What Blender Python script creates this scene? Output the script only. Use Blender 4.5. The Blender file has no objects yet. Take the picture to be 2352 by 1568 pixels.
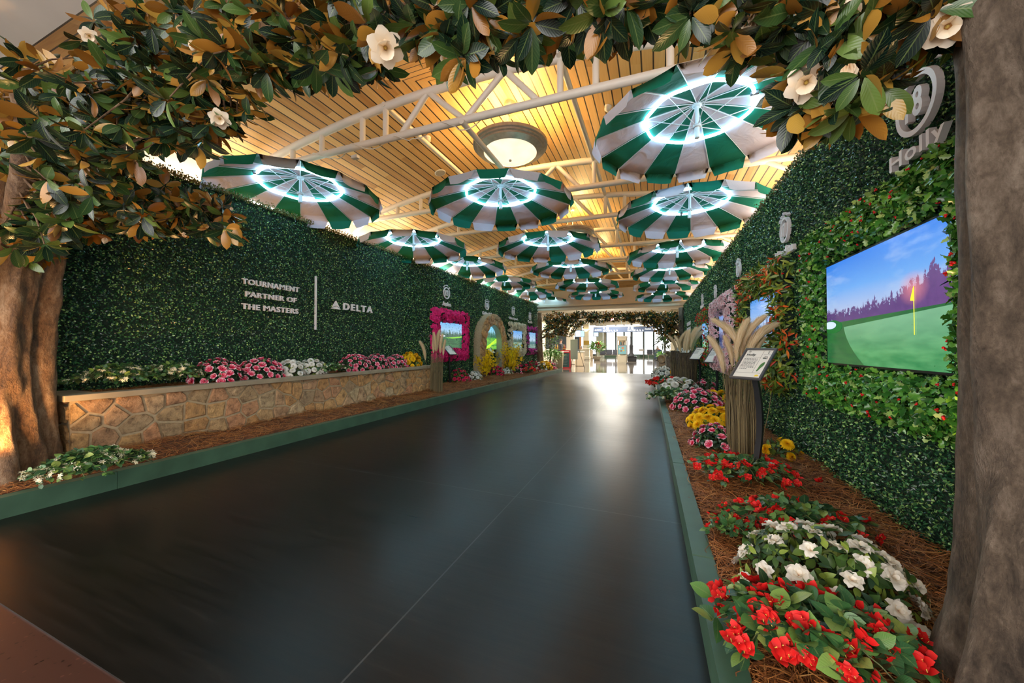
import bpy, math, random
import numpy as np
from mathutils import Vector, Matrix

rng = np.random.default_rng(7)
random.seed(7)
PI = math.pi
SC = bpy.context.scene
COL = SC.collection

# ------------------------------------------------------------------ camera, world, exposure
F_PX = 830.0
YAW = math.radians(21.62)          # camera turned to the left of the corridor axis (+Y)
PITCH = math.radians(0.9)
EYE = np.array([0.0, 0.0, 1.2])
cam_d = bpy.data.cameras.new('camera')
cam_d.sensor_width = 36.0
cam_d.lens = F_PX * 36.0 / 2352.0
cam_d.clip_start = 0.02
cam_d.clip_end = 300
cam = bpy.data.objects.new('camera', cam_d)
COL.objects.link(cam)
cam.location = EYE
cam.rotation_euler = (PI / 2 + PITCH, 0, YAW)
SC.camera = cam

SC.view_settings.view_transform = 'Standard'
SC.view_settings.look = 'None'
SC.view_settings.gamma = 1.0
SC.view_settings.use_curve_mapping = False
SC.view_settings.exposure = 1.82

world = bpy.data.worlds.new('world')
SC.world = world
world.use_nodes = True
wn = world.node_tree.nodes
wn['Background'].inputs[0].default_value = (1.0, 0.96, 0.92, 1)
wn['Background'].inputs[1].default_value = 1.6

def lamp(name, kind, loc, power, color, size=0.2, target=None, spot=None, blend=0.6):
    l = bpy.data.lights.new(name, kind)
    l.energy = power
    l.color = color
    if kind == 'AREA':
        l.size = size
    else:
        l.shadow_soft_size = size
    if spot:
        l.spot_size = math.radians(spot)
        l.spot_blend = blend
    o = bpy.data.objects.new(name, l)
    COL.objects.link(o)
    o.location = loc
    if target is not None:
        d = Vector(target) - Vector(loc)
        o.rotation_euler = d.to_track_quat('-Z', 'Y').to_euler()
    return o

WARM = (1.0, 0.62, 0.26)
# landscape uplights in the beds at the feet of the two near trees
lamp('uplight', 'SPOT', (-4.42, 0.98, 0.42), 30, (1.0, 0.52, 0.18), 0.06, (-5.0, 1.2, 1.5), 140)
lamp('uplight', 'SPOT', (-5.2, 2.1, 0.95), 42, (1.0, 0.55, 0.2), 0.06, (-4.3, 2.0, 2.4), 115)
lamp('uplight', 'SPOT', (1.15, 1.85, 0.4), 16, (1.0, 0.6, 0.25), 0.08, (0.5, 1.6, 3.0), 100)
# added fill lights for the ceiling, out of sight on the two hedge tops
for cx_, cz_ in ((-5.78, 3.42), (1.62, 3.12)):
    o_ = lamp('fill_strip', 'AREA', (cx_, 9.9, cz_), 60, (1.0, 0.80, 0.55), 0.12)
    o_.data.shape = 'RECTANGLE'; o_.data.size = 0.14; o_.data.size_y = 14.8
    o_.rotation_euler = (PI, 0, 0)

# ------------------------------------------------------------------ picture -> place
_f = np.array([-math.sin(YAW) * math.cos(PITCH), math.cos(YAW) * math.cos(PITCH), math.sin(PITCH)])
_r = np.array([math.cos(YAW), math.sin(YAW), 0.0])
_u = np.cross(_r, _f)

def ray(px, py):
    return _f * F_PX + _r * (px - 1176.0) + _u * (784.0 - py)

def gz(px, py, z=0.0):
    d = ray(px, py)
    return EYE + d * ((z - EYE[2]) / d[2])

def gy(px, py, y):
    d = ray(px, py)
    return EYE + d * ((y - EYE[1]) / d[1])

XL = -5.52                         # face of the hedge on the left wall
def wl(px, py, x=XL):
    d = ray(px, py)
    return EYE + d * ((x - EYE[0]) / d[0])

RA, RB = np.array([1.36, 0.0]), np.array([1.19, 17.5])     # right wall, seen from above
_rd = (RB - RA) / np.linalg.norm(RB - RA)
_rn = np.array([-_rd[1], _rd[0]])                            # towards the path
def xr(y):
    return RA[0] + (RB[0] - RA[0]) * (y - RA[1]) / (RB[1] - RA[1])
def wr(px, py, off=0.0):
    d = ray(px, py)
    p0 = RA + _rn * off
    t = np.dot(p0 - EYE[:2], _rn) / np.dot(d[:2], _rn)
    return EYE + d * t

def depth(p):
    return float(np.dot(np.asarray(p) - EYE, _f))

# ------------------------------------------------------------------ materials
def new_mat(name):
    m = bpy.data.materials.new(name)
    m.use_nodes = True
    nt = m.node_tree
    return m, nt, nt.nodes['Principled BSDF']

def N(nt, kind, **kw):
    n = nt.nodes.new(kind)
    for k, v in kw.items():
        setattr(n, k, v)
    return n

def ramp(nt, fac, stops, interp='LINEAR'):
    r = N(nt, 'ShaderNodeValToRGB')
    r.color_ramp.interpolation = interp
    e = r.color_ramp.elements
    while len(e) < len(stops):
        e.new(0.5)
    for i, (p, c) in enumerate(stops):
        e[i].position = p
        e[i].color = (*c, 1)
    if fac is not None:
        nt.links.new(fac, r.inputs[0])
    return r

def mth(nt, op, a, b=None, c=None):
    n = N(nt, 'ShaderNodeMath', operation=op)
    for i, v in enumerate((a, b, c)):
        if v is None:
            continue
        if isinstance(v, (int, float)):
            n.inputs[i].default_value = v
        else:
            nt.links.new(v, n.inputs[i])
    return n.outputs[0]

def mixc(nt, fac, a, b, mode='MIX'):
    n = N(nt, 'ShaderNodeMix', data_type='RGBA', blend_type=mode)
    for i, v in ((0, fac), (6, a), (7, b)):
        if isinstance(v, (int, float)):
            n.inputs[i].default_value = v
        elif isinstance(v, tuple):
            n.inputs[i].default_value = (*v, 1)
        else:
            nt.links.new(v, n.inputs[i])
    return n.outputs[2]

def set_spec(b, v):
    b.inputs['Specular IOR Level'].default_value = v

def plain(name, col, rough=0.5, metal=0.0, spec=0.5, noise=0.0, nscale=8.0, bump=0.0):
    m, nt, b = new_mat(name)
    b.inputs['Base Color'].default_value = (*col, 1)
    b.inputs['Roughness'].default_value = rough
    b.inputs['Metallic'].default_value = metal
    set_spec(b, spec)
    if noise > 0 or bump > 0:
        tc = N(nt, 'ShaderNodeTexCoord')
        n = N(nt, 'ShaderNodeTexNoise')
        n.inputs['Scale'].default_value = nscale
        n.inputs['Detail'].default_value = 5
        nt.links.new(tc.outputs['Object'], n.inputs['Vector'])
        if noise > 0:
            lo = tuple(max(0, c * (1 - noise)) for c in col)
            hi = tuple(min(1, c * (1 + noise)) for c in col)
            r = ramp(nt, n.outputs[0], [(0.3, lo), (0.7, hi)])
            nt.links.new(r.outputs[0], b.inputs['Base Color'])
        if bump > 0:
            bp = N(nt, 'ShaderNodeBump')
            bp.inputs['Strength'].default_value = bump
            bp.inputs['Distance'].default_value = 0.01
            nt.links.new(n.outputs[0], bp.inputs['Height'])
            nt.links.new(bp.outputs[0], b.inputs['Normal'])
    return m

def emit(name, col, strength):
    m, nt, b = new_mat(name)
    b.inputs['Base Color'].default_value = (*[min(c, 0.9) for c in col], 1)
    b.inputs['Emission Color'].default_value = (*col, 1)
    b.inputs['Emission Strength'].default_value = strength
    return m

def leafy(name, stops, under=None, rough=0.35, spec=0.5, vein=False, trans=0.0):
    """leaf colour differs leaf by leaf; the underside may have a colour of its own"""
    m, nt, b = new_mat(name)
    g = N(nt, 'ShaderNodeNewGeometry')
    r = ramp(nt, g.outputs['Random Per Island'], stops)
    c = r.outputs[0]
    if vein:
        uv = N(nt, 'ShaderNodeUVMap')
        sx = N(nt, 'ShaderNodeSeparateXYZ')
        nt.links.new(uv.outputs[0], sx.inputs[0])
        d = mth(nt, 'ABSOLUTE', mth(nt, 'SUBTRACT', sx.outputs[0], 0.5))
        mid = mth(nt, 'LESS_THAN', d, 0.035)
        w = mth(nt, 'SINE', mth(nt, 'MULTIPLY', mth(nt, 'SUBTRACT', sx.outputs[1], mth(nt, 'MULTIPLY', d, 0.55)), 62.0))
        sv = mth(nt, 'MULTIPLY', mth(nt, 'GREATER_THAN', w, 0.86), 0.16)
        c = mixc(nt, mth(nt, 'MAXIMUM', mth(nt, 'MULTIPLY', mid, 0.6), sv), c, (0.16, 0.22, 0.07))
        bp = N(nt, 'ShaderNodeBump')
        bp.inputs['Strength'].default_value = 0.07
        bp.inputs['Distance'].default_value = 0.003
        nt.links.new(w, bp.inputs['Height'])
        nt.links.new(bp.outputs[0], b.inputs['Normal'])
    if under:
        ru = ramp(nt, g.outputs['Random Per Island'], under)
        c = mixc(nt, g.outputs['Backfacing'], c, ru.outputs[0])
    nt.links.new(c, b.inputs['Base Color'])
    b.inputs['Roughness'].default_value = rough
    set_spec(b, spec)
    if trans > 0:
        t = N(nt, 'ShaderNodeBsdfTranslucent')
        nt.links.new(c, t.inputs[0])
        mx = N(nt, 'ShaderNodeMixShader')
        mx.inputs[0].default_value = trans
        out = nt.nodes['Material Output']
        nt.links.new(b.outputs[0], mx.inputs[1])
        nt.links.new(t.outputs[0], mx.inputs[2])
        nt.links.new(mx.outputs[0], out.inputs[0])
    return m

def petal(name, stops, jitter=0.12, rough=0.55, trans=0.25):
    """petal colour runs from the heart (v=0) to the rim (v=1)"""
    m, nt, b = new_mat(name)
    uv = N(nt, 'ShaderNodeUVMap')
    sx = N(nt, 'ShaderNodeSeparateXYZ')
    nt.links.new(uv.outputs[0], sx.inputs[0])
    g = N(nt, 'ShaderNodeNewGeometry')
    v = mth(nt, 'ADD', sx.outputs[1], mth(nt, 'MULTIPLY', mth(nt, 'SUBTRACT', g.outputs['Random Per Island'], 0.5), jitter))
    r = ramp(nt, v, stops)
    nt.links.new(r.outputs[0], b.inputs['Base Color'])
    b.inputs['Roughness'].default_value = rough
    set_spec(b, 0.3)
    t = N(nt, 'ShaderNodeBsdfTranslucent')
    nt.links.new(r.outputs[0], t.inputs[0])
    mx = N(nt, 'ShaderNodeMixShader')
    mx.inputs[0].default_value = trans
    nt.links.new(b.outputs[0], mx.inputs[1])
    nt.links.new(t.outputs[0], mx.inputs[2])
    nt.links.new(mx.outputs[0], nt.nodes['Material Output'].inputs[0])
    return m

# ------------------------------------------------------------------ mesh building
class Geo:
    def __init__(s):
        s.V, s.L, s.S, s.M, s.U, s.K = [], [], [], [], [], []
        s.n = 0

    def add(s, V, F, mat=0, uv=None, smooth=True):
        V = np.asarray(V, float).reshape(-1, 3)
        sizes = np.array([len(f) for f in F], np.int32)
        loops = np.concatenate([np.asarray(f, np.int64) for f in F])
        mats = np.full(len(F), mat, np.int32) if np.isscalar(mat) else np.asarray(mat, np.int32)
        s.raw(V, loops, sizes, mats, np.zeros((len(V), 2)) if uv is None else np.asarray(uv, float), np.full(len(F), smooth, bool))
        return s

    def raw(s, V, loops, sizes, mats, uv, smooth):
        s.V.append(V); s.L.append(loops + s.n); s.S.append(sizes); s.M.append(mats); s.U.append(uv); s.K.append(smooth)
        s.n += len(V)

    def pack(s):
        return (np.concatenate(s.V), np.concatenate(s.L), np.concatenate(s.S), np.concatenate(s.M), np.concatenate(s.U), np.concatenate(s.K))

    def scatter(s, tpl, R, S, T, mat=None):
        """copies of a template: R (n,3,3), S (n,) or (n,3), T (n,3)"""
        V, L, Z, M, U, K = tpl.pack()
        n = len(T)
        if n == 0:
            return s
        S = np.asarray(S, float)
        S = np.repeat(S[:, None], 3, 1) if S.ndim == 1 else S
        W = np.einsum('nij,nkj->nki', R, V[None] * S[:, None, :]) + np.asarray(T)[:, None, :]
        k = len(V)
        LL = (L[None, :] + (np.arange(n) * k)[:, None]).ravel()
        mm = np.tile(M, n) if mat is None else np.full(len(M) * n, mat, np.int32)
        s.raw(W.reshape(-1, 3), LL, np.tile(Z, n), mm, np.tile(U, (n, 1)), np.tile(K, n))
        return s

    def xf(s, R=None, t=None, sc=1.0):
        R = np.eye(3) if R is None else np.asarray(R, float)
        t = np.zeros(3) if t is None else np.asarray(t, float)
        s.V = [(v * sc) @ R.T + t for v in s.V]
        return s

    def join(s, o, mat=None):
        V, L, Z, M, U, K = o.pack()
        s.raw(V, L, Z, M if mat is None else np.full(len(M), mat, np.int32), U, K)
        return s

    # ---- shapes
    def box(s, lo, hi, mat=0, bevel=0.0):
        lo, hi = np.minimum(lo, hi), np.maximum(lo, hi)
        if bevel <= 0:
            V = [[(lo, hi)[i][0], (lo, hi)[j][1], (lo, hi)[k][2]] for k in (0, 1) for j in (0, 1) for i in (0, 1)]
            Fc = [(0, 2, 3, 1), (4, 5, 7, 6), (0, 1, 5, 4), (2, 6, 7, 3), (0, 4, 6, 2), (1, 3, 7, 5)]
            return s.add(V, Fc, mat, smooth=False)
        b = min(bevel, *((hi - lo) * 0.45))
        V, Fc, idx = [], [], {}
        for i in (0, 1):
            for j in (0, 1):
                for k in (0, 1):
                    c = np.array([(lo, hi)[i][0], (lo, hi)[j][1], (lo, hi)[k][2]])
                    sg = np.array([1 - 2 * i, 1 - 2 * j, 1 - 2 * k])
                    for a in range(3):
                        p = c + sg * b
                        p[a] = c[a]
                        idx[(i, j, k, a)] = len(V)
                        V.append(p)
        def q(*ks):
            Fc.append(tuple(idx[k] for k in ks))
        for e in (0, 1):
            q((e, 0, 0, 0), (e, 1, 0, 0), (e, 1, 1, 0), (e, 0, 1, 0))
            q((0, e, 0, 1), (1, e, 0, 1), (1, e, 1, 1), (0, e, 1, 1))
            q((0, 0, e, 2), (1, 0, e, 2), (1, 1, e, 2), (0, 1, e, 2))
            for f in (0, 1):
                q((0, e, f, 1), (1, e, f, 1), (1, e, f, 2), (0, e, f, 2))
                q((e, 0, f, 0), (e, 1, f, 0), (e, 1, f, 2), (e, 0, f, 2))
                q((e, f, 0, 0), (e, f, 1, 0), (e, f, 1, 1), (e, f, 0, 1))
        for i in (0, 1):
            for j in (0, 1):
                for k in (0, 1):
                    q((i, j, k, 0), (i, j, k, 1), (i, j, k, 2))
        V = np.array(V)
        ctr = (lo + hi) / 2
        out = []
        for f in Fc:
            P = V[list(f)]
            nrm = np.cross(P[1] - P[0], P[2] - P[0])
            out.append(f if np.dot(nrm, P.mean(0) - ctr) > 0 else f[::-1])
        return s.add(V, out, mat, smooth=False)

    def tube(s, pts, r, seg=10, mat=0, caps=True, closed=False, smooth=True):
        P = np.asarray(pts, float)
        n = len(P)
        r = np.full(n, r) if np.isscalar(r) else np.asarray(r, float)
        if closed:
            tan = np.roll(P, -1, 0) - np.roll(P, 1, 0)
        else:
            tan = np.gradient(P, axis=0)
        tan /= np.linalg.norm(tan, axis=1)[:, None] + 1e-12
        ref = np.array([0, 0, 1.0]) if abs(tan[0][2]) < 0.9 else np.array([1.0, 0, 0])
        a = np.cross(tan[0], ref); a /= np.linalg.norm(a)
        ang = np.linspace(0, 2 * PI, seg, endpoint=False)
        V, uv = [], []
        for i in range(n):
            a = a - tan[i] * np.dot(a, tan[i]); a /= np.linalg.norm(a)
            b = np.cross(tan[i], a)
            V.append(P[i] + r[i] * (np.cos(ang)[:, None] * a + np.sin(ang)[:, None] * b))
            uv += [(k / seg, i / max(1, n - 1)) for k in range(seg)]
        V = np.concatenate(V)
        Fc = []
        for i in range(n if closed else n - 1):
            i2 = (i + 1) % n
            for k in range(seg):
                k2 = (k + 1) % seg
                Fc.append((i * seg + k, i * seg + k2, i2 * seg + k2, i2 * seg + k))
        s.add(V, Fc, mat, uv, smooth)
        if caps and not closed:
            s.add(V[:seg], [tuple(range(seg))[::-1]], mat, smooth=False)
            s.add(V[-seg:], [tuple(range(seg))], mat, smooth=False)
        return s

    def lathe(s, prof, seg=32, mat=0, c=(0, 0, 0), smooth=True, cap=False):
        prof = np.asarray(prof, float)
        ang = np.linspace(0, 2 * PI, seg, endpoint=False)
        V = np.concatenate([np.stack([p[0] * np.cos(ang), p[0] * np.sin(ang), np.full(seg, p[1])], 1) for p in prof]) + np.asarray(c)
        Fc = []
        for i in range(len(prof) - 1):
            for k in range(seg):
                k2 = (k + 1) % seg
                Fc.append((i * seg + k, i * seg + k2, (i + 1) * seg + k2, (i + 1) * seg + k))
        s.add(V, Fc, mat, smooth=smooth)
        if cap:
            s.add(V[:seg], [tuple(range(seg))[::-1]], mat, smooth=False)
            s.add(V[-seg:], [tuple(range(seg))], mat, smooth=False)
        return s

    def prism(s, poly, z0, z1, mat=0, inset=0.0):
        """polygon in XY (counter-clockwise) raised from z0 to z1, its top drawn in by inset"""
        P = np.asarray(poly, float)
        n = len(P)
        c = P.mean(0)
        Q = P if inset == 0 else c + (P - c) * (1 - inset / (np.linalg.norm(P - c, axis=1)[:, None] + 1e-9))
        V = np.concatenate([np.c_[P, np.full(n, z0)], np.c_[Q, np.full(n, z1)]])
        Fc = [tuple(range(n, 2 * n)), tuple(range(n))[::-1]] + [(i, (i + 1) % n, n + (i + 1) % n, n + i) for i in range(n)]
        return s.add(V, Fc, mat, np.concatenate([P, Q]), smooth=False)

    def quad(s, a, b, c, d, mat=0, uv=((0, 0), (1, 0), (1, 1), (0, 1))):
        return s.add([a, b, c, d], [(0, 1, 2, 3)], mat, uv, False)

    def mesh(s, name, mats):
        V, L, Z, M, U, K = s.pack()
        me = bpy.data.meshes.new(name)
        me.vertices.add(len(V)); me.vertices.foreach_set('co', V.astype(np.float32).ravel())
        me.loops.add(len(L)); me.loops.foreach_set('vertex_index', L.astype(np.int32))
        me.polygons.add(len(Z))
        st = np.concatenate([[0], np.cumsum(Z)[:-1]]).astype(np.int32)
        me.polygons.foreach_set('loop_start', st)
        me.polygons.foreach_set('material_index', M.astype(np.int32))
        me.polygons.foreach_set('use_smooth', K)
        ul = me.uv_layers.new(name='UVMap')
        ul.data.foreach_set('uv', U[L].astype(np.float32).ravel())
        for m in (mats if isinstance(mats, (list, tuple)) else [mats]):
            me.materials.append(m)
        me.update(calc_edges=True)
        return me

def obj(name, geo, mats, parent=None, loc=None, world=True):
    """one mesh object; under a parent the geometry is given in the place's coordinates unless world=False"""
    if parent is not None and world and isinstance(geo, Geo):
        geo.xf(t=-np.array(parent.location))
    me = geo.mesh(name, mats) if isinstance(geo, Geo) else geo
    o = bpy.data.objects.new(name, me)
    COL.objects.link(o)
    if parent is not None:
        o.parent = parent
    if loc is not None:
        o.location = loc
    return o

def tag(o, label=None, cat=None, group=None, kind=None):
    if label: o['label'] = label
    if cat: o['category'] = cat
    if group: o['group'] = group
    if kind: o['kind'] = kind
    return o

def thing(name, label, cat, loc=(0, 0, 0), group=None, rz=0.0):
    o = bpy.data.objects.new(name, None)
    o.empty_display_size = 0.1
    COL.objects.link(o)
    o.location = [float(v) for v in loc]
    o.rotation_euler = (0, 0, rz)
    return tag(o, label, cat, group)

def child(name, me, parent, loc, R=None, sc=1.0):
    o = bpy.data.objects.new(name, me)
    COL.objects.link(o)
    o.parent = parent
    m = Matrix(np.asarray(R, float).tolist()).to_4x4() if R is not None else Matrix.Identity(4)
    o.matrix_local = Matrix.Translation([float(v) for v in loc]) @ m @ Matrix.Scale(float(sc), 4)
    return o

def copy_tree(o, parent=None):
    c = o.copy(); COL.objects.link(c)
    if parent is not None:
        c.parent = parent
        c.matrix_parent_inverse = o.matrix_parent_inverse.copy()
    for ch in [q for q in o.children]:
        copy_tree(ch, c)
    return c

def under(part, *subs):
    """sub-parts of a part (the part sits at its thing's origin)"""
    for q in subs: q.parent = part

def struct(name, geo, mats):
    return tag(obj(name, geo, mats), kind='structure')

def frames(d, n):
    d = np.asarray(d, float); d = d / (np.linalg.norm(d, axis=-1, keepdims=True) + 1e-12)
    n = np.asarray(n, float)
    z = n - d * (n * d).sum(-1, keepdims=True)
    z = z / (np.linalg.norm(z, axis=-1, keepdims=True) + 1e-12)
    x = np.cross(d, z)
    return np.stack([x, d, z], -1)

def unit(v):
    v = np.asarray(v, float)
    return v / (np.linalg.norm(v, axis=-1, keepdims=True) + 1e-12)

def rdir(n):
    return unit(rng.normal(size=(n, 3)))

def rotz(a):
    return np.array([[math.cos(a), -math.sin(a), 0], [math.sin(a), math.cos(a), 0], [0, 0, 1]])

_TXT = {}
def text_geo(s, size=1.0, depth_=0.02, bold=0.0, align='CENTER', spacing=1.0):
    key = (s, size, depth_, bold, align, spacing)
    if key not in _TXT:
        c = bpy.data.curves.new('lettering', 'FONT')
        c.body = s; c.size = size; c.extrude = depth_; c.offset = bold
        c.align_x = align; c.space_character = spacing; c.resolution_u = 3
        o = bpy.data.objects.new('lettering', c)
        COL.objects.link(o)
        dg = bpy.context.evaluated_depsgraph_get()
        me = bpy.data.meshes.new_from_object(o.evaluated_get(dg))
        n = len(me.vertices)
        V = np.empty(n * 3); me.vertices.foreach_get('co', V); V = V.reshape(-1, 3)
        Fc = [tuple(p.vertices) for p in me.polygons]
        bpy.data.objects.remove(o); bpy.data.curves.remove(c); bpy.data.meshes.remove(me)
        _TXT[key] = (V, Fc)
    V, Fc = _TXT[key]
    return Geo().add(V.copy(), Fc, 0, smooth=False)

LW = np.array([[0, 0, 1], [1, 0, 0], [0, 1, 0]], float)                       # sign on the left wall
RW = np.stack([[-_rd[0], -_rd[1], 0], [0, 0, 1], [_rn[0], _rn[1], 0]], -1)     # sign on the right wall
FW = np.array([[1, 0, 0], [0, 0, -1], [0, 1, 0]], float)                      # sign facing the camera's side (-Y)

def ring_band(r0, r1, d, seg=48):
    g = Geo()
    g.lathe([(r0, 0), (r1, 0), (r1, d), (r0, d), (r0, 0)], seg, smooth=False)
    return g

def voronoi(w, h, nx, ny, jit=0.42, gap=0.012, seed=1):
    """irregular stones: cells of a jittered grid, clipped to w x h and drawn in by the mortar joint"""
    R = np.random.default_rng(seed)
    pts = []
    for j in range(-1, ny + 1):
        for i in range(-1, nx + 1):
            pts.append(((i + 0.5 + (0.5 if j % 2 else 0) * 0.6 + R.uniform(-jit, jit)) * w / nx, (j + 0.5 + R.uniform(-jit, jit)) * h / ny))
    pts = np.array(pts)
    cells = []
    for p in pts:
        poly = [np.array(q) for q in ((0, 0), (w, 0), (w, h), (0, h))]
        d2 = ((pts - p) ** 2).sum(1)
        for k in np.argsort(d2)[1:22]:
            q = pts[k]
            nrm = (q - p) / np.linalg.norm(q - p)
            mid = (p + q) / 2 - nrm * gap / 2
            new = []
            for a, b in zip(poly, poly[1:] + poly[:1]):
                da, db = np.dot(a - mid, nrm), np.dot(b - mid, nrm)
                if da <= 0: new.append(a)
                if da * db < 0: new.append(a + (b - a) * da / (da - db))
            poly = new
            if len(poly) < 3: break
        if len(poly) >= 3:
            P = np.array(poly)
            x, y = P[:, 0], P[:, 1]
            if abs((x * np.roll(y, -1) - y * np.roll(x, -1)).sum()) / 2 > 1e-3:
                cells.append(P)
    return cells

# ------------------------------------------------------------------ leaf and petal templates (unit length along +Y, face up +Z)
def leaf_tpl(w=0.4, n=5, fold=0.15, droop=0.15, shape=(0.0, 0.7, 1.0, 0.9, 0.55, 0.02), spine=0.0):
    g = Geo()
    V, U, Fc = [], [], []
    for i in range(n + 1):
        t = i / n
        hw = w / 2 * np.interp(t, np.linspace(0, 1, len(shape)), shape)
        if spine and 0 < i < n:
            hw *= 1 + (spine if i % 2 else -spine)
        z = -droop * t * t
        V += [(-hw, t, z + fold * hw), (0, t, z), (hw, t, z + fold * hw)]
        U += [(0, t), (0.5, t), (1, t)]
    for i in range(n):
        a = i * 3
        Fc += [(a, a + 1, a + 4, a + 3), (a + 1, a + 2, a + 5, a + 4)]
    return g.add(V, Fc, 0, U)

BOX_LEAF = Geo().add([(0, 0, 0), (0.32, 0.5, 0.08), (0, 1, 0), (-0.32, 0.5, 0.08)], [(0, 1, 2), (0, 2, 3)], 0, [(0.5, 0), (1, 0.5), (0.5, 1), (0, 0.5)], False)
LEAF_S = leaf_tpl(0.55, 3, 0.2, 0.15, (0.05, 0.9, 1.0, 0.02))
LEAF_M = leaf_tpl(0.5, 5, 0.18, 0.25)
LEAF_N = leaf_tpl(0.26, 4, 0.2, 0.2, (0.05, 0.8, 1.0, 0.6, 0.02))
MAG_LEAF = leaf_tpl(0.43, 7, 0.22, 0.22, (0.03, 0.55, 0.9, 1.0, 0.97, 0.75, 0.02))
LEAF_R = leaf_tpl(0.74, 5, 0.14, 0.2, (0.12, 0.8, 1.0, 0.93, 0.6, 0.02))
HOLLY_LEAF = leaf_tpl(0.6, 6, 0.35, 0.15, (0.1, 0.8, 1.0, 0.95, 0.7, 0.02), 0.28)

def petal_whorl(n, L, w, tilt, cup=0.25, ruffle=0.0, phase=0.0, seg=4, z=0.0, g=None, shape=(0.2, 0.7, 1.0, 0.9, 0.35), mat=0):
    """n petals round +Z; tilt = angle above the horizontal"""
    g = g or Geo()
    for k in range(n):
        a = 2 * PI * k / n + phase
        ca, sa = math.cos(a), math.sin(a)
        V, U, Fc = [], [], []
        for i in range(seg + 1):
            t = i / seg
            hw = w / 2 * np.interp(t, np.linspace(0, 1, len(shape)), shape)
            el = tilt - cup * t * 1.6
            rr = L * t * math.cos(tilt - cup * t * 0.8)
            zz = z + L * t * math.sin(el)
            for q, s_ in ((0, -1), (1, 0), (2, 1)):
                rz = ruffle * L * math.sin(5.0 * t + k * 1.7 + q * 2.1) * t
                x, y = rr, s_ * hw
                V.append((x * ca - y * sa, x * sa + y * ca, zz + rz + abs(s_) * 0.12 * hw))
                U.append((q / 2, t))
        for i in range(seg):
            b = i * 3
            Fc += [(b, b + 3, b + 4, b + 1), (b + 1, b + 4, b + 5, b + 2)]
        g.add(V, Fc, mat, U)
    return g

# ================================================================== THE SETTING
def floor_mat():
    m, nt, b = new_mat('dark vinyl')
    tc = N(nt, 'ShaderNodeTexCoord')
    mp = N(nt, 'ShaderNodeMapping')
    mp.inputs['Rotation'].default_value = (0, 0, 0.35)
    mp.inputs['Scale'].default_value = (0.6, 9.0, 1)
    nt.links.new(tc.outputs['Object'], mp.inputs[0])
    n = N(nt, 'ShaderNodeTexNoise'); n.inputs['Scale'].default_value = 2.5; n.inputs['Detail'].default_value = 8; n.inputs['Roughness'].default_value = 0.7
    nt.links.new(mp.outputs[0], n.inputs['Vector'])
    n2 = N(nt, 'ShaderNodeTexNoise'); n2.inputs['Scale'].default_value = 0.7; n2.inputs['Detail'].default_value = 3
    nt.links.new(tc.outputs['Object'], n2.inputs['Vector'])
    v = N(nt, 'ShaderNodeTexVoronoi'); v.inputs['Scale'].default_value = 5.0
    nt.links.new(mp.outputs[0], v.inputs['Vector'])
    spk = mth(nt, 'LESS_THAN', v.outputs['Distance'], 0.025)
    sx = N(nt, 'ShaderNodeSeparateXYZ'); nt.links.new(tc.outputs['Object'], sx.inputs[0])
    # welded seams between the sheets
    s1 = mth(nt, 'LESS_THAN', mth(nt, 'ABSOLUTE', mth(nt, 'SUBTRACT', mth(nt, 'FRACT', mth(nt, 'DIVIDE', mth(nt, 'ADD', sx.outputs[1], 0.35), 2.05)), 0.5)), 0.0018)
    s2 = mth(nt, 'LESS_THAN', mth(nt, 'ABSOLUTE', mth(nt, 'ADD', sx.outputs[0], 1.05)), 0.004)
    seam = mth(nt, 'MAXIMUM', s1, s2)
    c = ramp(nt, n.outputs[0], [(0.35, (0.0035, 0.0033, 0.003)), (0.62, (0.0095, 0.008, 0.0068)), (0.8, (0.025, 0.022, 0.019))]).outputs[0]
    c = mixc(nt, mth(nt, 'MULTIPLY', mth(nt, 'MAXIMUM', seam, spk), 0.35), c, (0.12, 0.12, 0.12))
    nt.links.new(c, b.inputs['Base Color'])
    r = mth(nt, 'ADD', mth(nt, 'MULTIPLY', n.outputs[0], 0.14), mth(nt, 'MULTIPLY', n2.outputs[0], 0.16))
    nt.links.new(mth(nt, 'ADD', r, 0.17), b.inputs['Roughness'])
    set_spec(b, 0.32)
    bp = N(nt, 'ShaderNodeBump'); bp.inputs['Strength'].default_value = 0.06; bp.inputs['Distance'].default_value = 0.01
    nt.links.new(n.outputs[0], bp.inputs['Height']); nt.links.new(bp.outputs[0], b.inputs['Normal'])
    return m

def terrazzo_mat(name, base, gloss):
    m, nt, b = new_mat(name)
    tc = N(nt, 'ShaderNodeTexCoord')
    v = N(nt, 'ShaderNodeTexVoronoi'); v.inputs['Scale'].default_value = 70
    nt.links.new(tc.outputs['Object'], v.inputs['Vector'])
    r = ramp(nt, v.outputs['Color'], [(0.0, tuple(c * 0.15 for c in base)), (0.12, tuple(c * 0.2 for c in base)), (0.2, base), (0.85, base), (0.92, tuple(min(1, c * 1.9) for c in base))])
    edge = mth(nt, 'GREATER_THAN', v.outputs['Distance'], 0.4)
    nt.links.new(mixc(nt, edge, r.outputs[0], base), b.inputs['Base Color'])
    b.inputs['Roughness'].default_value = gloss
    return m

M_VINYL = floor_mat()
M_TERR = terrazzo_mat('brown terrazzo', (0.06, 0.024, 0.017), 0.3)
M_TERR2 = terrazzo_mat('polished grey terrazzo', (0.16, 0.135, 0.11), 0.07)
M_WALL = plain('white painted wall', (0.62, 0.58, 0.53), 0.7, noise=0.04, nscale=3)
M_CREAM = plain('cream paint', (0.62, 0.55, 0.42), 0.6, noise=0.05, nscale=2)
M_STEELW = plain('white enamel', (0.72, 0.68, 0.62), 0.4)

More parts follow.
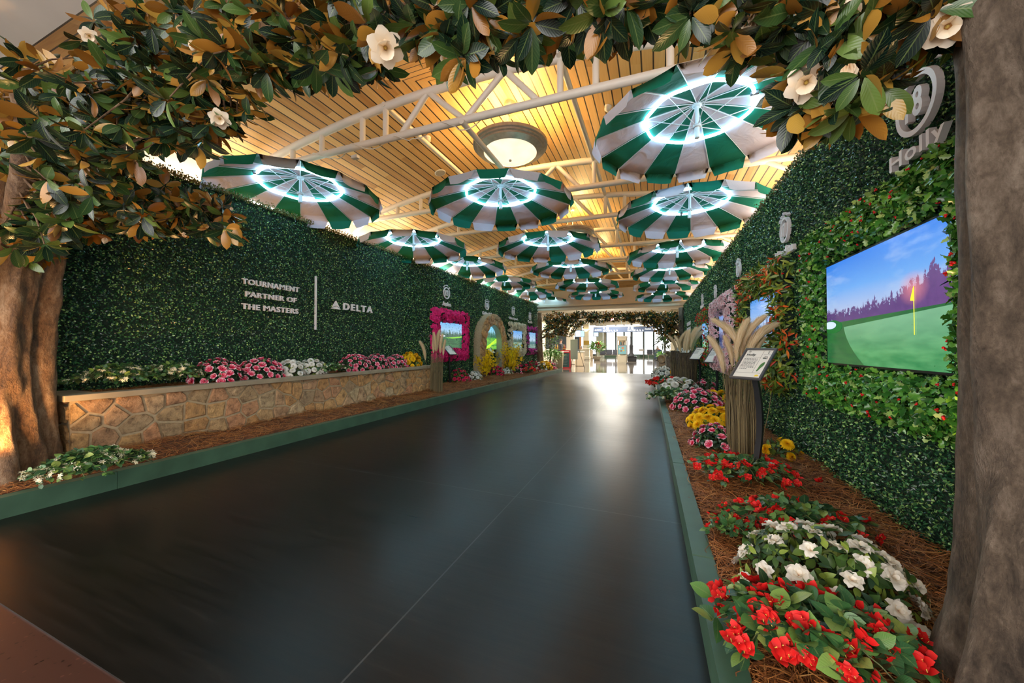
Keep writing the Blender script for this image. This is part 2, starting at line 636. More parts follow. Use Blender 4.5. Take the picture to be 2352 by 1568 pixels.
Y_MAT0, Y_MAT1 = 0.71, 17.3
Y_END = 17.55
struct('floor', Geo().box((-9, -6, -0.2), (7, 17.2, -0.006)), M_TERR)
struct('floor_vinyl', Geo().box((-6.0, Y_MAT0, -0.006), (2.0, Y_MAT1, 0.0)), M_VINYL)
struct('floor_concourse', Geo().box((-22, 17.2, -0.2), (24, 52, -0.004)), M_TERR2)
struct('wall_left', Geo().box((-6.12, -0.5, 0), (-5.97, Y_END + 0.5, 4.0)), M_WALL)
struct('wall_right', Geo().box((1.92, -0.5, 0), (2.07, Y_END + 0.5, 4.0)), M_WALL)

def slat_mat():
    m, nt, b = new_mat('cedar slats')
    uv = N(nt, 'ShaderNodeUVMap')
    sx = N(nt, 'ShaderNodeSeparateXYZ'); nt.links.new(uv.outputs[0], sx.inputs[0])
    q = mth(nt, 'DIVIDE', sx.outputs[1], 0.131)
    idx = mth(nt, 'FLOOR', q)
    fr = mth(nt, 'FRACT', q)
    gap = mth(nt, 'LESS_THAN', fr, 0.135)
    wn1 = N(nt, 'ShaderNodeTexWhiteNoise', noise_dimensions='1D'); nt.links.new(idx, wn1.inputs['W'])
    seg = mth(nt, 'FLOOR', mth(nt, 'ADD', mth(nt, 'DIVIDE', sx.outputs[0], 2.2), mth(nt, 'MULTIPLY', wn1.outputs[0], 7.0)))
    wn2 = N(nt, 'ShaderNodeTexWhiteNoise', noise_dimensions='2D')
    cb = N(nt, 'ShaderNodeCombineXYZ'); nt.links.new(idx, cb.inputs[0]); nt.links.new(seg, cb.inputs[1])
    nt.links.new(cb.outputs[0], wn2.inputs['Vector'])
    cb2 = N(nt, 'ShaderNodeCombineXYZ')
    nt.links.new(mth(nt, 'ADD', mth(nt, 'MULTIPLY', sx.outputs[0], 1.3), mth(nt, 'MULTIPLY', wn2.outputs[0], 40)), cb2.inputs[0])
    nt.links.new(mth(nt, 'MULTIPLY', sx.outputs[1], 22), cb2.inputs[1])
    n = N(nt, 'ShaderNodeTexNoise'); n.inputs['Scale'].default_value = 1.2; n.inputs['Detail'].default_value = 5; n.inputs['Distortion'].default_value = 0.8
    nt.links.new(cb2.outputs[0], n.inputs['Vector'])
    f = mth(nt, 'ADD', mth(nt, 'MULTIPLY', n.outputs[0], 0.55), mth(nt, 'MULTIPLY', wn2.outputs[0], 0.5))
    c = ramp(nt, f, [(0.2, (0.44, 0.22, 0.07)), (0.5, (0.64, 0.37, 0.13)), (0.85, (0.76, 0.5, 0.22))]).outputs[0]
    c = mixc(nt, gap, c, (0.03, 0.018, 0.012))
    nt.links.new(c, b.inputs['Base Color'])
    b.inputs['Roughness'].default_value = 0.5
    bp = N(nt, 'ShaderNodeBump'); bp.inputs['Strength'].default_value = 0.6; bp.inputs['Distance'].default_value = 0.02
    nt.links.new(mth(nt, 'SUBTRACT', 1.0, gap), bp.inputs['Height']); nt.links.new(bp.outputs[0], b.inputs['Normal'])
    return m

M_SLAT = slat_mat()
EX0, EX1, EY0, EY1, EZ = -5.97, 1.92, 1.4, 17.7, 3.93
RX, RZ, RY0, RY1 = -2.03, 4.92, 4.62, 15.0
def hz(z): return (z - EZ) * 4.1
g = Geo()
a, b_, c_, d_ = (EX0, EY0, EZ), (EX1, EY0, EZ), (EX1, EY1, EZ), (EX0, EY1, EZ)
r0, r1 = (RX, RY0, RZ), (RX, RY1, RZ)
g.add([a, d_, r1, r0], [(0, 1, 2, 3)], 0, [(EY0, 0), (EY1, 0), (RY1, hz(RZ)), (RY0, hz(RZ))], False)
g.add([c_, b_, r0, r1], [(0, 1, 2, 3)], 0, [(EY1, 0), (EY0, 0), (RY0, hz(RZ)), (RY1, hz(RZ))], False)
g.add([b_, a, r0], [(0, 1, 2)], 0, [(EX1, 0), (EX0, 0), (RX, hz(RZ))], False)
g.add([d_, c_, r1], [(0, 1, 2)], 0, [(EX0, 0), (EX1, 0), (RX, hz(RZ))], False)
struct('ceiling', g, M_SLAT)
struct('ceiling_near', Geo().box((-9, -4, EZ), (6, EY0, EZ + 0.2)), M_WALL)
struct('wall_far', Geo().box((-6.1, Y_END, 3.3), (2.1, Y_END + 0.3, 4.0)).box((-6.1, Y_END, 0), (-5.62, Y_END + 0.3, 3.3)).box((1.3, Y_END, 0), (2.1, Y_END + 0.3, 3.3)), M_WALL)
g = Geo()
for i, (dz, dy) in enumerate([(0.0, 0.10), (0.09, 0.05), (0.16, 0.16)]):
    g.box((-5.97, Y_END - dy, 3.04 + dz), (1.92, Y_END + 0.3, 3.04 + dz + 0.085))
struct('trim_1', g, M_CREAM)

# ---- hedge panels on both walls
M_HEDGEBACK = plain('dark hedge panel', (0.008, 0.026, 0.014), 0.8, noise=0.5, nscale=60)
M_BOX = leafy('boxwood leaves', [(0.0, (0.006, 0.032, 0.020)), (0.5, (0.018, 0.080, 0.036)), (0.8, (0.07, 0.23, 0.07)), (1.0, (0.46, 0.70, 0.22))], rough=0.25, spec=0.6)
M_BOXTOP = leafy('boxwood tips', [(0.0, (0.04, 0.06, 0.015)), (0.5, (0.12, 0.13, 0.03)), (1.0, (0.22, 0.15, 0.05))], rough=0.4)

def hedge_points(n, y0, y1, z0, z1, power):
    # denser near the camera, where single leaves can be told apart
    t = rng.random(n) ** power
    return y0 + (y1 - y0) * t, z0 + (z1 - z0) * rng.random(n)

def hedge(side):
    g = Geo()
    if side == 'left':
        y, z = hedge_points(190000, 1.2, Y_END - 0.04, 0.1, 3.34, 1.25)
        x = -5.555 + rng.random(len(y)) ** 2 * 0.055
        P = np.c_[x, y, z]; out = np.array([1.0, 0, 0]); top = 3.34
    else:
        y, z = hedge_points(300000, 0.9, Y_END - 0.04, 0.1, 3.02, 2.0)
        off = -0.015 + rng.random(len(y)) ** 2 * 0.055
        P = np.c_[xr(y) + _rn[0] * off, y, z]; out = np.array([_rn[0], _rn[1], 0]); top = 3.02
    n = len(P)
    nz = unit(out + rng.normal(size=(n, 3)) * 0.65)
    R = frames(rdir(n) + out * 0.25 + np.array([0, 0, 0.2]), nz)
    sz = rng.uniform(0.019, 0.032, n) * (np.where(P[:, 1] > 7, 1.35, 1.0) if side == 'left' else np.interp(P[:, 1], [1.0, 5.0, 10.0], [0.62, 0.95, 1.4]))
    g.scatter(BOX_LEAF, R, sz, P, 0)
    m = 14000                                    # sprigs along the top edge
    y = 0.9 + (Y_END - 0.94) * rng.random(m) ** 1.3
    zz = top + np.abs(rng.normal(size=m)) * 0.035 - 0.03
    x = (-5.60 + rng.random(m) * 0.13) if side == 'left' else (xr(y) - rng.random(m) * 0.13 + 0.09)
    P = np.c_[x, y, zz]
    R = frames(rdir(m) * 0.8 + np.array([0, 0, 0.9]), rdir(m) + out)
    g.scatter(BOX_LEAF, R, rng.uniform(0.02, 0.036, m), P, 1)
    if side == 'left':
        g.box((-5.72, 0.6, 0.0), (-5.56, Y_END - 0.01, 3.33), 2)
    else:
        q = [RA[0] + 0.012, RA[0] + 0.16]
        g.prism([(xr(0.0) + 0.015, 0.0), (xr(0.0) + 0.18, 0.0), (xr(Y_END) + 0.18, Y_END - 0.01), (xr(Y_END) + 0.015, Y_END - 0.01)], 0.0, 3.01, 2)
    o = obj('boxwood_hedge', g, [M_BOX, M_BOXTOP, M_HEDGEBACK])
    return tag(o, 'dense green boxwood hedge covering the %s' % ('wall behind the stone planter' if side == 'left' else 'wall behind the holly framed screen'), 'hedge', kind='stuff')
hedge('left'); hedge('right')

# ---- painted timber edging of the two beds
M_EDGE = plain('green painted timber', (0.052, 0.112, 0.07), 0.42, noise=0.18, nscale=5, bump=0.15)
KL = -4.247
def edging(pts_y, fx, lab, grp):
    for y0, y1 in zip(pts_y[:-1], pts_y[1:]):
        g = Geo()
        a, b = fx(y0), fx(y1)
        g.prism([(a[0], y0 + 0.0015), (a[1], y0 + 0.0015), (b[1], y1 - 0.0015), (b[0], y1 - 0.0015)], 0, 0.14)
        g.prism([(a[0], y0 + 0.0015), (a[1], y0 + 0.0015), (b[1], y1 - 0.0015), (b[0], y1 - 0.0015)], 0.14, 0.147, inset=0.006)
        tag(obj('edging_board', g, M_EDGE), lab, 'edging board', grp)
yl = [-0.6, 1.0] + [float(gz(px, 1192.3 - 0.2627 * px)[1]) for px in (268, 877, 1080, 1166, 1236)] + [float(gz(1291, 853.2)[1])]
yl = [yl[0]] + yl[2:]
edging(yl, lambda y: (KL - 0.095, KL), 'long low green painted edging board along the bed below the stone planter wall', 'edging boards of the planter side bed')
pa, pb = gz(1633, 1568)[:2], gz(1513.4, 926)[:2]
def kr(y):
    x = pa[0] + (pb[0] - pa[0]) * (y - pa[1]) / (pb[1] - pa[1])
    return (x, x + 0.098)
yr_ = [0.2, float(gz(1612, 1345)[1]), float(gz(1558, 1100)[1]), float(gz(1527, 995)[1]), float(gz(1514, 928)[1]), 10.5, 15.5]
edging(yr_, kr, 'low green painted edging board along the bed below the holly framed screen', 'edging boards of the holly side bed')
g = Geo().box((KL - 0.095, yl[-1] - 0.095, 0), (KL - 0.096 - 1.2, yl[-1], 0.147), bevel=0.005)
tag(obj('edging_board', g, M_EDGE), 'short green edging board closing the far end of the planter side bed', 'edging board')
g = Geo().box((kr(15.5)[1] + 0.001, 15.4, 0), (1.19, 15.5, 0.147), bevel=0.005)
tag(obj('edging_board', g, M_EDGE), 'short green edging board closing the far end of the bed with plaques', 'edging board')
KLEND = yl[-1] - 0.1

# ---- pine straw
M_SOIL = plain('straw bed', (0.11, 0.045, 0.02), 0.9, noise=0.5, nscale=40, bump=0.4)
M_STRAW = leafy('pine straw', [(0.0, (0.13, 0.04, 0.012)), (0.5, (0.36, 0.125, 0.03)), (0.85, (0.52, 0.21, 0.055)), (1.0, (0.62, 0.33, 0.11))], rough=0.55)
def bumpy(x, y, s=1.0):
    return (np.sin(x * 5.1 * s + 1.3) * np.sin(y * 3.7 * s) + np.sin(x * 11.3 * s + y * 7.9 * s) * 0.5 + np.sin(y * 17.1 * s - x * 4.0 * s) * 0.25) / 1.75

def straw(name, label, xfun, y0, y1, zfun, n, power, ln):
    ys = np.linspace(y0, y1, 160); us = np.linspace(0, 1, 12)
    V, Fc = [], []
    for y in ys:
        a, b = xfun(y)
        for u in us:
            x = a + (b - a) * u
            V.append((x, y, zfun(x, y)))
    for i in range(len(ys) - 1):
        for j in range(len(us) - 1):
            k = i * len(us) + j
            Fc.append((k, k + 1, k + 1 + len(us), k + len(us)))
    g = Geo().add(V, Fc, 0)
    y = y0 + (y1 - y0) * rng.random(n) ** power
    ab = [xfun(v) for v in y]
    a = np.array([p[0] for p in ab]); b = np.array([p[1] for p in ab])
    L = rng.uniform(0.5, 1.1, n) * ln * np.where(y > 6, 1.4, 1.0)
    th = rng.random(n) * 2 * PI
    x = a + (b - a) * rng.random(n)
    hx, hy = np.cos(th) * L / 2, np.sin(th) * L / 2
    x = np.clip(x, a + np.abs(hx) * 0.9, b - np.abs(hx) * 0.9)
    z = zfun(x, y) + rng.random(n) ** 1.6 * 0.03 + 0.004
    w = np.where(y > 5, 0.0025, 0.0013) * rng.uniform(0.8, 1.3, n)
    bend = rng.normal(size=n) * 0.22 * L
    tilt = rng.normal(size=n) * 0.014
    nx, ny = -np.sin(th), np.cos(th)
    pts = []
    for t in (-1, -0.33, 0.33, 1):
        sag = bend * (1 - t * t)
        px_, py_, pz_ = x + hx * t + nx * sag, y + hy * t + ny * sag, z + tilt * t + 0.01 * (1 - t * t)
        pts.append((np.c_[px_ - nx * w, py_ - ny * w, pz_], np.c_[px_ + nx * w, py_ + ny * w, pz_ + 0.001]))
    W = np.stack([q for p in pts for q in p], 1).reshape(-1, 3)
    base = (np.arange(n) * 8)[:, None]
    q = np.array([[0, 1, 3, 2], [2, 3, 5, 4], [4, 5, 7, 6]]).ravel()[None]
    g.raw(W, (base + q).ravel(), np.full(n * 3, 4, np.int32), np.ones(n * 3, np.int32), np.zeros((len(W), 2)), np.ones(n * 3, bool))
    return tag(obj(name, g, [M_SOIL, M_STRAW]), label, 'pine straw', kind='stuff')

def zbedR(x, y):
    u = np.clip((x - 0.2) / 1.1, 0, 1)
    return 0.115 + 0.05 * u + 0.028 * bumpy(x, y)
def zbedL(x, y):
    u = np.clip((-4.34 - x) / 0.6, 0, 1)
    return 0.125 + 0.06 * u + 0.03 * bumpy(x, y)
straw('pine_straw', 'red brown pine straw mulch covering the bed below the holly framed screen', lambda y: (kr(y)[1] + 0.002, xr(y) - 0.005), 0.25, 15.38, zbedR, 52000, 2.2, 0.17)
straw('pine_straw', 'red brown pine straw mulch covering the bed in front of the stone planter', lambda y: (-5.5, KL - 0.098), -0.5, KLEND - 0.02, zbedL, 34000, 1.3, 0.17)

# ---- stone planter
def stone_mat(name, cols):
    m, nt, b = new_mat(name)
    g_ = N(nt, 'ShaderNodeNewGeometry')
    r = ramp(nt, g_.outputs['Random Per Island'], cols)
    tc = N(nt, 'ShaderNodeTexCoord')
    n = N(nt, 'ShaderNodeTexNoise'); n.inputs['Scale'].default_value = 13; n.inputs['Detail'].default_value = 10; n.inputs['Roughness'].default_value = 0.68
    nt.links.new(tc.outputs['Object'], n.inputs['Vector'])
    c = mixc(nt, 0.85, r.outputs[0], ramp(nt, n.outputs[0], [(0.34, (0.22, 0.18, 0.15)), (0.5, (0.75, 0.7, 0.62)), (0.66, (1.0, 0.96, 0.88))]).outputs[0], 'MULTIPLY')
    nt.links.new(c, b.inputs['Base Color'])
    b.inputs['Roughness'].default_value = 0.75
    bp = N(nt, 'ShaderNodeBump'); bp.inputs['Strength'].default_value = 1.0; bp.inputs['Distance'].default_value = 0.05
    nt.links.new(n.outputs[0], bp.inputs['Height']); nt.links.new(bp.outputs[0], b.inputs['Normal'])
    return m
M_STONE = stone_mat('field stone', [(0.0, (0.60, 0.34, 0.14)), (0.3, (0.74, 0.48, 0.22)), (0.55, (0.48, 0.36, 0.22)), (0.75, (0.70, 0.36, 0.19)), (1.0, (0.62, 0.51, 0.32))])
M_MORTAR = plain('mortar', (0.40, 0.31, 0.19), 0.85, noise=0.15, nscale=30, bump=0.3)
M_CAP = plain('concrete cap', (0.30, 0.25, 0.17), 0.6, noise=0.12, nscale=6, bump=0.1)

def stones(g, w, h, nx, ny, R, t, mat, seed, d=0.024, gap=0.024):
    for P in voronoi(w, h, nx, ny, 0.46, gap, seed):
        q = Geo()
        c = P.mean(0)
        # a rough face: rim raised, middle pushed a little further
        n = len(P)
        jit = rng.uniform(0.6, 1.15)
        ins = c + (P - c) * 0.90
        V = np.concatenate([np.c_[P, np.zeros(n)], np.c_[c + (P - c) * 0.985, np.full(n, d * 0.55 * jit)], np.c_[ins, d * jit + rng.uniform(-0.004, 0.004, n)], [[c[0], c[1], d * jit + rng.uniform(-0.002, 0.009)]]])
        Fc = []
        for k in range(2):
            Fc += [(k * n + i, k * n + (i + 1) % n, (k + 1) * n + (i + 1) % n, (k + 1) * n + i) for i in range(n)]
        Fc += [(2 * n + i, 2 * n + (i + 1) % n, 3 * n) for i in range(n)]
        q.add(V, Fc, mat, smooth=False)
        g.join(q.xf(R, t))
    return g

PY0, PY1, PXF, PZT = 1.56, 7.42, -4.95, 0.765
pl = thing('stone_planter', 'long raised planter wall of tan field stones with a grey cap', 'planter', (-5.2, (PY0 + PY1) / 2, 0))
g = Geo().box((-5.55, PY0 + 0.03, 0), (PXF - 0.02, PY1 - 0.03, PZT - 0.06), 1)
stones(g, PY1 - PY0 - 0.06, PZT - 0.06, 28, 4, LW, np.array([PXF - 0.02, PY0 + 0.03, 0.0]), 0, 3)
stones(g, 0.55, PZT - 0.06, 3, 4, FW, np.array([-5.53, PY0 + 0.03, 0.0]), 0, 5)
obj('stone_wall', g, [M_STONE, M_MORTAR], pl)
g = Geo()
ow = 0.17
g.box((PXF - ow + 0.05, PY0 - 0.03, PZT - 0.058), (PXF + 0.05, PY1 + 0.03, PZT), bevel=0.004)
g.box((-5.55, PY0 - 0.03, PZT - 0.058), (PXF - ow + 0.05, PY0 + 0.22, PZT), bevel=0.004)
g.box((-5.55, PY1 - 0.16, PZT - 0.058), (PXF - ow + 0.05, PY1 + 0.03, PZT), bevel=0.004)
tag(obj('cap', g, M_CAP, pl), 'smooth grey cap')
def zbedP(x, y):
    return PZT - 0.045 + 0.02 * bumpy(x, y)
straw('pine_straw', 'pine straw mulch filling the top of the stone planter', lambda y: (-5.54, PXF - ow + 0.05), PY0 + 0.22, PY1 - 0.16, zbedP, 9000, 1.0, 0.15)

# ---- roof trusses and tie pipes
ZB = 3.85
def truss(T, label):
    root = thing('roof_truss', label, 'roof truss', (-2.05, T, ZB), 'white pipe roof trusses')
    skew = lambda x: T + (x + 2.05) * 0.026
    cx, half = -2.05, 3.6
    zt = lambda x: ZB + 0.03 + 0.43 * (1 - ((x - cx) / 3.55) ** 2)
    zb = lambda x: ZB - 0.02 + 0.02 * (1 - ((x - cx) / half) ** 2)
    xs = np.linspace(cx - 3.5, cx + 3.5, 25)
    obj('top_chord', Geo().tube([(x, skew(x), zt(x)) for x in xs], 0.052, 10), M_STEELW, root)
    xs = np.linspace(cx - 3.86, cx + 3.9, 21)
    obj('bottom_chord', Geo().tube([(x, skew(x), zb(x)) for x in xs], 0.046, 10), M_STEELW, root)
    for dx in (-2.75, -2.2, -1.5, -1.13, 1.13, 1.5, 2.2, 2.75):
        x = cx + dx
        obj('web_strut', Geo().tube([(x, skew(x), zb(x)), (x, skew(x), zt(x))], 0.036, 8, caps=False), M_STEELW, root)
    for xb, xt in ((-0.9, -0.5), (0, -0.5), (0, 0.5), (0.9, 0.5)):
        obj('web_strut', Geo().tube([(cx + xb, skew(cx + xb), zb(cx + xb)), (cx + xt, skew(cx + xt), zt(cx + xt))], 0.036, 8, caps=False), M_STEELW, root)
    for s in (-1, 1):                                  # knee bracket down the side wall
        x0, x1 = cx + s * 3.86, cx + s * 3.5
        obj('bracket', Geo().tube([(x0, skew(x0), 3.2), (x0, skew(x0), 3.62), (x1, skew(x1), ZB - 0.02)], 0.035, 8), M_STEELW, root)
    return root
TT = [3.68, 5.94, 7.4, 9.65, 11.1, 13.35, 14.8]
ORD = ['first', 'second', 'third', 'fourth', 'fifth', 'sixth', 'seventh']
for T, w in zip(TT, ORD):
    truss(T, 'white pipe roof truss, %s from the near end under the slatted ceiling' % w)
for x, z, r, lab in ((-3.18, ZB + 0.42, 0.034, 'long white pipe along the top chords beside the round ceiling speaker'),
                     (-2.05, ZB - 0.06, 0.034, 'long white pipe running under the pendant bowl lamps'),
                     (-0.92, ZB + 0.42, 0.034, 'long white pipe along the top chords beside the large front umbrella')):
    tag(obj('tie_pipe', Geo().tube([(x, 3.6, z), (x, 9, z), (x, 14.9, z)], r, 8), M_STEELW), lab, 'pipe')

# ---- pendant bowl lamps
M_NICKEL = plain('brushed nickel', (0.42, 0.38, 0.33), 0.35, metal=0.55, noise=0.12, nscale=20)
def alabaster():
    m, nt, b = new_mat('lit alabaster glass')
    tc = N(nt, 'ShaderNodeTexCoord')
    n = N(nt, 'ShaderNodeTexNoise'); n.inputs['Scale'].default_value = 3.0; n.inputs['Detail'].default_value = 6; n.inputs['Distortion'].default_value = 1.5
    nt.links.new(tc.outputs['Object'], n.inputs['Vector'])
    r = ramp(nt, n.outputs[0], [(0.3, (0.85, 0.68, 0.42)), (0.6, (1.0, 0.86, 0.6))])
    b.inputs['Base Color'].default_value = (0.75, 0.68, 0.52, 1)
    nt.links.new(r.outputs[0], b.inputs['Emission Color'])
    b.inputs['Emission Strength'].default_value = 0.34
    b.inputs['Roughness'].default_value = 0.3
    return m
M_ALAB = alabaster()
for i, T in enumerate((5.05, 9.5, 13.9)):
    zc = 4.2 if i == 0 else 4.2
    root = thing('pendant_lamp', 'brushed metal bowl pendant lamp with a lit glass dish, %s from the near end' % ORD[i], 'pendant lamp', (RX, T, zc), 'bowl pendant lamps under the ridge')
    prof = [(0.40, -0.06), (0.50, -0.025), (0.50, 0.0), (0.53, 0.005), (0.53, 0.03), (0.56, 0.035), (0.565, 0.075), (0.53, 0.08)]
    g = Geo()
    for q_ in range(len(prof) - 1): g.lathe(prof[q_:q_ + 2], 64, c=(RX, T, zc))
    obj('rim', g, M_NICKEL, root)
    obj('glass_dish', Geo().lathe([(0.001, -0.155), (0.1, -0.15), (0.2, -0.135), (0.3, -0.105), (0.38, -0.065), (0.41, -0.045)], 48, c=(RX, T, zc)), M_ALAB, root)
    obj('finial', Geo().lathe([(0.0, -0.185), (0.018, -0.18), (0.022, -0.165), (0.01, -0.15)], 12, c=(RX, T, zc)), M_NICKEL, root)
    zr = RZ - 0.0
    obj('canopy', Geo().lathe([(0.0, -0.1), (0.05, -0.1), (0.085, -0.06), (0.09, 0.0)], 24, c=(RX, T, zr)), M_NICKEL, root)
    obj('stem', Geo().tube([(RX, T, zc + 0.1), (RX, T, zr - 0.09)], 0.012, 8), M_NICKEL, root)
    for k in range(3):
        a = 2 * PI * k / 3 + 0.4
        obj('stay_wire', Geo().tube([(RX + 0.43 * math.cos(a), T + 0.43 * math.sin(a), zc + 0.08), (RX, T, zr - 0.1)], 0.0025, 5), M_NICKEL, root)
    lamp('pendant_bulb', 'POINT', (RX, T, zc + 0.25), 27, (1.0, 0.66, 0.26), 0.18)

# ---- ceiling fittings
def slope_z(x): return EZ + (RZ - EZ) * (x - EX0) / (RX - EX0) if x < RX else EZ + (RZ - EZ) * (EX1 - x) / (EX1 - RX)
M_PLAST = plain('white plastic', (0.75, 0.72, 0.66), 0.4)
def on_slope(px, py):
    d = ray(px, py)
    for t in np.linspace(0.002, 0.03, 3000):
        p = EYE + d * t
        if p[2] >= slope_z(p[0]): return p
    return p
p = on_slope(1011, 396)
nrm = unit(np.array([RZ - EZ, 0, -(RX - EX0)]))
Rn = frames(np.array([0, 1.0, 0]), nrm)
sp = thing('ceiling_speaker', 'round white speaker grille flush in the slatted ceiling', 'speaker', p)
obj('ring', Geo().lathe([(0.105, -0.005), (0.105, 0.012), (0.088, 0.016)], 32).xf(Rn), M_PLAST, sp, world=False)
obj('grille', Geo().lathe([(0.0, 0.012), (0.088, 0.012)], 32).xf(Rn), plain('speaker mesh', (0.45, 0.4, 0.33), 0.6, noise=0.3, nscale=300), sp, world=False)
p = on_slope(981, 316)
sm = thing('smoke_detector', 'white round smoke detector beside the pipe truss', 'smoke detector', p)
obj('base', Geo().lathe([(0.06, -0.01), (0.06, 0.01), (0.045, 0.02)], 24).xf(Rn), M_PLAST, sm, world=False)
obj('head', Geo().lathe([(0.045, 0.01), (0.05, 0.03), (0.045, 0.065), (0.02, 0.075), (0.0, 0.075)], 24).xf(Rn), M_PLAST, sm, world=False)
p = on_slope(1397, 243)
sm = thing('smoke_detector', 'white smoke detector half hidden by the large front umbrella', 'smoke detector', p)
Rn2 = frames(np.array([0, 1.0, 0]), unit(np.array([-(RZ - EZ), 0, -(EX1 - RX)])))
obj('base', Geo().lathe([(0.05, -0.01), (0.05, 0.01), (0.042, 0.02)], 24).xf(Rn2), M_PLAST, sm, world=False)
obj('head', Geo().lathe([(0.04, 0.01), (0.045, 0.03), (0.04, 0.06), (0.0, 0.07)], 24).xf(Rn2), M_PLAST, sm, world=False)

# white cable wound along the first truss, with its junction box
pts = []
for t in np.linspace(0, 1, 90):
    x = -4.6 + 2.75 * t
    a = t * 26
    pts.append((x, 3.68 + (x + 2.05) * 0.026 + 0.056 * math.cos(a), ZB - 0.02 + 0.056 * math.sin(a) - (0.03 if math.sin(a * 0.7) < -0.6 else 0)))
cb = thing('power_cable', 'white power cable wound along the first roof truss', 'cable', pts[0])
obj('cord', Geo().tube(pts, 0.006, 5), M_PLAST, cb)
x = -3.72
obj('plug_box', Geo().box((x - 0.05, 3.66, ZB - 0.13), (x + 0.05, 3.72, ZB - 0.085), bevel=0.006), M_PLAST, cb)

# ================================================================== UMBRELLAS
def cloth(name, col, back):
    m, nt, b = new_mat(name)
    tc = N(nt, 'ShaderNodeTexCoord')
    n = N(nt, 'ShaderNodeTexNoise'); n.inputs['Scale'].default_value = 3.5; n.inputs['Detail'].default_value = 4; n.inputs['Distortion'].default_value = 1.0
    nt.links.new(tc.outputs['Object'], n.inputs['Vector'])
    b.inputs['Base Color'].default_value = (*col, 1)
    b.inputs['Roughness'].default_value = 0.75
    set_spec(b, 0.2)
    bp = N(nt, 'ShaderNodeBump'); bp.inputs['Strength'].default_value = 0.5; bp.inputs['Distance'].default_value = 0.05
    nt.links.new(n.outputs[0], bp.inputs['Height']); nt.links.new(bp.outputs[0], b.inputs['Normal'])
    t = N(nt, 'ShaderNodeBsdfTranslucent'); t.inputs[0].default_value = (*back, 1)
    mx = N(nt, 'ShaderNodeMixShader'); mx.inputs[0].default_value = 0.2
    nt.links.new(b.outputs[0], mx.inputs[1]); nt.links.new(t.outputs[0], mx.inputs[2])
    nt.links.new(mx.outputs[0], nt.nodes['Material Output'].inputs[0])
    return m
M_GREEN = cloth('green canopy cloth', (0.0, 0.135, 0.105), (0.04, 0.30, 0.11))
M_WHITE = cloth('white canopy cloth', (0.50, 0.51, 0.66), (0.8, 0.68, 0.55))
M_ALU = plain('white enamelled metal', (0.6, 0.63, 0.68), 0.35)
M_RING = emit('lit led tube', (0.48, 0.85, 1.0), 6.8)
M_CLIP = plain('dark clip', (0.1, 0.1, 0.12), 0.5)
UR, UH, NP = 1.1, 0.27, 16
def uz(r): return UH * (1 - (r / UR) ** 1.25)
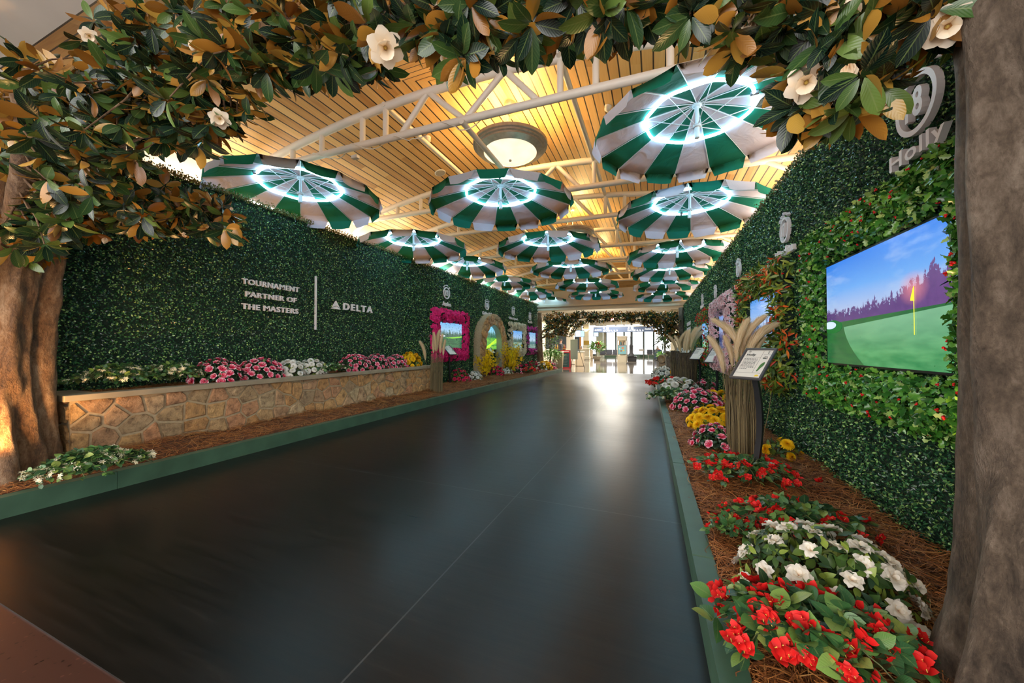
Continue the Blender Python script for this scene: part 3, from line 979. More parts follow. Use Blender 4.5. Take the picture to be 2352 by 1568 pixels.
def umbrella_meshes():
    d = {}
    g = Geo()
    rs = np.linspace(0.03, UR, 8)
    for k in range(NP):
        a0, a1 = 2 * PI * k / NP, 2 * PI * (k + 1) / NP
        V, Fc = [], []
        na = 6
        for r in rs:
            p0 = np.array([r * math.cos(a0), r * math.sin(a0), uz(r)]); p1 = np.array([r * math.cos(a1), r * math.sin(a1), uz(r)])
            for j in range(na + 1):
                u = j / na
                p = p0 + (p1 - p0) * u
                s = 4 * u * (1 - u)
                p[:2] *= 1 - 0.006 * s * (r / UR)
                p[2] += s * (-0.006 * (r / UR) + 0.004 * math.sin(9 * r + k))
                V.append(p)
        base = len(rs) * (na + 1)
        # the hanging flap, a little narrower at its hem
        for q, (dz, sh, fl) in enumerate(((0.0, 0.02, 0.0), (0.125, 0.13, 0.035 + 0.02 * math.sin(k * 2.3)))):
            for j in range(na + 1):
                u = sh + (1 - 2 * sh) * j / na
                e = np.array(V[(len(rs) - 1) * (na + 1)]) * (1 - u) + np.array(V[(len(rs) - 1) * (na + 1) + na]) * u
                s = 4 * u * (1 - u)
                rad = e[:2] / np.linalg.norm(e[:2])
                e2 = e.copy()
                e2[:2] = e[:2] * (1 - 0.006 * s) + rad * fl * (0.6 + 0.4 * math.sin(6 * u + k))
                e2[2] = e[2] - 0.006 * s - dz * (0.92 + 0.08 * s)
                V.append(e2)
        rows = len(rs) + 2
        for i in range(rows - 1):
            for j in range(na):
                b = i * (na + 1) + j
                Fc.append((b, b + 1, b + na + 2, b + na + 1))
        g.add(V, Fc, k % 2)
    d['canopy'] = g.mesh('canopy', [M_GREEN, M_WHITE])
    d['ring_light'] = Geo().tube([((0.545 - 0.02 * (1 - math.cos(8 * t)) * 0.5) * math.cos(t), (0.545 - 0.02 * (1 - math.cos(8 * t)) * 0.5) * math.sin(t), 0.135) for t in np.linspace(0, 2 * PI, 64, endpoint=False)], 0.017, 8, closed=True).mesh('ring_light', M_RING)
    d['pole'] = Geo().tube([(0, 0, UH + 0.03), (0, 0, 0.06), (0, 0, -0.12)], [0.019, 0.019, 0.019], 14).tube([(0, 0, 0.0), (0, 0, -0.115)], 0.026, 14).mesh('pole', M_ALU)
    d['runner'] = Geo().lathe([(0.02, -0.02), (0.04, -0.02), (0.042, 0.0), (0.04, 0.012), (0.02, 0.02)], 16, c=(0, 0, 0.02)).mesh('runner', M_ALU)
    d['hub'] = Geo().lathe([(0.02, -0.03), (0.045, -0.03), (0.05, -0.01), (0.03, 0.01), (0.018, 0.05), (0.0, 0.055)], 16, c=(0, 0, UH - 0.01)).mesh('hub', M_ALU)
    d['clip'] = Geo().tube([(0.5 * math.cos(4.2), 0.5 * math.sin(4.2), 0.14), (0.57 * math.cos(4.2), 0.57 * math.sin(4.2), 0.13)], 0.022, 8).mesh('clip', M_CLIP)
    rib = []
    for r in np.linspace(0.04, UR * 0.995, 10): rib.append((r, 0, uz(r) - 0.012))
    d['rib'] = Geo().tube(rib, 0.0045, 6).mesh('rib', M_ALU)
    d['strut'] = Geo().tube([(0.04, 0, 0.02), (0.53, 0, uz(0.53) - 0.016)], 0.0045, 6).mesh('strut', M_ALU)
    d['hanging_wire'] = Geo().tube([(0, 0, UH + 0.03), (0, 0, 0.45)], 0.003, 5).mesh('hanging_wire', M_ALU)
    return d
UM = umbrella_meshes()
def make_umbrella(label, grp):
    root = thing('umbrella', label, 'umbrella', (0, 0, 0), grp)
    for k in ('canopy', 'ring_light', 'pole', 'runner', 'hub', 'clip', 'hanging_wire'):
        q = child(k, UM[k], root, (0, 0, 0))
        if k == 'ring_light': rl_ = q
        if k == 'clip': under(rl_, q)
    for k in range(NP):
        child('rib', UM['rib'], root, (0, 0, 0), rotz(2 * PI * k / NP))
    for k in range(8):
        child('strut', UM['strut'], root, (0, 0, 0), rotz(2 * PI * (2 * k) / NP))
    return root
UMB = [(690, 447, 404, 'l'), (1150, 463, 324, 'm'), (1601, 293, 515, 'r'), (950, 564, 249, 'l'), (1259, 564, 235, 'm'), (1584, 484, 357, 'r'), (1556, 580, 243, 'r'),
       (1073, 611, 181, 'l'), (1311, 615, 182, 'm'), (1538, 622, 186, 'r'), (1159, 649, 145, 'l'), (1348, 652, 145, 'm'), (1529, 654, 156, 'r'),
       (1212, 672, 120, 'l'), (1368, 675, 124, 'm'), (1523, 679, 132, 'r'), (1250, 690, 103, 'l')]
cnt = {'l': 0, 'm': 0, 'r': 0}
ROW = {'l': 'row along the stone planter', 'm': 'middle row under the pendant lamps', 'r': 'row along the holly screen hedge'}
proto = None
for i, (px, py, w, col) in enumerate(UMB):
    xz = (px - 1176.0) / F_PX
    Z = F_PX * 2 * UR * math.sqrt(1 + xz * xz) / w
    d = ray(px, py); P = EYE + d * (Z / F_PX)
    P[2] = min(max(P[2], 3.3), 3.62)
    # keep the sight line through the measured centre
    P = EYE + d * ((P[2] - EYE[2]) / d[2])
    lab = 'green and white umbrella, %s of the %s' % (ORD[cnt[col]], ROW[col])
    cnt[col] += 1
    if proto is None:
        proto = make_umbrella(lab, 'striped umbrellas hanging below the ceiling'); o = proto
    else:
        o = copy_tree(proto); o['label'] = lab
    o.location = P
    o.rotation_euler = (random.uniform(-0.02, 0.02), random.uniform(-0.02, 0.02), (0.12, 0.2, 0.33)[i % 3] + i * 0.7)

# ================================================================== MAGNOLIA TREES
def bark_mat(name, c0, c1, c2, sc=6.0):
    m, nt, b = new_mat(name)
    tc = N(nt, 'ShaderNodeTexCoord')
    def nz(scale, zs, det, rough=0.65, dist=0.8):
        mp = N(nt, 'ShaderNodeMapping'); mp.inputs['Scale'].default_value = (scale, scale, scale * zs)
        nt.links.new(tc.outputs['Object'], mp.inputs[0])
        n = N(nt, 'ShaderNodeTexNoise'); n.inputs['Scale'].default_value = 1.0; n.inputs['Detail'].default_value = det; n.inputs['Roughness'].default_value = rough; n.inputs['Distortion'].default_value = dist
        nt.links.new(mp.outputs[0], n.inputs['Vector'])
        return n.outputs[0]
    big = nz(sc, 0.3, 6); mid = nz(sc * 4, 0.45, 9, 0.72, 0.4); small = nz(sc * 14, 0.6, 6, 0.6, 0.0)
    f = mth(nt, 'ADD', mth(nt, 'MULTIPLY', big, 0.45), mth(nt, 'ADD', mth(nt, 'MULTIPLY', mid, 0.4), mth(nt, 'MULTIPLY', small, 0.15)))
    r = ramp(nt, f, [(0.40, c0), (0.5, c1), (0.61, c2)])
    nt.links.new(r.outputs[0], b.inputs['Base Color'])
    b.inputs['Roughness'].default_value = 0.55
    h = mth(nt, 'ADD', mth(nt, 'MULTIPLY', mid, 0.7), mth(nt, 'MULTIPLY', small, 0.3))
    bp = N(nt, 'ShaderNodeBump'); bp.inputs['Strength'].default_value = 1.0; bp.inputs['Distance'].default_value = 0.06
    nt.links.new(h, bp.inputs['Height']); nt.links.new(bp.outputs[0], b.inputs['Normal'])
    return m
M_BARK = bark_mat('moulded magnolia bark', (0.06, 0.028, 0.012), (0.22, 0.115, 0.05), (0.42, 0.28, 0.17))
M_BARKG = bark_mat('grey magnolia bark', (0.05, 0.036, 0.026), (0.16, 0.115, 0.08), (0.34, 0.265, 0.20))
M_MAG = leafy('magnolia leaves', [(0.0, (0.003, 0.014, 0.012)), (0.5, (0.009, 0.034, 0.018)), (0.82, (0.04, 0.095, 0.022)), (1.0, (0.12, 0.20, 0.04))],
              under=[(0.0, (0.20, 0.075, 0.012)), (0.5, (0.40, 0.18, 0.025)), (1.0, (0.46, 0.28, 0.05))], rough=0.27, spec=0.6, vein=True, trans=0.12)
M_MAGPET = petal('magnolia petals', [(0.0, (0.85, 0.62, 0.36)), (0.35, (0.88, 0.74, 0.55)), (1.0, (0.9, 0.8, 0.66))], trans=0.2)
M_MAGCORE = plain('magnolia heart', (0.5, 0.36, 0.08), 0.6)

def trunk_geo(path, radii, lobes, seg=44, rough=0.03, base=0.0, grooves=()):
    P = np.array(path, float)
    n = 46
    t = np.linspace(0, 1, len(P)); tt = np.linspace(0, 1, n)
    Q = np.c_[[np.interp(tt, t, P[:, k]) for k in range(3)]].T
    rr = np.interp(tt, t, radii)
    ang = np.linspace(0, 2 * PI, seg, endpoint=False)
    V, U, Fc = [], [], []
    for i in range(n):
        fl = 1 + base * math.exp(-tt[i] * 6.5)
        for k, a in enumerate(ang):
            w = sum(am * (1 + base * 1.6 * math.exp(-tt[i] * 4)) * math.cos(m * a + ph + tw * tt[i]) for m, am, ph, tw in lobes)
            for ph, tw, dp, ex in grooves:
                w -= dp * max(0.0, math.cos(a - ph - tw * tt[i] - 0.12 * math.sin(tt[i] * 9 + ph))) ** ex
            nz = rough * (math.sin(a * 7 + tt[i] * 23) * math.sin(tt[i] * 31 + a * 3) + 0.5 * math.sin(a * 17 - tt[i] * 47))
            r = rr[i] * (fl + w + nz)
            V.append(Q[i] + np.array([r * math.cos(a), r * math.sin(a), 0])); U.append((k / seg, tt[i]))
    for i in range(n - 1):
        for k in range(seg):
            k2 = (k + 1) % seg
            Fc.append((i * seg + k, i * seg + k2, (i + 1) * seg + k2, (i + 1) * seg + k))
    return Geo().add(V, Fc, 0, U)

def smooth_path(pts, n=26):
    P = np.array(pts, float)
    t = np.linspace(0, 1, len(P)); tt = np.linspace(0, 1, n)
    Q = np.c_[[np.interp(tt, t, P[:, k]) for k in range(3)]].T
    for _ in range(3):
        Q[1:-1] = (Q[:-2] + 2 * Q[1:-1] + Q[2:]) / 4
    return Q

def whorls(g, C, A, size, nl=7, tpl=MAG_LEAF, spread=(0.9, 1.5), mat=0, flip=0.0):
    C, A = np.asarray(C), unit(A)
    m = len(C)
    ref = rdir(m)
    e1 = unit(np.cross(A, ref)); e2 = np.cross(A, e1)
    for k in range(nl):
        ph = 2 * PI * k / nl + rng.uniform(-0.4, 0.4, m)
        ti = rng.uniform(*spread, m)
        d = A * np.cos(ti)[:, None] + (e1 * np.cos(ph)[:, None] + e2 * np.sin(ph)[:, None]) * np.sin(ti)[:, None]
        d = unit(d + np.array([0, 0, -0.25]))
        nrm = (A + rng.normal(size=(m, 3)) * 0.35) * np.where(rng.random(m) < flip, -1.0, 1.0)[:, None]
        g.scatter(tpl, frames(d, nrm), size * rng.uniform(0.72, 1.12, m), C + d * 0.012, mat)
    return g

def bloom_mesh(kind):
    g = Geo()
    if kind == 'open':
        petal_whorl(6, 1.0, 0.82, 0.5, 0.2, 0.03, 0.0, 5, 0.0, g, (0.25, 0.6, 0.95, 1.0, 0.75, 0.25))
        petal_whorl(5, 0.85, 0.7, 0.95, -0.15, 0.03, 0.4, 5, 0.02, g, (0.25, 0.6, 0.95, 1.0, 0.75, 0.25))
        g.lathe([(0.0, 0.32), (0.06, 0.28), (0.1, 0.15), (0.09, 0.0)], 10, 1)
    else:
        petal_whorl(5, 1.0, 0.75, 1.42, -0.12, 0.02, 0.0, 5, 0.0, g, (0.35, 0.85, 1.0, 0.85, 0.5, 0.08))
        petal_whorl(4, 0.95, 0.7, 1.22, -0.25, 0.02, 0.6, 5, 0.0, g, (0.35, 0.85, 1.0, 0.85, 0.5, 0.08))
    return g.mesh('magnolia_flower', [M_MAGPET, M_MAGCORE])
BL_OPEN, BL_BUD = bloom_mesh('open'), bloom_mesh('bud')

def pxy(p):                                    # (px, py, T) -> place
    return gy(p[0], p[1], p[2])

def crown_points(ells, jitter_T):
    C = []
    for (cx, cy, rx, ry, T, n) in ells:
        r = np.sqrt(rng.random(n)); a = rng.random(n) * 2 * PI
        for q, w in zip(r, a):
            c = gy(cx + rx * q * math.cos(w), cy + ry * q * math.sin(w), T + rng.normal() * jitter_T)
            if -5.4 < c[0] < 1.28 and c[2] < 3.7: C.append(c)
    return np.array(C)

def magnolia(name, label, trunk, branches, ells, flowers, leaf, jt, twig=True, flower_size=0.075, nl=7, down=0.5):
    root = thing(name, label, 'tree', trunk['path'][0], 'magnolia trees framing the passage')
    obj('trunk', trunk_geo(**trunk), M_BARKG if trunk['path'][0][0] > 0 else M_BARK, root)
    Bs = []
    for pts, r0_, r1_ in branches:
        Q = smooth_path(pts)
        Q[1:-1] += rng.normal(size=(len(Q) - 2, 3)) * 0.008
        Bs.append(Q)
        obj('branch', Geo().tube(Q, np.linspace(r0_, r1_, len(Q)), 10), M_BARK, root)
    C = crown_points(ells, jt)
    allb = np.concatenate(Bs)
    near = np.array([allb[np.argmin(((allb - c) ** 2).sum(1))] for c in C])
    A = unit(C - near) * 0.8 + rdir(len(C)) * 0.55 + np.array([0, 0, -down])
    g = whorls(Geo(), C, A, leaf, nl, flip=0.27)
    if twig:
        for c, q in zip(C, near):
            if rng.random() < 0.5:
                mid = (c + q) / 2 + rng.normal(size=3) * 0.02
                g.tube([q, mid, c], [0.008, 0.006, 0.004], 5, 1, caps=False)
    tag(obj('foliage', g, [M_MAG, M_BARK], root), kind='stuff')
    for (px, py, T, kind, sc) in flowers:
        p = gy(px, py, T)
        out = unit(EYE - p)
        ax = unit(out * (1.0 if kind == 'open' else 0.35) + np.array([0, 0, -0.25 if kind == 'open' else (0.6 if py % 2 else -0.6)]) + rng.normal(size=3) * 0.1)
        R = frames(np.cross(ax, rdir(1)[0]), ax)
        child('flower', BL_OPEN if kind == 'open' else BL_BUD, root, p - np.array(root.location), R, flower_size * sc)
    return root

tl = dict(path=[(-4.98, 1.17, 0.06), (-4.97, 1.17, 0.6), (-5.0, 1.18, 1.3), (-5.0, 1.2, 2.0), (-4.95, 1.25, 2.5)], radii=[0.31, 0.285, 0.27, 0.28, 0.26],
          lobes=[(3, 0.10, 0.4, 1.5), (5, 0.09, 1.1, -2.2), (8, 0.05, 0.3, 1.0)], rough=0.03, base=0.35, seg=140, grooves=((-0.35, 0.35, 0.22, 60), (0.25, -0.5, 0.2, 70), (-0.95, 0.6, 0.2, 60), (0.9, 0.2, 0.2, 60), (-1.7, 0.3, 0.2, 60)))
br = [([(-4.95, 1.22, 1.9), pxy((70, 400, 1.25)), pxy((190, 250, 1.4)), pxy((330, 160, 1.5)), pxy((480, 100, 1.55)), pxy((640, 62, 1.55)), pxy((840, 55, 1.55)), pxy((1020, 20, 1.55)), pxy((1210, -15, 1.55)), pxy((1350, -40, 1.55))], 0.10, 0.02),
      ([(-4.95, 1.22, 1.9), pxy((130, 380, 1.4)), pxy((250, 320, 1.6)), pxy((380, 280, 1.75)), pxy((480, 255, 1.8))], 0.07, 0.015),
      ([(-4.95, 1.25, 1.8), pxy((110, 480, 1.4)), pxy((210, 475, 1.65)), pxy((330, 470, 1.9)), pxy((440, 480, 2.1)), pxy((520, 490, 2.15))], 0.07, 0.012),
      ([(-4.95, 1.22, 2.0), pxy((60, 330, 1.15)), pxy((40, 230, 1.1)), pxy((60, 160, 1.1))], 0.07, 0.02)]
el = [(90, 250, 130, 120, 1.2, 60), (70, 390, 130, 120, 1.25, 60), (60, 515, 95, 60, 1.25, 34), (190, 300, 160, 150, 1.4, 62), (260, 110, 120, 100, 1.45, 50), (330, 220, 150, 110, 1.5, 56), (430, 270, 110, 70, 1.6, 36),
      (400, 110, 160, 110, 1.5, 60), (540, 90, 140, 110, 1.55, 50), (500, 225, 80, 55, 1.65, 16), (640, 130, 90, 50, 1.6, 24), (690, 50, 130, 70, 1.55, 34), (790, 125, 120, 40, 1.6, 24), (830, 20, 110, 60, 1.55, 26), (960, 60, 100, 60, 1.55, 24),
      (1080, 62, 80, 70, 1.55, 26), (1180, 50, 80, 60, 1.55, 24), (1270, 10, 90, 50, 1.55, 18), (1360, 5, 80, 40, 1.55, 14),
      (220, 480, 140, 60, 1.7, 36), (340, 470, 110, 50, 1.95, 34), (440, 490, 90, 40, 2.1, 26), (505, 505, 40, 35, 2.15, 9), (90, 585, 60, 22, 1.35, 8)]
fl = [(885, 108, 1.42, 'open', 1.25), (448, 96, 1.35, 'bud', 1.0), (205, 82, 1.3, 'open', 0.8), (505, 272, 1.5, 'open', 0.9), (36, 326, 1.05, 'bud', 1.0), (103, 503, 1.2, 'bud', 0.8), (243, 546, 1.6, 'bud', 0.75), (425, 545, 2.0, 'bud', 0.7), (531, 476, 2.1, 'bud', 0.5), (544, 545, 2.1, 'bud', 0.5), (1000, -5, 1.5, 'open', 0.9)]
magnolia('magnolia_tree', 'magnolia tree with a warm lit brown trunk beside the stone planter, arching over the path', tl, br, el, fl, 0.15, 0.09)

tr = dict(path=[(1.06, 1.47, 0.06), (1.05, 1.47, 0.5), (1.05, 1.47, 1.2), (1.04, 1.46, 2.2), (1.03, 1.46, 3.1)], radii=[0.215, 0.2, 0.19, 0.19, 0.185],
          lobes=[(3, 0.06, 2.2, 0.6), (5, 0.12, 0.9, 0.5), (9, 0.05, 0.3, 0.9)], rough=0.02, base=0.55, seg=140, grooves=((-2.55, 0.25, 0.26, 50), (-1.95, -0.35, 0.22, 60), (-3.05, 0.5, 0.2, 60), (-1.4, 0.3, 0.2, 50)))
br = [([(1.0, 1.47, 2.3), pxy((2150, 60, 1.55)), pxy((2040, 120, 1.62)), pxy((1950, 170, 1.68)), pxy((1880, 220, 1.72)), pxy((1840, 270, 1.75))], 0.06, 0.01),
      ([(1.0, 1.47, 2.5), pxy((2100, -20, 1.6)), pxy((1900, -40, 1.62)), pxy((1700, -30, 1.62)), pxy((1520, -30, 1.6)), pxy((1400, -50, 1.58))], 0.07, 0.015)]
el = [(1440, 0, 80, 55, 1.58, 18), (1540, 5, 80, 60, 1.6, 18), (1640, 10, 70, 50, 1.6, 12), (1720, 50, 80, 75, 1.62, 22), (1820, 30, 70, 50, 1.62, 8), (1930, 70, 90, 80, 1.66, 24), (1890, 170, 75, 70, 1.72, 22), (1850, 250, 45, 45, 1.75, 11), (2030, 55, 110, 60, 1.62, 34), (1960, 175, 70, 50, 1.66, 16), (2140, 0, 90, 45, 1.58, 34), (1930, 230, 50, 35, 1.7, 10)]
fl = [(1852, 188, 1.58, 'open', 0.95), (1946, 152, 1.5, 'bud', 0.9), (1722, 36, 1.5, 'bud', 1.0), (1965, 45, 1.5, 'bud', 0.9), (2175, 60, 1.45, 'open', 0.8)]
magnolia('magnolia_tree', 'magnolia tree with a broad grey brown trunk beside the holly framed screen', tr, br, el, fl, 0.128, 0.07)

YF = 17.1
tf = dict(path=[(-5.25, YF, 0.05), (-5.28, YF, 1.0), (-5.3, YF, 2.0), (-5.3, YF, 2.9)], radii=[0.15, 0.12, 0.11, 0.1], lobes=[(3, 0.1, 0.4, 1.5), (5, 0.06, 1.1, -2.2)], rough=0.03, base=0.4, seg=20)
far_el = [(1275, 735, 28, 18, YF, 78), (1300, 745, 40, 18, YF, 102), (1330, 730, 40, 14, YF, 90), (1380, 728, 40, 10, YF, 78), (1300, 762, 25, 8, YF, 36), (1265, 760, 15, 15, YF, 36)]
magnolia('magnolia_tree', 'small far magnolia tree beside the purple flower framed screen', tf,
         [([(-5.3, YF, 1.9), gy(1265, 752, YF), gy(1300, 735, YF), gy(1400, 722, YF)], 0.07, 0.02), ([(-5.3, YF, 1.6), gy(1270, 765, YF), gy(1300, 757, YF)], 0.05, 0.01)], far_el, [], 0.125, 0.2, False, nl=8)
tf = dict(path=[(1.0, YF, 0.05), (1.02, YF, 1.0), (1.05, YF, 2.0), (1.05, YF, 2.9)], radii=[0.15, 0.12, 0.11, 0.1], lobes=[(3, 0.1, 1.4, 1.5), (5, 0.06, 1.1, -2.2)], rough=0.03, base=0.4, seg=20)
far_el = [(1420, 727, 40, 10, YF, 72), (1470, 727, 40, 11, YF, 78), (1510, 730, 35, 15, YF, 90), (1545, 735, 18, 20, YF, 78), (1525, 752, 22, 14, YF, 66), (1545, 768, 14, 14, YF, 42), (1500, 742, 25, 8, YF, 36)]
magnolia('magnolia_tree', 'small far magnolia tree at the end of the bed with pampas grass', tf,
         [([(1.0, YF, 1.9), gy(1545, 745, YF), gy(1510, 728, YF), gy(1420, 721, YF)], 0.07, 0.02), ([(1.0, YF, 1.3), gy(1550, 775, YF), gy(1535, 768, YF)], 0.05, 0.01)], far_el, [], 0.125, 0.2, False, nl=8)

# ================================================================== SCREENS, FLOWER FRAMES AND SIGNS ON THE HEDGES
def on_wall(side, y, z, o):
    if side == 'l': return np.array([-5.55 + o, y, z])
    return np.array([xr(y) + _rn[0] * o, y + _rn[1] * o, z])
OUT = {'l': np.array([1.0, 0, 0]), 'r': np.array([_rn[0], _rn[1], 0])}
WR = {'l': LW, 'r': RW}

def screen_mat(name, sky0, sky1, tree, g0, g1, hor, th, seed, haze=(0.7, 0.8, 0.9), light=0.275):
    m, nt, b = new_mat(name)
    uv = N(nt, 'ShaderNodeUVMap'); sx = N(nt, 'ShaderNodeSeparateXYZ'); nt.links.new(uv.outputs[0], sx.inputs[0])
    u, v = sx.outputs[0], sx.outputs[1]
    sky = ramp(nt, v, [(hor, sky1), (1.0, sky0)]).outputs[0]
    n = N(nt, 'ShaderNodeTexNoise', noise_dimensions='1D'); n.inputs['Scale'].default_value = 16; n.inputs['Detail'].default_value = 8; n.inputs['Roughness'].default_value = 0.75
    nt.links.new(mth(nt, 'ADD', u, float(seed)), n.inputs['W'])
    n2 = N(nt, 'ShaderNodeTexNoise', noise_dimensions='2D'); n2.inputs['Scale'].default_value = 30; n2.inputs['Detail'].default_value = 6
    nt.links.new(uv.outputs[0], n2.inputs['Vector'])
    top = mth(nt, 'ADD', hor, mth(nt, 'MULTIPLY', mth(nt, 'POWER', n.outputs[0], 1.8), th))
    istree = mth(nt, 'MULTIPLY', mth(nt, 'LESS_THAN', v, top), mth(nt, 'GREATER_THAN', mth(nt, 'ADD', n2.outputs[0], mth(nt, 'MULTIPLY', mth(nt, 'SUBTRACT', top, v), 2.2)), 0.5))
    tcol = mixc(nt, n2.outputs[0], tree, tuple(min(1, c * 2.6) for c in tree))
    c = mixc(nt, istree, sky, tcol)
    mp = N(nt, 'ShaderNodeMapping'); mp.inputs['Scale'].default_value = (2.0, 9.0, 1)
    nt.links.new(uv.outputs[0], mp.inputs[0])
    n3 = N(nt, 'ShaderNodeTexNoise', noise_dimensions='2D'); n3.inputs['Scale'].default_value = 1.6; n3.inputs['Detail'].default_value = 3
    nt.links.new(mp.outputs[0], n3.inputs['Vector'])
    gr = ramp(nt, n3.outputs[0], [(0.35, g0), (0.65, g1)]).outputs[0]
    c = mixc(nt, mth(nt, 'LESS_THAN', v, mth(nt, 'ADD', hor, mth(nt, 'MULTIPLY', mth(nt, 'SUBTRACT', n.outputs[0], 0.5), 0.02))), c, gr)
    b.inputs['Base Color'].default_value = (0.01, 0.01, 0.01, 1)
    b.inputs['Roughness'].default_value = 0.2
    nt.links.new(c, b.inputs['Emission Color'])
    b.inputs['Emission Strength'].default_value = light
    return m, n2

M_BEZEL = plain('black screen bezel', (0.01, 0.01, 0.012), 0.3)
def screen(side, label, y0, y1, z0, z1, mat, off=0.05):
    c = on_wall(side, (y0 + y1) / 2, (z0 + z1) / 2, off)
    root = thing('display_screen', label, 'screen', c)
    g = Geo()
    w, h = abs(y1 - y0) / 2, (z1 - z0) / 2
    g.box((-w - 0.015, -h - 0.015, -0.04), (w + 0.015, h + 0.015, 0.006), bevel=0.003)
    obj('housing', g.xf(WR[side]), M_BEZEL, root, world=False)
    g = Geo().quad((-w, -h, 0.008), (w, -h, 0.008), (w, h, 0.008), (-w, h, 0.008))
    obj('picture', g.xf(WR[side]), mat, root, world=False)
    return root

def holly_picture():
    m, nt, b = new_mat('holly screen picture')
    uv = N(nt, 'ShaderNodeUVMap'); sx = N(nt, 'ShaderNodeSeparateXYZ'); nt.links.new(uv.outputs[0], sx.inputs[0])
    u, v = sx.outputs[0], sx.outputs[1]
    def noise(sc, det, sx_=1.0, sy_=1.0, rough=0.6):
        mp = N(nt, 'ShaderNodeMapping'); mp.inputs['Scale'].default_value = (sx_, sy_, 1)
        nt.links.new(uv.outputs[0], mp.inputs[0])
        n = N(nt, 'ShaderNodeTexNoise', noise_dimensions='2D'); n.inputs['Scale'].default_value = sc; n.inputs['Detail'].default_value = det; n.inputs['Roughness'].default_value = rough
        nt.links.new(mp.outputs[0], n.inputs['Vector'])
        return n.outputs[0]
    sky = ramp(nt, v, [(0.5, (0.50, 0.60, 0.85)), (0.72, (0.16, 0.42, 0.92)), (1.0, (0.03, 0.22, 0.85))]).outputs[0]
    cloud = ramp(nt, noise(1.6, 5, 1.0, 2.2), [(0.45, (0, 0, 0)), (0.75, (1, 1, 1))]).outputs[0]
    sky = mixc(nt, mth(nt, 'MULTIPLY', cloud, 0.65), sky, (0.62, 0.74, 0.92))
    n1 = N(nt, 'ShaderNodeTexNoise', noise_dimensions='1D'); n1.inputs['Scale'].default_value = 15; n1.inputs['Detail'].default_value = 7; n1.inputs['Roughness'].default_value = 0.7
    nt.links.new(u, n1.inputs['W'])
    rise = N(nt, 'ShaderNodeMapRange', interpolation_type='SMOOTHSTEP'); nt.links.new(u, rise.inputs[0]); rise.inputs[1].default_value = 0.55; rise.inputs[2].default_value = 0.95
    base = mth(nt, 'ADD', 0.40, mth(nt, 'MULTIPLY', u, 0.04))
    hgt = mth(nt, 'ADD', mth(nt, 'MULTIPLY', n1.outputs[0], 0.28), mth(nt, 'MULTIPLY', rise.outputs[0], 0.14))
    top = mth(nt, 'ADD', base, mth(nt, 'SUBTRACT', hgt, 0.02))
    fine = noise(26, 6, 1.0, 0.6, 0.75)
    istree = mth(nt, 'MULTIPLY', mth(nt, 'LESS_THAN', v, top), mth(nt, 'GREATER_THAN', mth(nt, 'ADD', fine, mth(nt, 'MULTIPLY', mth(nt, 'SUBTRACT', top, v), 2.4)), 0.52))
    tcol = ramp(nt, u, [(0.0, (0.012, 0.016, 0.10)), (0.6, (0.06, 0.03, 0.16)), (1.0, (0.11, 0.04, 0.19))]).outputs[0]
    tcol = mixc(nt, fine, tcol, (0.20, 0.09, 0.30))
    du = mth(nt, 'SUBTRACT', u, 0.79); dv = mth(nt, 'SUBTRACT', v, 0.58)
    d2 = mth(nt, 'SQRT', mth(nt, 'ADD', mth(nt, 'MULTIPLY', du, du), mth(nt, 'MULTIPLY', mth(nt, 'MULTIPLY', dv, dv), 0.6)))
    glow = ramp(nt, d2, [(0.0, (1, 1, 1)), (0.10, (0.0, 0.0, 0.0))]).outputs[0]
    c = mixc(nt, istree, sky, tcol)
    c = mixc(nt, mth(nt, 'MULTIPLY', glow, 0.75), c, (0.95, 0.30, 0.32))
    bank = mixc(nt, noise(9, 4, 1, 3), (0.01, 0.09, 0.04), (0.04, 0.22, 0.05))
    c = mixc(nt, mth(nt, 'LESS_THAN', v, base), c, bank)
    edge = mth(nt, 'ADD', 0.27, mth(nt, 'MULTIPLY', mth(nt, 'POWER', mth(nt, 'SUBTRACT', u, 0.16), 0.5), 0.15))
    left = mth(nt, 'GREATER_THAN', u, mth(nt, 'ADD', 0.2, mth(nt, 'MULTIPLY', mth(nt, 'POWER', mth(nt, 'SUBTRACT', 0.42, v), 2.0), 1.2)))
    gg = ramp(nt, noise(5, 6, 1.0, 2.5), [(0.3, (0.03, 0.25, 0.08)), (0.7, (0.12, 0.42, 0.16))]).outputs[0]
    gg = mixc(nt, ramp(nt, v, [(0.1, (0, 0, 0)), (0.4, (0.6, 0.6, 0.6))]).outputs[0], gg, (0.30, 0.58, 0.38))
    isgreen = mth(nt, 'MULTIPLY', mth(nt, 'LESS_THAN', v, mth(nt, 'SUBTRACT', base, mth(nt, 'MULTIPLY', 0.05, mth(nt, 'SUBTRACT', 1.3, u)))), left)
    c = mixc(nt, isgreen, c, gg)
    b.inputs['Base Color'].default_value = (0.01, 0.01, 0.01, 1); b.inputs['Roughness'].default_value = 0.2
    nt.links.new(c, b.inputs['Emission Color']); b.inputs['Emission Strength'].default_value = 0.28
    return m
ms = holly_picture()
hs = screen('r', 'large screen in the holly frame showing a golf green with yellow flag', 2.3, 3.58, 1.08, 1.83, ms)
def decal(root, side, name, poly, col, st, lift=0.0095, label=None):
    m = emit('screen ' + name, col, st)
    P = np.array(poly, float)
    P[:, 0] = np.clip(P[:, 0], -0.638, 0.638)
    g = Geo().add(np.c_[P, np.full(len(P), lift)], [tuple(range(len(P)))], 0, smooth=False)
    o = obj(name, g.xf(WR[side]), m, root, world=False)
    under([c for c in root.children if c.name.startswith('picture')][0], o)
    if label: o['label'] = label
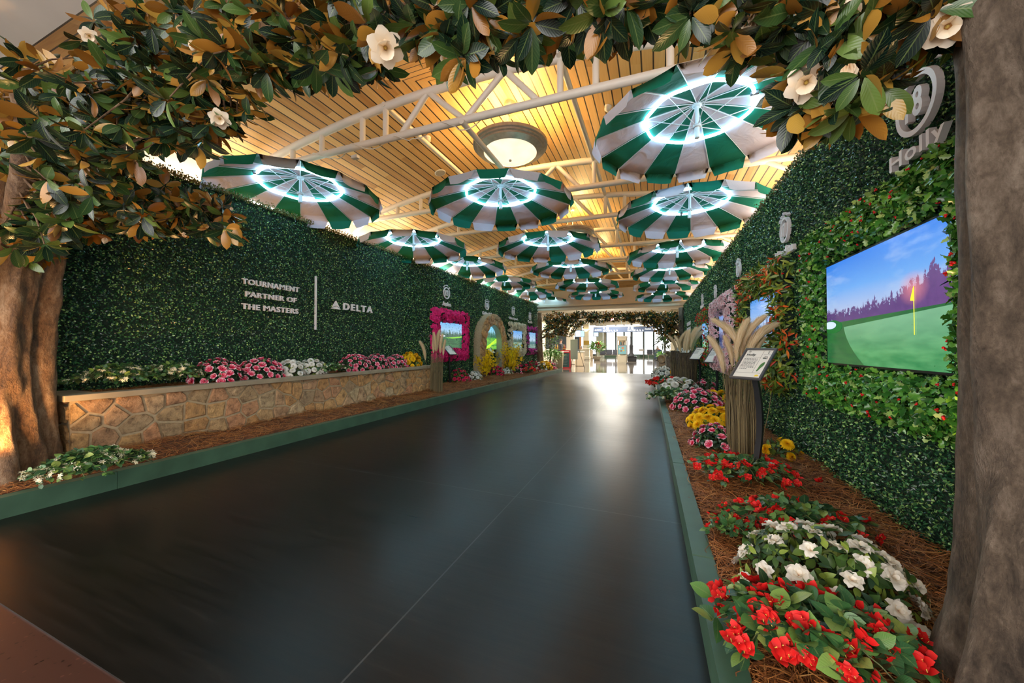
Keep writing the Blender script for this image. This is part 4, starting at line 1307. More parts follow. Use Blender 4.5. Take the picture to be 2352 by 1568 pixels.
# picture coordinates: half width .64, half height .375; -x is the far edge of the screen
def ell(cx, cy, rx, ry, n=28): return [(cx + rx * math.cos(t), cy + ry * math.sin(t)) for t in np.linspace(0, 2 * PI, n, endpoint=False)]
decal(hs, 'r', 'collar', ell(-0.55, -0.10, 0.15, 0.05), (0.012, 0.13, 0.025), 0.28, 0.0104)
decal(hs, 'r', 'bunker', ell(-0.585, -0.088, 0.10, 0.028), (0.5, 0.62, 0.95), 0.28, 0.0108)
decal(hs, 'r', 'flagpole', [(0.378, -0.19), (0.385, -0.19), (0.385, 0.06), (0.378, 0.06)], (0.75, 0.75, 0.05), 0.28, 0.0116)
decal(hs, 'r', 'flag', [(0.378, 0.065), (0.36, 0.02), (0.352, -0.005), (0.386, -0.01), (0.385, 0.07)], (0.85, 0.8, 0.03), 0.3, 0.0118)

m17, _ = screen_mat('nandina screen picture', (0.10, 0.35, 0.9), (0.6, 0.75, 0.95), (0.01, 0.05, 0.16), (0.02, 0.12, 0.12), (0.05, 0.22, 0.16), 0.3, 0.9, 8.4)
screen('r', 'screen in the nandina frame showing tall blue pines by a lake', 4.72, 5.95, 1.08, 1.83, m17)
m16, _ = screen_mat('redbud screen picture', (0.15, 0.3, 0.7), (0.5, 0.62, 0.85), (0.02, 0.03, 0.09), (0.06, 0.08, 0.2), (0.12, 0.16, 0.3), 0.3, 0.9, 1.7)
screen('r', 'screen in the pink redbud frame showing a dim blue view', 7.2, 8.45, 1.08, 1.83, m16)
m15, _ = screen_mat('firethorn screen picture', (0.1, 0.4, 0.9), (0.5, 0.7, 0.95), (0.01, 0.05, 0.05), (0.05, 0.25, 0.1), (0.1, 0.4, 0.15), 0.35, 0.7, 5.2)
screen('r', 'screen in the firethorn frame of red and yellow berries', 9.85, 11.1, 1.08, 1.83, m15)
m13, _ = screen_mat('azalea screen picture', (0.22, 0.55, 0.95), (0.55, 0.80, 0.95), (0.04, 0.09, 0.07), (0.015, 0.11, 0.06), (0.04, 0.20, 0.09), 0.42, 0.75, 2.2)
s13 = screen('l', 'screen in the bright pink azalea frame showing a fairway', 8.42, 9.7, 1.17, 1.90, m13)
decal(s13, 'l', 'bunker', ell(-0.46, -0.02, 0.16, 0.022), (0.75, 0.85, 0.95), 0.275)
decal(s13, 'l', 'sunny_fairway', [(-0.3, -0.07), (0.1, -0.045), (0.63, 0.0), (0.63, -0.045), (0.1, -0.085)], (0.25, 0.62, 0.08), 0.275)
m12, _ = screen_mat('golden bell screen picture', (0.15, 0.62, 0.92), (0.5, 0.85, 0.95), (0.03, 0.10, 0.07), (0.06, 0.35, 0.08), (0.30, 0.72, 0.08), 0.48, 0.75, 6.3)
s12 = screen('l', 'screen in the stone archway showing a sunlit green', 11.0, 12.3, 1.12, 2.0, m12)
decal(s12, 'l', 'sun_streak', [(-0.5, -0.44), (-0.1, -0.44), (0.5, -0.08), (0.65, -0.05), (0.65, -0.2)], (0.42, 0.82, 0.06), 0.275)
m11, _ = screen_mat('dogwood screen picture', (0.12, 0.4, 0.9), (0.6, 0.78, 0.92), (0.03, 0.07, 0.06), (0.1, 0.25, 0.15), (0.35, 0.5, 0.45), 0.35, 0.8, 9.9)
screen('l', 'screen in the white dogwood frame behind the big yellow forsythia', 13.75, 15.05, 1.15, 1.9, m11)
m10, _ = screen_mat('camellia screen picture', (0.22, 0.5, 0.85), (0.65, 0.78, 0.88), (0.05, 0.12, 0.13), (0.15, 0.3, 0.25), (0.3, 0.42, 0.38), 0.25, 0.7, 4.4)
screen('l', 'screen in the purple camellia frame by the far tree', 15.85, 17.0, 1.15, 1.9, m10)

# ---- blossoms
def fl_mesh(name, build, mats):
    g = Geo(); build(g)
    return g, g.mesh(name, mats)
M_AZ = petal('pink edged azalea petals', [(0.0, (0.72, 0.01, 0.06)), (0.5, (0.86, 0.03, 0.13)), (0.76, (0.9, 0.2, 0.32)), (0.92, (0.94, 0.72, 0.76)), (1.0, (0.95, 0.86, 0.87))])
M_AZRED = petal('crimson azalea petals', [(0.0, (0.35, 0.0, 0.03)), (0.5, (0.62, 0.01, 0.07)), (1.0, (0.75, 0.03, 0.12))])
M_AZHOT = petal('hot pink azalea petals', [(0.0, (0.7, 0.005, 0.10)), (0.5, (0.86, 0.01, 0.19)), (1.0, (0.95, 0.05, 0.30))])
M_AZW = petal('white azalea petals', [(0.0, (0.62, 0.18, 0.1)), (0.22, (0.85, 0.7, 0.5)), (0.5, (0.9, 0.84, 0.72)), (1.0, (0.92, 0.88, 0.8))])
M_MUMW = petal('white chrysanthemum petals', [(0.0, (0.6, 0.55, 0.3)), (0.3, (0.86, 0.82, 0.72)), (1.0, (0.92, 0.9, 0.86))])
M_MUMY = petal('yellow chrysanthemum petals', [(0.0, (0.65, 0.26, 0.0)), (0.4, (0.92, 0.50, 0.004)), (1.0, (0.98, 0.66, 0.015))])
M_BRACT = petal('red bougainvillea bracts', [(0.0, (0.45, 0.01, 0.01)), (0.5, (0.75, 0.012, 0.012)), (1.0, (0.85, 0.04, 0.03))])
M_JAS = petal('jasmine petals', [(0.0, (0.8, 0.66, 0.3)), (0.4, (0.9, 0.84, 0.62)), (1.0, (0.92, 0.88, 0.72))])
M_CAM = petal('magenta camellia petals', [(0.0, (0.4, 0.0, 0.2)), (0.5, (0.6, 0.02, 0.36)), (1.0, (0.75, 0.1, 0.5))])
M_DOG = petal('white dogwood bracts', [(0.0, (0.5, 0.5, 0.2)), (0.3, (0.75, 0.68, 0.5)), (1.0, (0.85, 0.78, 0.62))])
M_RBUD = petal('pale pink redbud petals', [(0.0, (0.45, 0.03, 0.08)), (0.3, (0.85, 0.42, 0.48)), (0.7, (0.9, 0.66, 0.68)), (1.0, (0.92, 0.78, 0.78))])
M_FORS = petal('yellow forsythia petals', [(0.0, (0.8, 0.5, 0.0)), (1.0, (0.95, 0.72, 0.01))])
M_STAM = plain('stamen', (0.75, 0.6, 0.1), 0.6)
M_BERRY = plain('red berry', (0.62, 0.008, 0.008), 0.25)

def b_az(g):
    petal_whorl(5, 1.0, 0.95, 0.55, 0.25, 0.05, 0.0, 4, 0, g)
    petal_whorl(5, 0.72, 0.7, 0.95, 0.1, 0.05, 0.6, 4, 0.05, g)
    petal_whorl(4, 0.42, 0.42, 1.2, 0.0, 0.05, 0.2, 3, 0.08, g, (0.3, 0.8, 1.0, 0.6))
def b_az_open(g):
    petal_whorl(5, 1.0, 0.85, 0.62, 0.3, 0.16, 0.0, 6, 0, g, (0.15, 0.5, 0.85, 1.0, 0.85, 0.45))
    petal_whorl(5, 0.9, 0.75, 0.95, 0.35, 0.16, 0.62, 6, 0.02, g, (0.15, 0.5, 0.85, 1.0, 0.85, 0.45))
    petal_whorl(3, 0.5, 0.4, 1.15, 0.2, 0.12, 0.3, 4, 0.03, g, (0.2, 0.7, 1.0, 0.6))
def b_mum(g):
    for n_, L_, el_, z_ in ((20, 1.0, -0.05, 0.0), (20, 0.95, 0.25, 0.03), (18, 0.86, 0.55, 0.06), (15, 0.72, 0.85, 0.09), (11, 0.56, 1.15, 0.11), (6, 0.42, 1.4, 0.12)):
        petal_whorl(n_, L_, 0.27, el_, 0.12, 0.03, n_ * 0.37, 3, z_, g, (0.6, 1, 1, 0.6))
def b_bract(g):
    for k in range(4):
        q = petal_whorl(3, 0.72, 0.62, 0.75, 0.2, 0.03, k * 0.7, 3, 0, None, (0.3, 1.0, 0.8, 0.03))
        a = k * 1.6
        q.tube([(0, 0, 0.05), (0, 0, 0.3)], 0.03, 5, 1)
        tilt = frames(np.array([math.cos(a), math.sin(a), 0.3]), np.array([math.cos(a) * 0.6, math.sin(a) * 0.6, 1.0]))
        g.join(q.xf(tilt, (0.42 * math.cos(a), 0.42 * math.sin(a), 0.1 * k)))
def b_jas(g):
    for k in range(5):
        q = petal_whorl(5, 0.55, 0.24, 0.35, 0.2, 0, k * 0.9, 2, 0, None, (0.5, 1.0, 0.1))
        a = k * 1.26
        tilt = frames(np.array([math.cos(a + 1), math.sin(a + 1), 0.2]), np.array([math.cos(a) * 0.8, math.sin(a) * 0.8, 1.0]))
        g.join(q.xf(tilt, (0.5 * math.cos(a), 0.5 * math.sin(a), 0.25 + 0.1 * (k % 2))))
def b_simple(g): petal_whorl(5, 1.0, 0.8, 0.4, 0.2, 0.03, 0, 3, 0, g, (0.25, 0.9, 1.0, 0.4))
def b_dog(g):
    petal_whorl(4, 1.0, 0.85, 0.35, 0.2, 0.03, 0, 3, 0, g, (0.3, 0.9, 1.0, 0.5))
    petal_whorl(4, 0.8, 0.7, 0.8, 0.1, 0.03, 0.7, 3, 0.1, g, (0.3, 0.9, 1.0, 0.5))
def b_fors(g): petal_whorl(4, 1.0, 0.42, 0.5, 0.2, 0, 0, 2, 0, g, (0.5, 1.0, 0.3))
def b_berry(g):
    for k in range(3):
        a = k * 2.1
        g.lathe([(0.0, -0.5), (0.35, -0.35), (0.5, 0), (0.35, 0.35), (0.0, 0.5)], 9, c=(0.5 * math.cos(a), 0.5 * math.sin(a), 0.4 + 0.15 * k))
BLO = {k: fl_mesh('blossom', f, m) for k, f, m in (
    ('azalea', b_az, [M_AZ]), ('crimson', b_az, [M_AZRED]), ('hot', b_az_open, [M_AZHOT]), ('white', b_az_open, [M_AZW]), ('mumw', b_mum, [M_MUMW]), ('mumy', b_mum, [M_MUMY]),
    ('bract', b_bract, [M_BRACT, M_STAM]), ('jasmine', b_jas, [M_JAS]), ('camellia', b_az_open, [M_CAM]), ('dogwood', b_dog, [M_DOG]), ('redbud', b_simple, [M_RBUD]), ('fors', b_fors, [M_FORS]))}
BLO['berry'] = fl_mesh('berry', b_berry, [M_BERRY])

# ---- leaves of the bedding and frames
M_LF_DARK = leafy('dark shrub leaves', [(0.0, (0.008, 0.025, 0.014)), (0.6, (0.02, 0.06, 0.025)), (1.0, (0.08, 0.16, 0.04))], rough=0.32)
M_LF_AZ = leafy('azalea leaves', [(0.0, (0.015, 0.04, 0.02)), (0.5, (0.05, 0.11, 0.02)), (1.0, (0.26, 0.34, 0.05))], rough=0.4)
M_LF_MID = leafy('rounded vine leaves', [(0.0, (0.015, 0.055, 0.025)), (0.5, (0.04, 0.13, 0.04)), (0.85, (0.12, 0.24, 0.05)), (1.0, (0.28, 0.34, 0.08))], rough=0.33, vein=True)
M_LF_HOLLY = leafy('holly leaves', [(0.0, (0.015, 0.08, 0.015)), (0.5, (0.06, 0.24, 0.03)), (0.85, (0.17, 0.40, 0.05)), (1.0, (0.45, 0.6, 0.2))], rough=0.25, spec=0.6)
M_LF_NAN = leafy('nandina leaves', [(0.0, (0.03, 0.09, 0.012)), (0.5, (0.11, 0.2, 0.02)), (0.9, (0.30, 0.36, 0.04)), (1.0, (0.42, 0.4, 0.05))], rough=0.35)
M_LF_NANR = leafy('red nandina leaves', [(0.0, (0.5, 0.02, 0.01)), (0.5, (0.72, 0.09, 0.015)), (1.0, (0.8, 0.22, 0.03))], rough=0.4)
M_LF_FIRE = leafy('firethorn leaves', [(0.0, (0.03, 0.10, 0.015)), (0.5, (0.14, 0.24, 0.02)), (1.0, (0.5, 0.42, 0.04))], rough=0.4)
M_LF_FERN = leafy('fern fronds', [(0.0, (0.04, 0.15, 0.03)), (0.6, (0.14, 0.34, 0.05)), (1.0, (0.35, 0.55, 0.12))], rough=0.4)
M_STEM = plain('brown stem', (0.10, 0.055, 0.03), 0.7)
M_STEMG = plain('green stem', (0.12, 0.14, 0.05), 0.6)

def frame_points(n, y0, y1, z0, z1, bw, thick):
    """points on a padded frame round y0..y1 x z0..z1: lateral position, height, lift off the wall, outward bend"""
    ys, zs, os_, n1, n2 = [], [], [], [], []
    Y0, Y1, Z0, Z1 = y0 - bw, y1 + bw, z0 - bw, z1 + bw
    while len(ys) < n:
        y, z = rng.uniform(Y0, Y1), rng.uniform(Z0, Z1)
        dy = max(y0 - y, y - y1, 0); dz = max(z0 - z, z - z1, 0)
        if dy == 0 and dz == 0: continue
        if dy > bw * 0.6 and dz > bw * 0.6 and (dy / bw - 0.6) ** 2 + (dz / bw - 0.6) ** 2 > 0.16: continue
        d = max(dy, dz) / bw
        s = 2 * d - 1
        os_.append(thick * math.sqrt(max(0.04, 1 - s * s)) + rng.uniform(-0.02, 0.02))
        if dy > dz: n1.append(s * (1 if y > y1 else -1)); n2.append(0)
        else: n1.append(0); n2.append(s * (1 if z > z1 else -1))
        ys.append(y); zs.append(z)
    return map(np.array, (ys, zs, os_, n1, n2))

def flower_frame(name, label, side, box, bw, thick, tpl, lmat, nleaf, lsize, blos, nb, bsize, extra=None, cat='flower frame', top=100, whole=True):
    y0, y1, z0, z1 = box
    c = on_wall(side, (y0 + y1) / 2, (z0 + z1) / 2, 0.0)
    root = thing(name, label, cat, c)
    al = np.array([0, 1.0, 0]) if side == 'l' else np.array([_rd[0], _rd[1], 0])
    def place(n, lift=0.0):
        y, z, o, a, b = frame_points(n, *box, bw, thick)
        P = np.array([on_wall(side, q, w, e + lift) for q, w, e in zip(y, z, o)])
        nr = unit(OUT[side] * 0.8 + al * a[:, None] * 0.9 + np.array([0, 0, 1.0]) * b[:, None] * 0.9)
        return P, nr
    P, nr = place(nleaf)
    d = rdir(nleaf) + np.array([0, 0, -0.25])
    g = Geo().scatter(tpl, frames(d, nr + rng.normal(size=nr.shape) * 0.4), lsize * rng.uniform(0.7, 1.2, nleaf), P)
    mats = [lmat]
    if extra:
        etpl, emat, en, es = extra
        P, nr = place(en, 0.03)
        # sprays of a few leaves each
        for k in range(6):
            g.scatter(etpl, frames(rdir(en) + nr * 0.3, nr + rng.normal(size=nr.shape) * 0.5), es * rng.uniform(0.7, 1.1, en), P + rng.normal(size=P.shape) * 0.025, 1)
        mats.append(emat)
    # the padded core behind the leaves
    for (a0, a1, b0, b1) in ((y0 - bw * 0.8, y1 + bw * 0.8, z0 - bw * 0.8, z0 - bw * 0.15), (y0 - bw * 0.8, y1 + bw * 0.8, z1 + bw * 0.15, z1 + bw * 0.8), (y0 - bw * 0.8, y0 - bw * 0.15, z0 - bw * 0.2, z1 + bw * 0.2), (y1 + bw * 0.15, y1 + bw * 0.8, z0 - bw * 0.2, z1 + bw * 0.2)):
        q = [on_wall(side, a0, b0, 0.0), on_wall(side, a1, b1, thick * 0.55)]
        g.box(np.minimum(*q), np.maximum(*q), len(mats))
    mats.append(M_HEDGEBACK)
    tag(obj('foliage', g, mats, root), kind='stuff')
    if nb:
        P, nr = place(nb, 0.025)
        dist = np.array([depth(p) for p in P])
        order = np.argsort(dist)
        nr2 = nr + rng.normal(size=nr.shape) * 0.35
        R = frames(np.cross(nr2, rdir(nb)), nr2)
        S = bsize * rng.uniform(0.75, 1.15, nb)
        bn = 'berry' if blos == 'berry' else 'blossom'
        for k in order[:top]:
            child(bn, BLO[blos][1], root, P[k] - np.array(root.location), R[k], S[k])
        rest = order[top:]
        if len(rest):
            g = Geo().scatter(BLO[blos][0], R[rest], S[rest], P[rest])
            tag(obj(bn, g, list(BLO[blos][1].materials), root), kind='stuff')
    return root

flower_frame('flower_frame', 'wide holly leaf frame with red berries round the large golf screen', 'r', (2.25, 3.62, 1.05, 1.86), 0.30, 0.13, HOLLY_LEAF, M_LF_HOLLY, 9500, 0.045, 'berry', 120, 0.011)
flower_frame('flower_frame', 'shaggy nandina frame of green and orange red leaves with red berries', 'r', (4.72, 5.95, 1.08, 1.83), 0.36, 0.16, LEAF_N, M_LF_NAN, 3000, 0.10, 'berry', 30, 0.016, extra=(LEAF_N, M_LF_NANR, 85, 0.085))
flower_frame('flower_frame', 'pale pink redbud blossom frame between nandina and firethorn frames', 'r', (7.2, 8.45, 1.08, 1.83), 0.36, 0.17, LEAF_S, M_LF_DARK, 300, 0.05, 'redbud', 1900, 0.038)
flower_frame('flower_frame', 'firethorn frame of yellow green leaves and red berries', 'r', (9.85, 11.1, 1.08, 1.83), 0.34, 0.16, LEAF_N, M_LF_FIRE, 1500, 0.075, 'berry', 160, 0.024)
flower_frame('flower_frame', 'bright pink azalea blossom frame round a screen', 'l', (8.42, 9.7, 1.17, 1.90), 0.36, 0.12, LEAF_S, M_LF_DARK, 1200, 0.055, 'hot', 900, 0.052)
flower_frame('flower_frame', 'white dogwood blossom frame behind the big yellow forsythia', 'l', (13.75, 15.05, 1.15, 1.9), 0.33, 0.14, LEAF_S, M_LF_AZ, 400, 0.05, 'dogwood', 700, 0.055)
flower_frame('flower_frame', 'purple magenta camellia frame beside the far tree', 'l', (15.85, 17.0, 1.15, 1.9), 0.28, 0.12, LEAF_S, M_LF_DARK, 1100, 0.06, 'camellia', 170, 0.055)

# ---- stone archway round the twelfth screen
def arch():
    yc = 11.65
    root = thing('stone_archway', 'tall stone archway framing a screen between pink and white flower frames', 'archway', (-5.45, yc, 0))
    hi, ho, sp, ti, to = 0.66, 1.12, 1.30, 1.98, 2.38
    def curve(t, h, top):
        # t 0..1 from near foot over the crown to the far foot
        L1 = sp; L2 = PI * (h + top - sp) / 2
        tot = 2 * L1 + L2
        s = t * tot
        if s < L1: return (-h, s)
        if s < L1 + L2:
            a = PI * (s - L1) / L2
            return (-h * math.cos(a), sp + (top - sp) * math.sin(a))
        return (h, max(0.0, tot - s))
    def at(u, v):
        a, b = curve(u, hi, ti), curve(u, ho, to)
        return (a[0] + (b[0] - a[0]) * v, a[1] + (b[1] - a[1]) * v)
    dep = 0.26
    g = Geo()
    us = np.linspace(0, 1, 61)
    V = []
    for u in us:
        i_, o_ = at(u, 0), at(u, 1)
        V += [(-5.55, yc + i_[0], i_[1]), (-5.55 + dep, yc + i_[0], i_[1]), (-5.55 + dep, yc + o_[0], o_[1]), (-5.55, yc + o_[0], o_[1])]
    Fc, mm = [], []
    for k in range(60):
        for e in range(3):
            Fc.append((k * 4 + e, k * 4 + e + 1, (k + 1) * 4 + e + 1, (k + 1) * 4 + e)); mm.append(2 if e == 0 else 1)
    g.add(V, Fc, mm, smooth=False)
    Lm, Wm = 5.0, ho - hi
    for P in voronoi(Lm, Wm, 26, 2, 0.36, 0.025, 11):
        P = P.copy(); n = len(P); c = P.mean(0)
        rows = [(P, 0.0), (c + (P - c) * 0.96, 0.02), (c + (P - c) * 0.8, 0.035)]
        V = []
        for Q, d_ in rows:
            for q in Q:
                a_ = at(q[0] / Lm, q[1] / Wm)
                V.append((-5.55 + dep + d_, yc + a_[0], a_[1]))
        a_ = at(c[0] / Lm, c[1] / Wm); V.append((-5.55 + dep + 0.042, yc + a_[0], a_[1]))
        Fc = []
        for k in range(2): Fc += [(k * n + i, k * n + (i + 1) % n, (k + 1) * n + (i + 1) % n, (k + 1) * n + i) for i in range(n)]
        Fc += [(2 * n + i, 2 * n + (i + 1) % n, 3 * n) for i in range(n)]
        g.add(V, Fc, 0, smooth=False)
    obj('stone_surround', g, [M_STONE, M_MORTAR, plain('arch lining', (0.33, 0.34, 0.30), 0.6)], root)
    # the lining of the upper opening behind the screen
arch()

# ---- raised lettering
M_LETTER = plain('white acrylic lettering', (0.80, 0.74, 0.74), 0.35)
def fit(s, y0, y1, z0, z1, side, dep=0.03, off=0.045, bold=0.018, gap=1.1):
    g = text_geo(s, 1.0, 0.5, bold, spacing=gap)
    V = g.V[0]
    lo, hi = V.min(0), V.max(0)
    V = (V - lo) / (hi - lo)
    a, b = on_wall(side, y0, z0, off), on_wall(side, y1, z0, off)
    W = a[None] + (b - a)[None] * V[:, :1]
    W[:, 2] = z0 + (z1 - z0) * V[:, 1]
    W += OUT[side][None] * (V[:, 2:] * dep)
    g.V[0] = W
    return g

def wl_box(p0, p1):
    a, b = wl(*p0), wl(*p1)
    return a[1], b[1], min(a[2], b[2]), max(a[2], b[2])

ts = thing('sponsor_lettering', 'white raised three line sponsor lettering with divider bar on the hedge', 'lettering', wl(620, 680))
y0, y1 = wl(552, 700)[1], wl(683.5, 700)[1]
for s, pT, pB, f0, f1 in (('TOURNAMENT', (551.6, 638.4), (557.4, 652.1), 0.0, 1.0), ('PARTNER OF', (559, 668.5), (563, 681), 0.055, 0.95), ('THE MASTERS', (550.1, 695.9), (555.9, 709.6), 0.0, 0.985)):
    zt_, zb_ = wl(*pT)[2], wl(pT[0], pB[1] - (pB[0] - pT[0]) * 0.12)[2]
    obj('line_of_text', fit(s, y0 + (y1 - y0) * f0, y0 + (y1 - y0) * f1, zb_, zt_, 'l'), M_LETTER, ts)
a_, b_2 = wl(723, 634), wl(723, 757)
obj('divider_bar', Geo().box((-5.51, a_[1] - 0.012, b_2[2]), (-5.48, a_[1] + 0.012, a_[2])), M_LETTER, ts)
dl = thing('airline_sign', 'white raised airline name with triangle emblem on the hedge', 'lettering', wl(805, 705))
y0, y1 = wl(786, 700)[1], wl(852.5, 700)[1]
za, zb_ = wl(787, 695.7)[2], wl(787, 711)[2]
obj('name_text', fit('DELTA', y0, y1, zb_, za, 'l', bold=0.022, gap=1.3), M_LETTER, dl)
t0, t1 = wl(758.5, 705)[1], wl(779, 705)[1]
tz0, tz1 = wl(768, 709.5)[2] , wl(768, 691)[2]
tm, tw, thh = (t0 + t1) / 2, (t1 - t0), tz1 - tz0
def pq(u, v): return (t0 + u * tw, tz0 + v * thh)
g = Geo()
for poly in ([(0.5, 1.0), (0.1, 0.2), (0.5, 0.42)], [(0.5, 1.0), (0.5, 0.42), (0.9, 0.2)], [(0.04, 0.08), (0.0, 0.0), (1.0, 0.0), (0.96, 0.08), (0.5, 0.34)]):
    P = [pq(*q) for q in poly]
    x = np.array(P)
    if ((x[:, 0] * np.roll(x[:, 1], -1) - x[:, 1] * np.roll(x[:, 0], -1)).sum()) < 0: P = P[::-1]
    q = Geo().prism([(p[0], p[1]) for p in P], 0, 0.03)
    g.join(q.xf(LW, np.array([-5.51, 0, 0])))
obj('emblem', g, M_LETTER, dl)

def hole_sign(side, num, name, label, cpx, rpx, npx, nw, arc='Hole No. '):
    """circled number with a heading over it and the plant's name below; cpx centre, rpx half height in pixels"""
    W = wl if side == 'l' else (lambda a, b: wr(a, b, 0.05))
    c = W(*cpx); top = W(cpx[0], cpx[1] - rpx)
    r = top[2] - c[2]
    root = thing('hole_sign', label, 'sign', c)
    y, z = c[1], c[2]
    sgn = 1 if side == 'l' else -1
    g = ring_band(r * 0.82, r, 0.03, 40).xf(WR[side], on_wall(side, y, z, 0.04))
    obj('ring', g, M_LETTER, root)
    obj('number', fit(num, y - sgn * r * 0.42, y + sgn * r * 0.42, z - r * 0.48, z + r * 0.48, side, bold=0.03), M_LETTER, root)
    # heading bent over the ring
    g = Geo()
    txt = 'Hole No. ' + num if arc else ''
    n = len(txt)
    for k, ch in enumerate(txt):
        if ch == ' ': continue
        q = text_geo(ch, 1.0, 0.1, 0.02)
        V = q.V[0]
        a = PI / 2 + (0.5 - (k + 0.5) / n) * 1.75
        s_ = r * 0.26
        X = np.array([1.22 * r * math.cos(a), 1.22 * r * math.sin(a)])
        e1 = np.array([math.sin(a), -math.cos(a)]); e2 = np.array([math.cos(a), math.sin(a)])
        V2 = np.c_[X[None] + V[:, :1] * s_ * e1[None] + V[:, 1:2] * s_ * e2[None], V[:, 2] * 0.15 + 0.015]
        q.V[0] = V2
        g.join(q.xf(WR[side], on_wall(side, y, z, 0.045)))
    obj('heading_text', g, M_LETTER, root)
    cn = W(*npx)
    hh = r * 0.36
    obj('name_text', fit(name, y - sgn * nw / 2, y + sgn * nw / 2, cn[2] - hh, cn[2] + hh, side, bold=0.015), M_LETTER, root)
    return root
hole_sign('l', '13', 'Azalea', 'white circled 13 sign over the bright pink azalea frame', (1024, 673), 13.5, (1024, 698), 0.42)
hole_sign('l', '12', 'Golden Bell', 'white circled 12 sign over the stone archway', (1117, 701), 10.5, (1116, 720), 0.72)
hole_sign('l', '11', 'White Dogwood', 'white circled 11 sign over the white dogwood frame', (1177.5, 716), 9, (1177, 732), 0.95)
hole_sign('l', '10', 'Camellia', 'white circled 10 sign over the purple camellia frame', (1216, 727), 8, (1216, 739), 0.6)
hole_sign('r', '18', 'Holly', 'white circled 18 sign over the holly frame by the trunk', (2112, 236), 70, (2112, 345), 0.42)
hole_sign('r', '17', 'Nandina', 'white circled 17 sign over the nandina frame', (1805, 528), 29, (1806, 577), 0.55)
hole_sign('r', '16', 'Redbud', 'white circled 16 sign over the pink redbud frame', (1697.5, 618), 18, (1701, 652), 0.5)
hole_sign('r', '15', 'Firethorn', 'white circled 15 sign over the firethorn frame', (1644, 672), 13, (1643, 692), 0.6)
hole_sign('r', '14', 'Chinese Fir', 'small white circled 14 sign, farthest on the holly side hedge', (1614, 690), 11, (1613, 704), 0.6)
c = wr(1586, 742)
ts = thing('sponsor_lettering', 'small white three line lettering near the far end beside firethorn', 'lettering', c)
for k, (s, z) in enumerate((('TOURNAMENT', 2.0), ('PARTNER OF', 1.80), ('THE MASTERS', 1.6))):
    obj('line_of_text', fit(s, c[1] + 0.6, c[1] - 0.6, z, z + 0.13, 'r'), M_LETTER, ts)

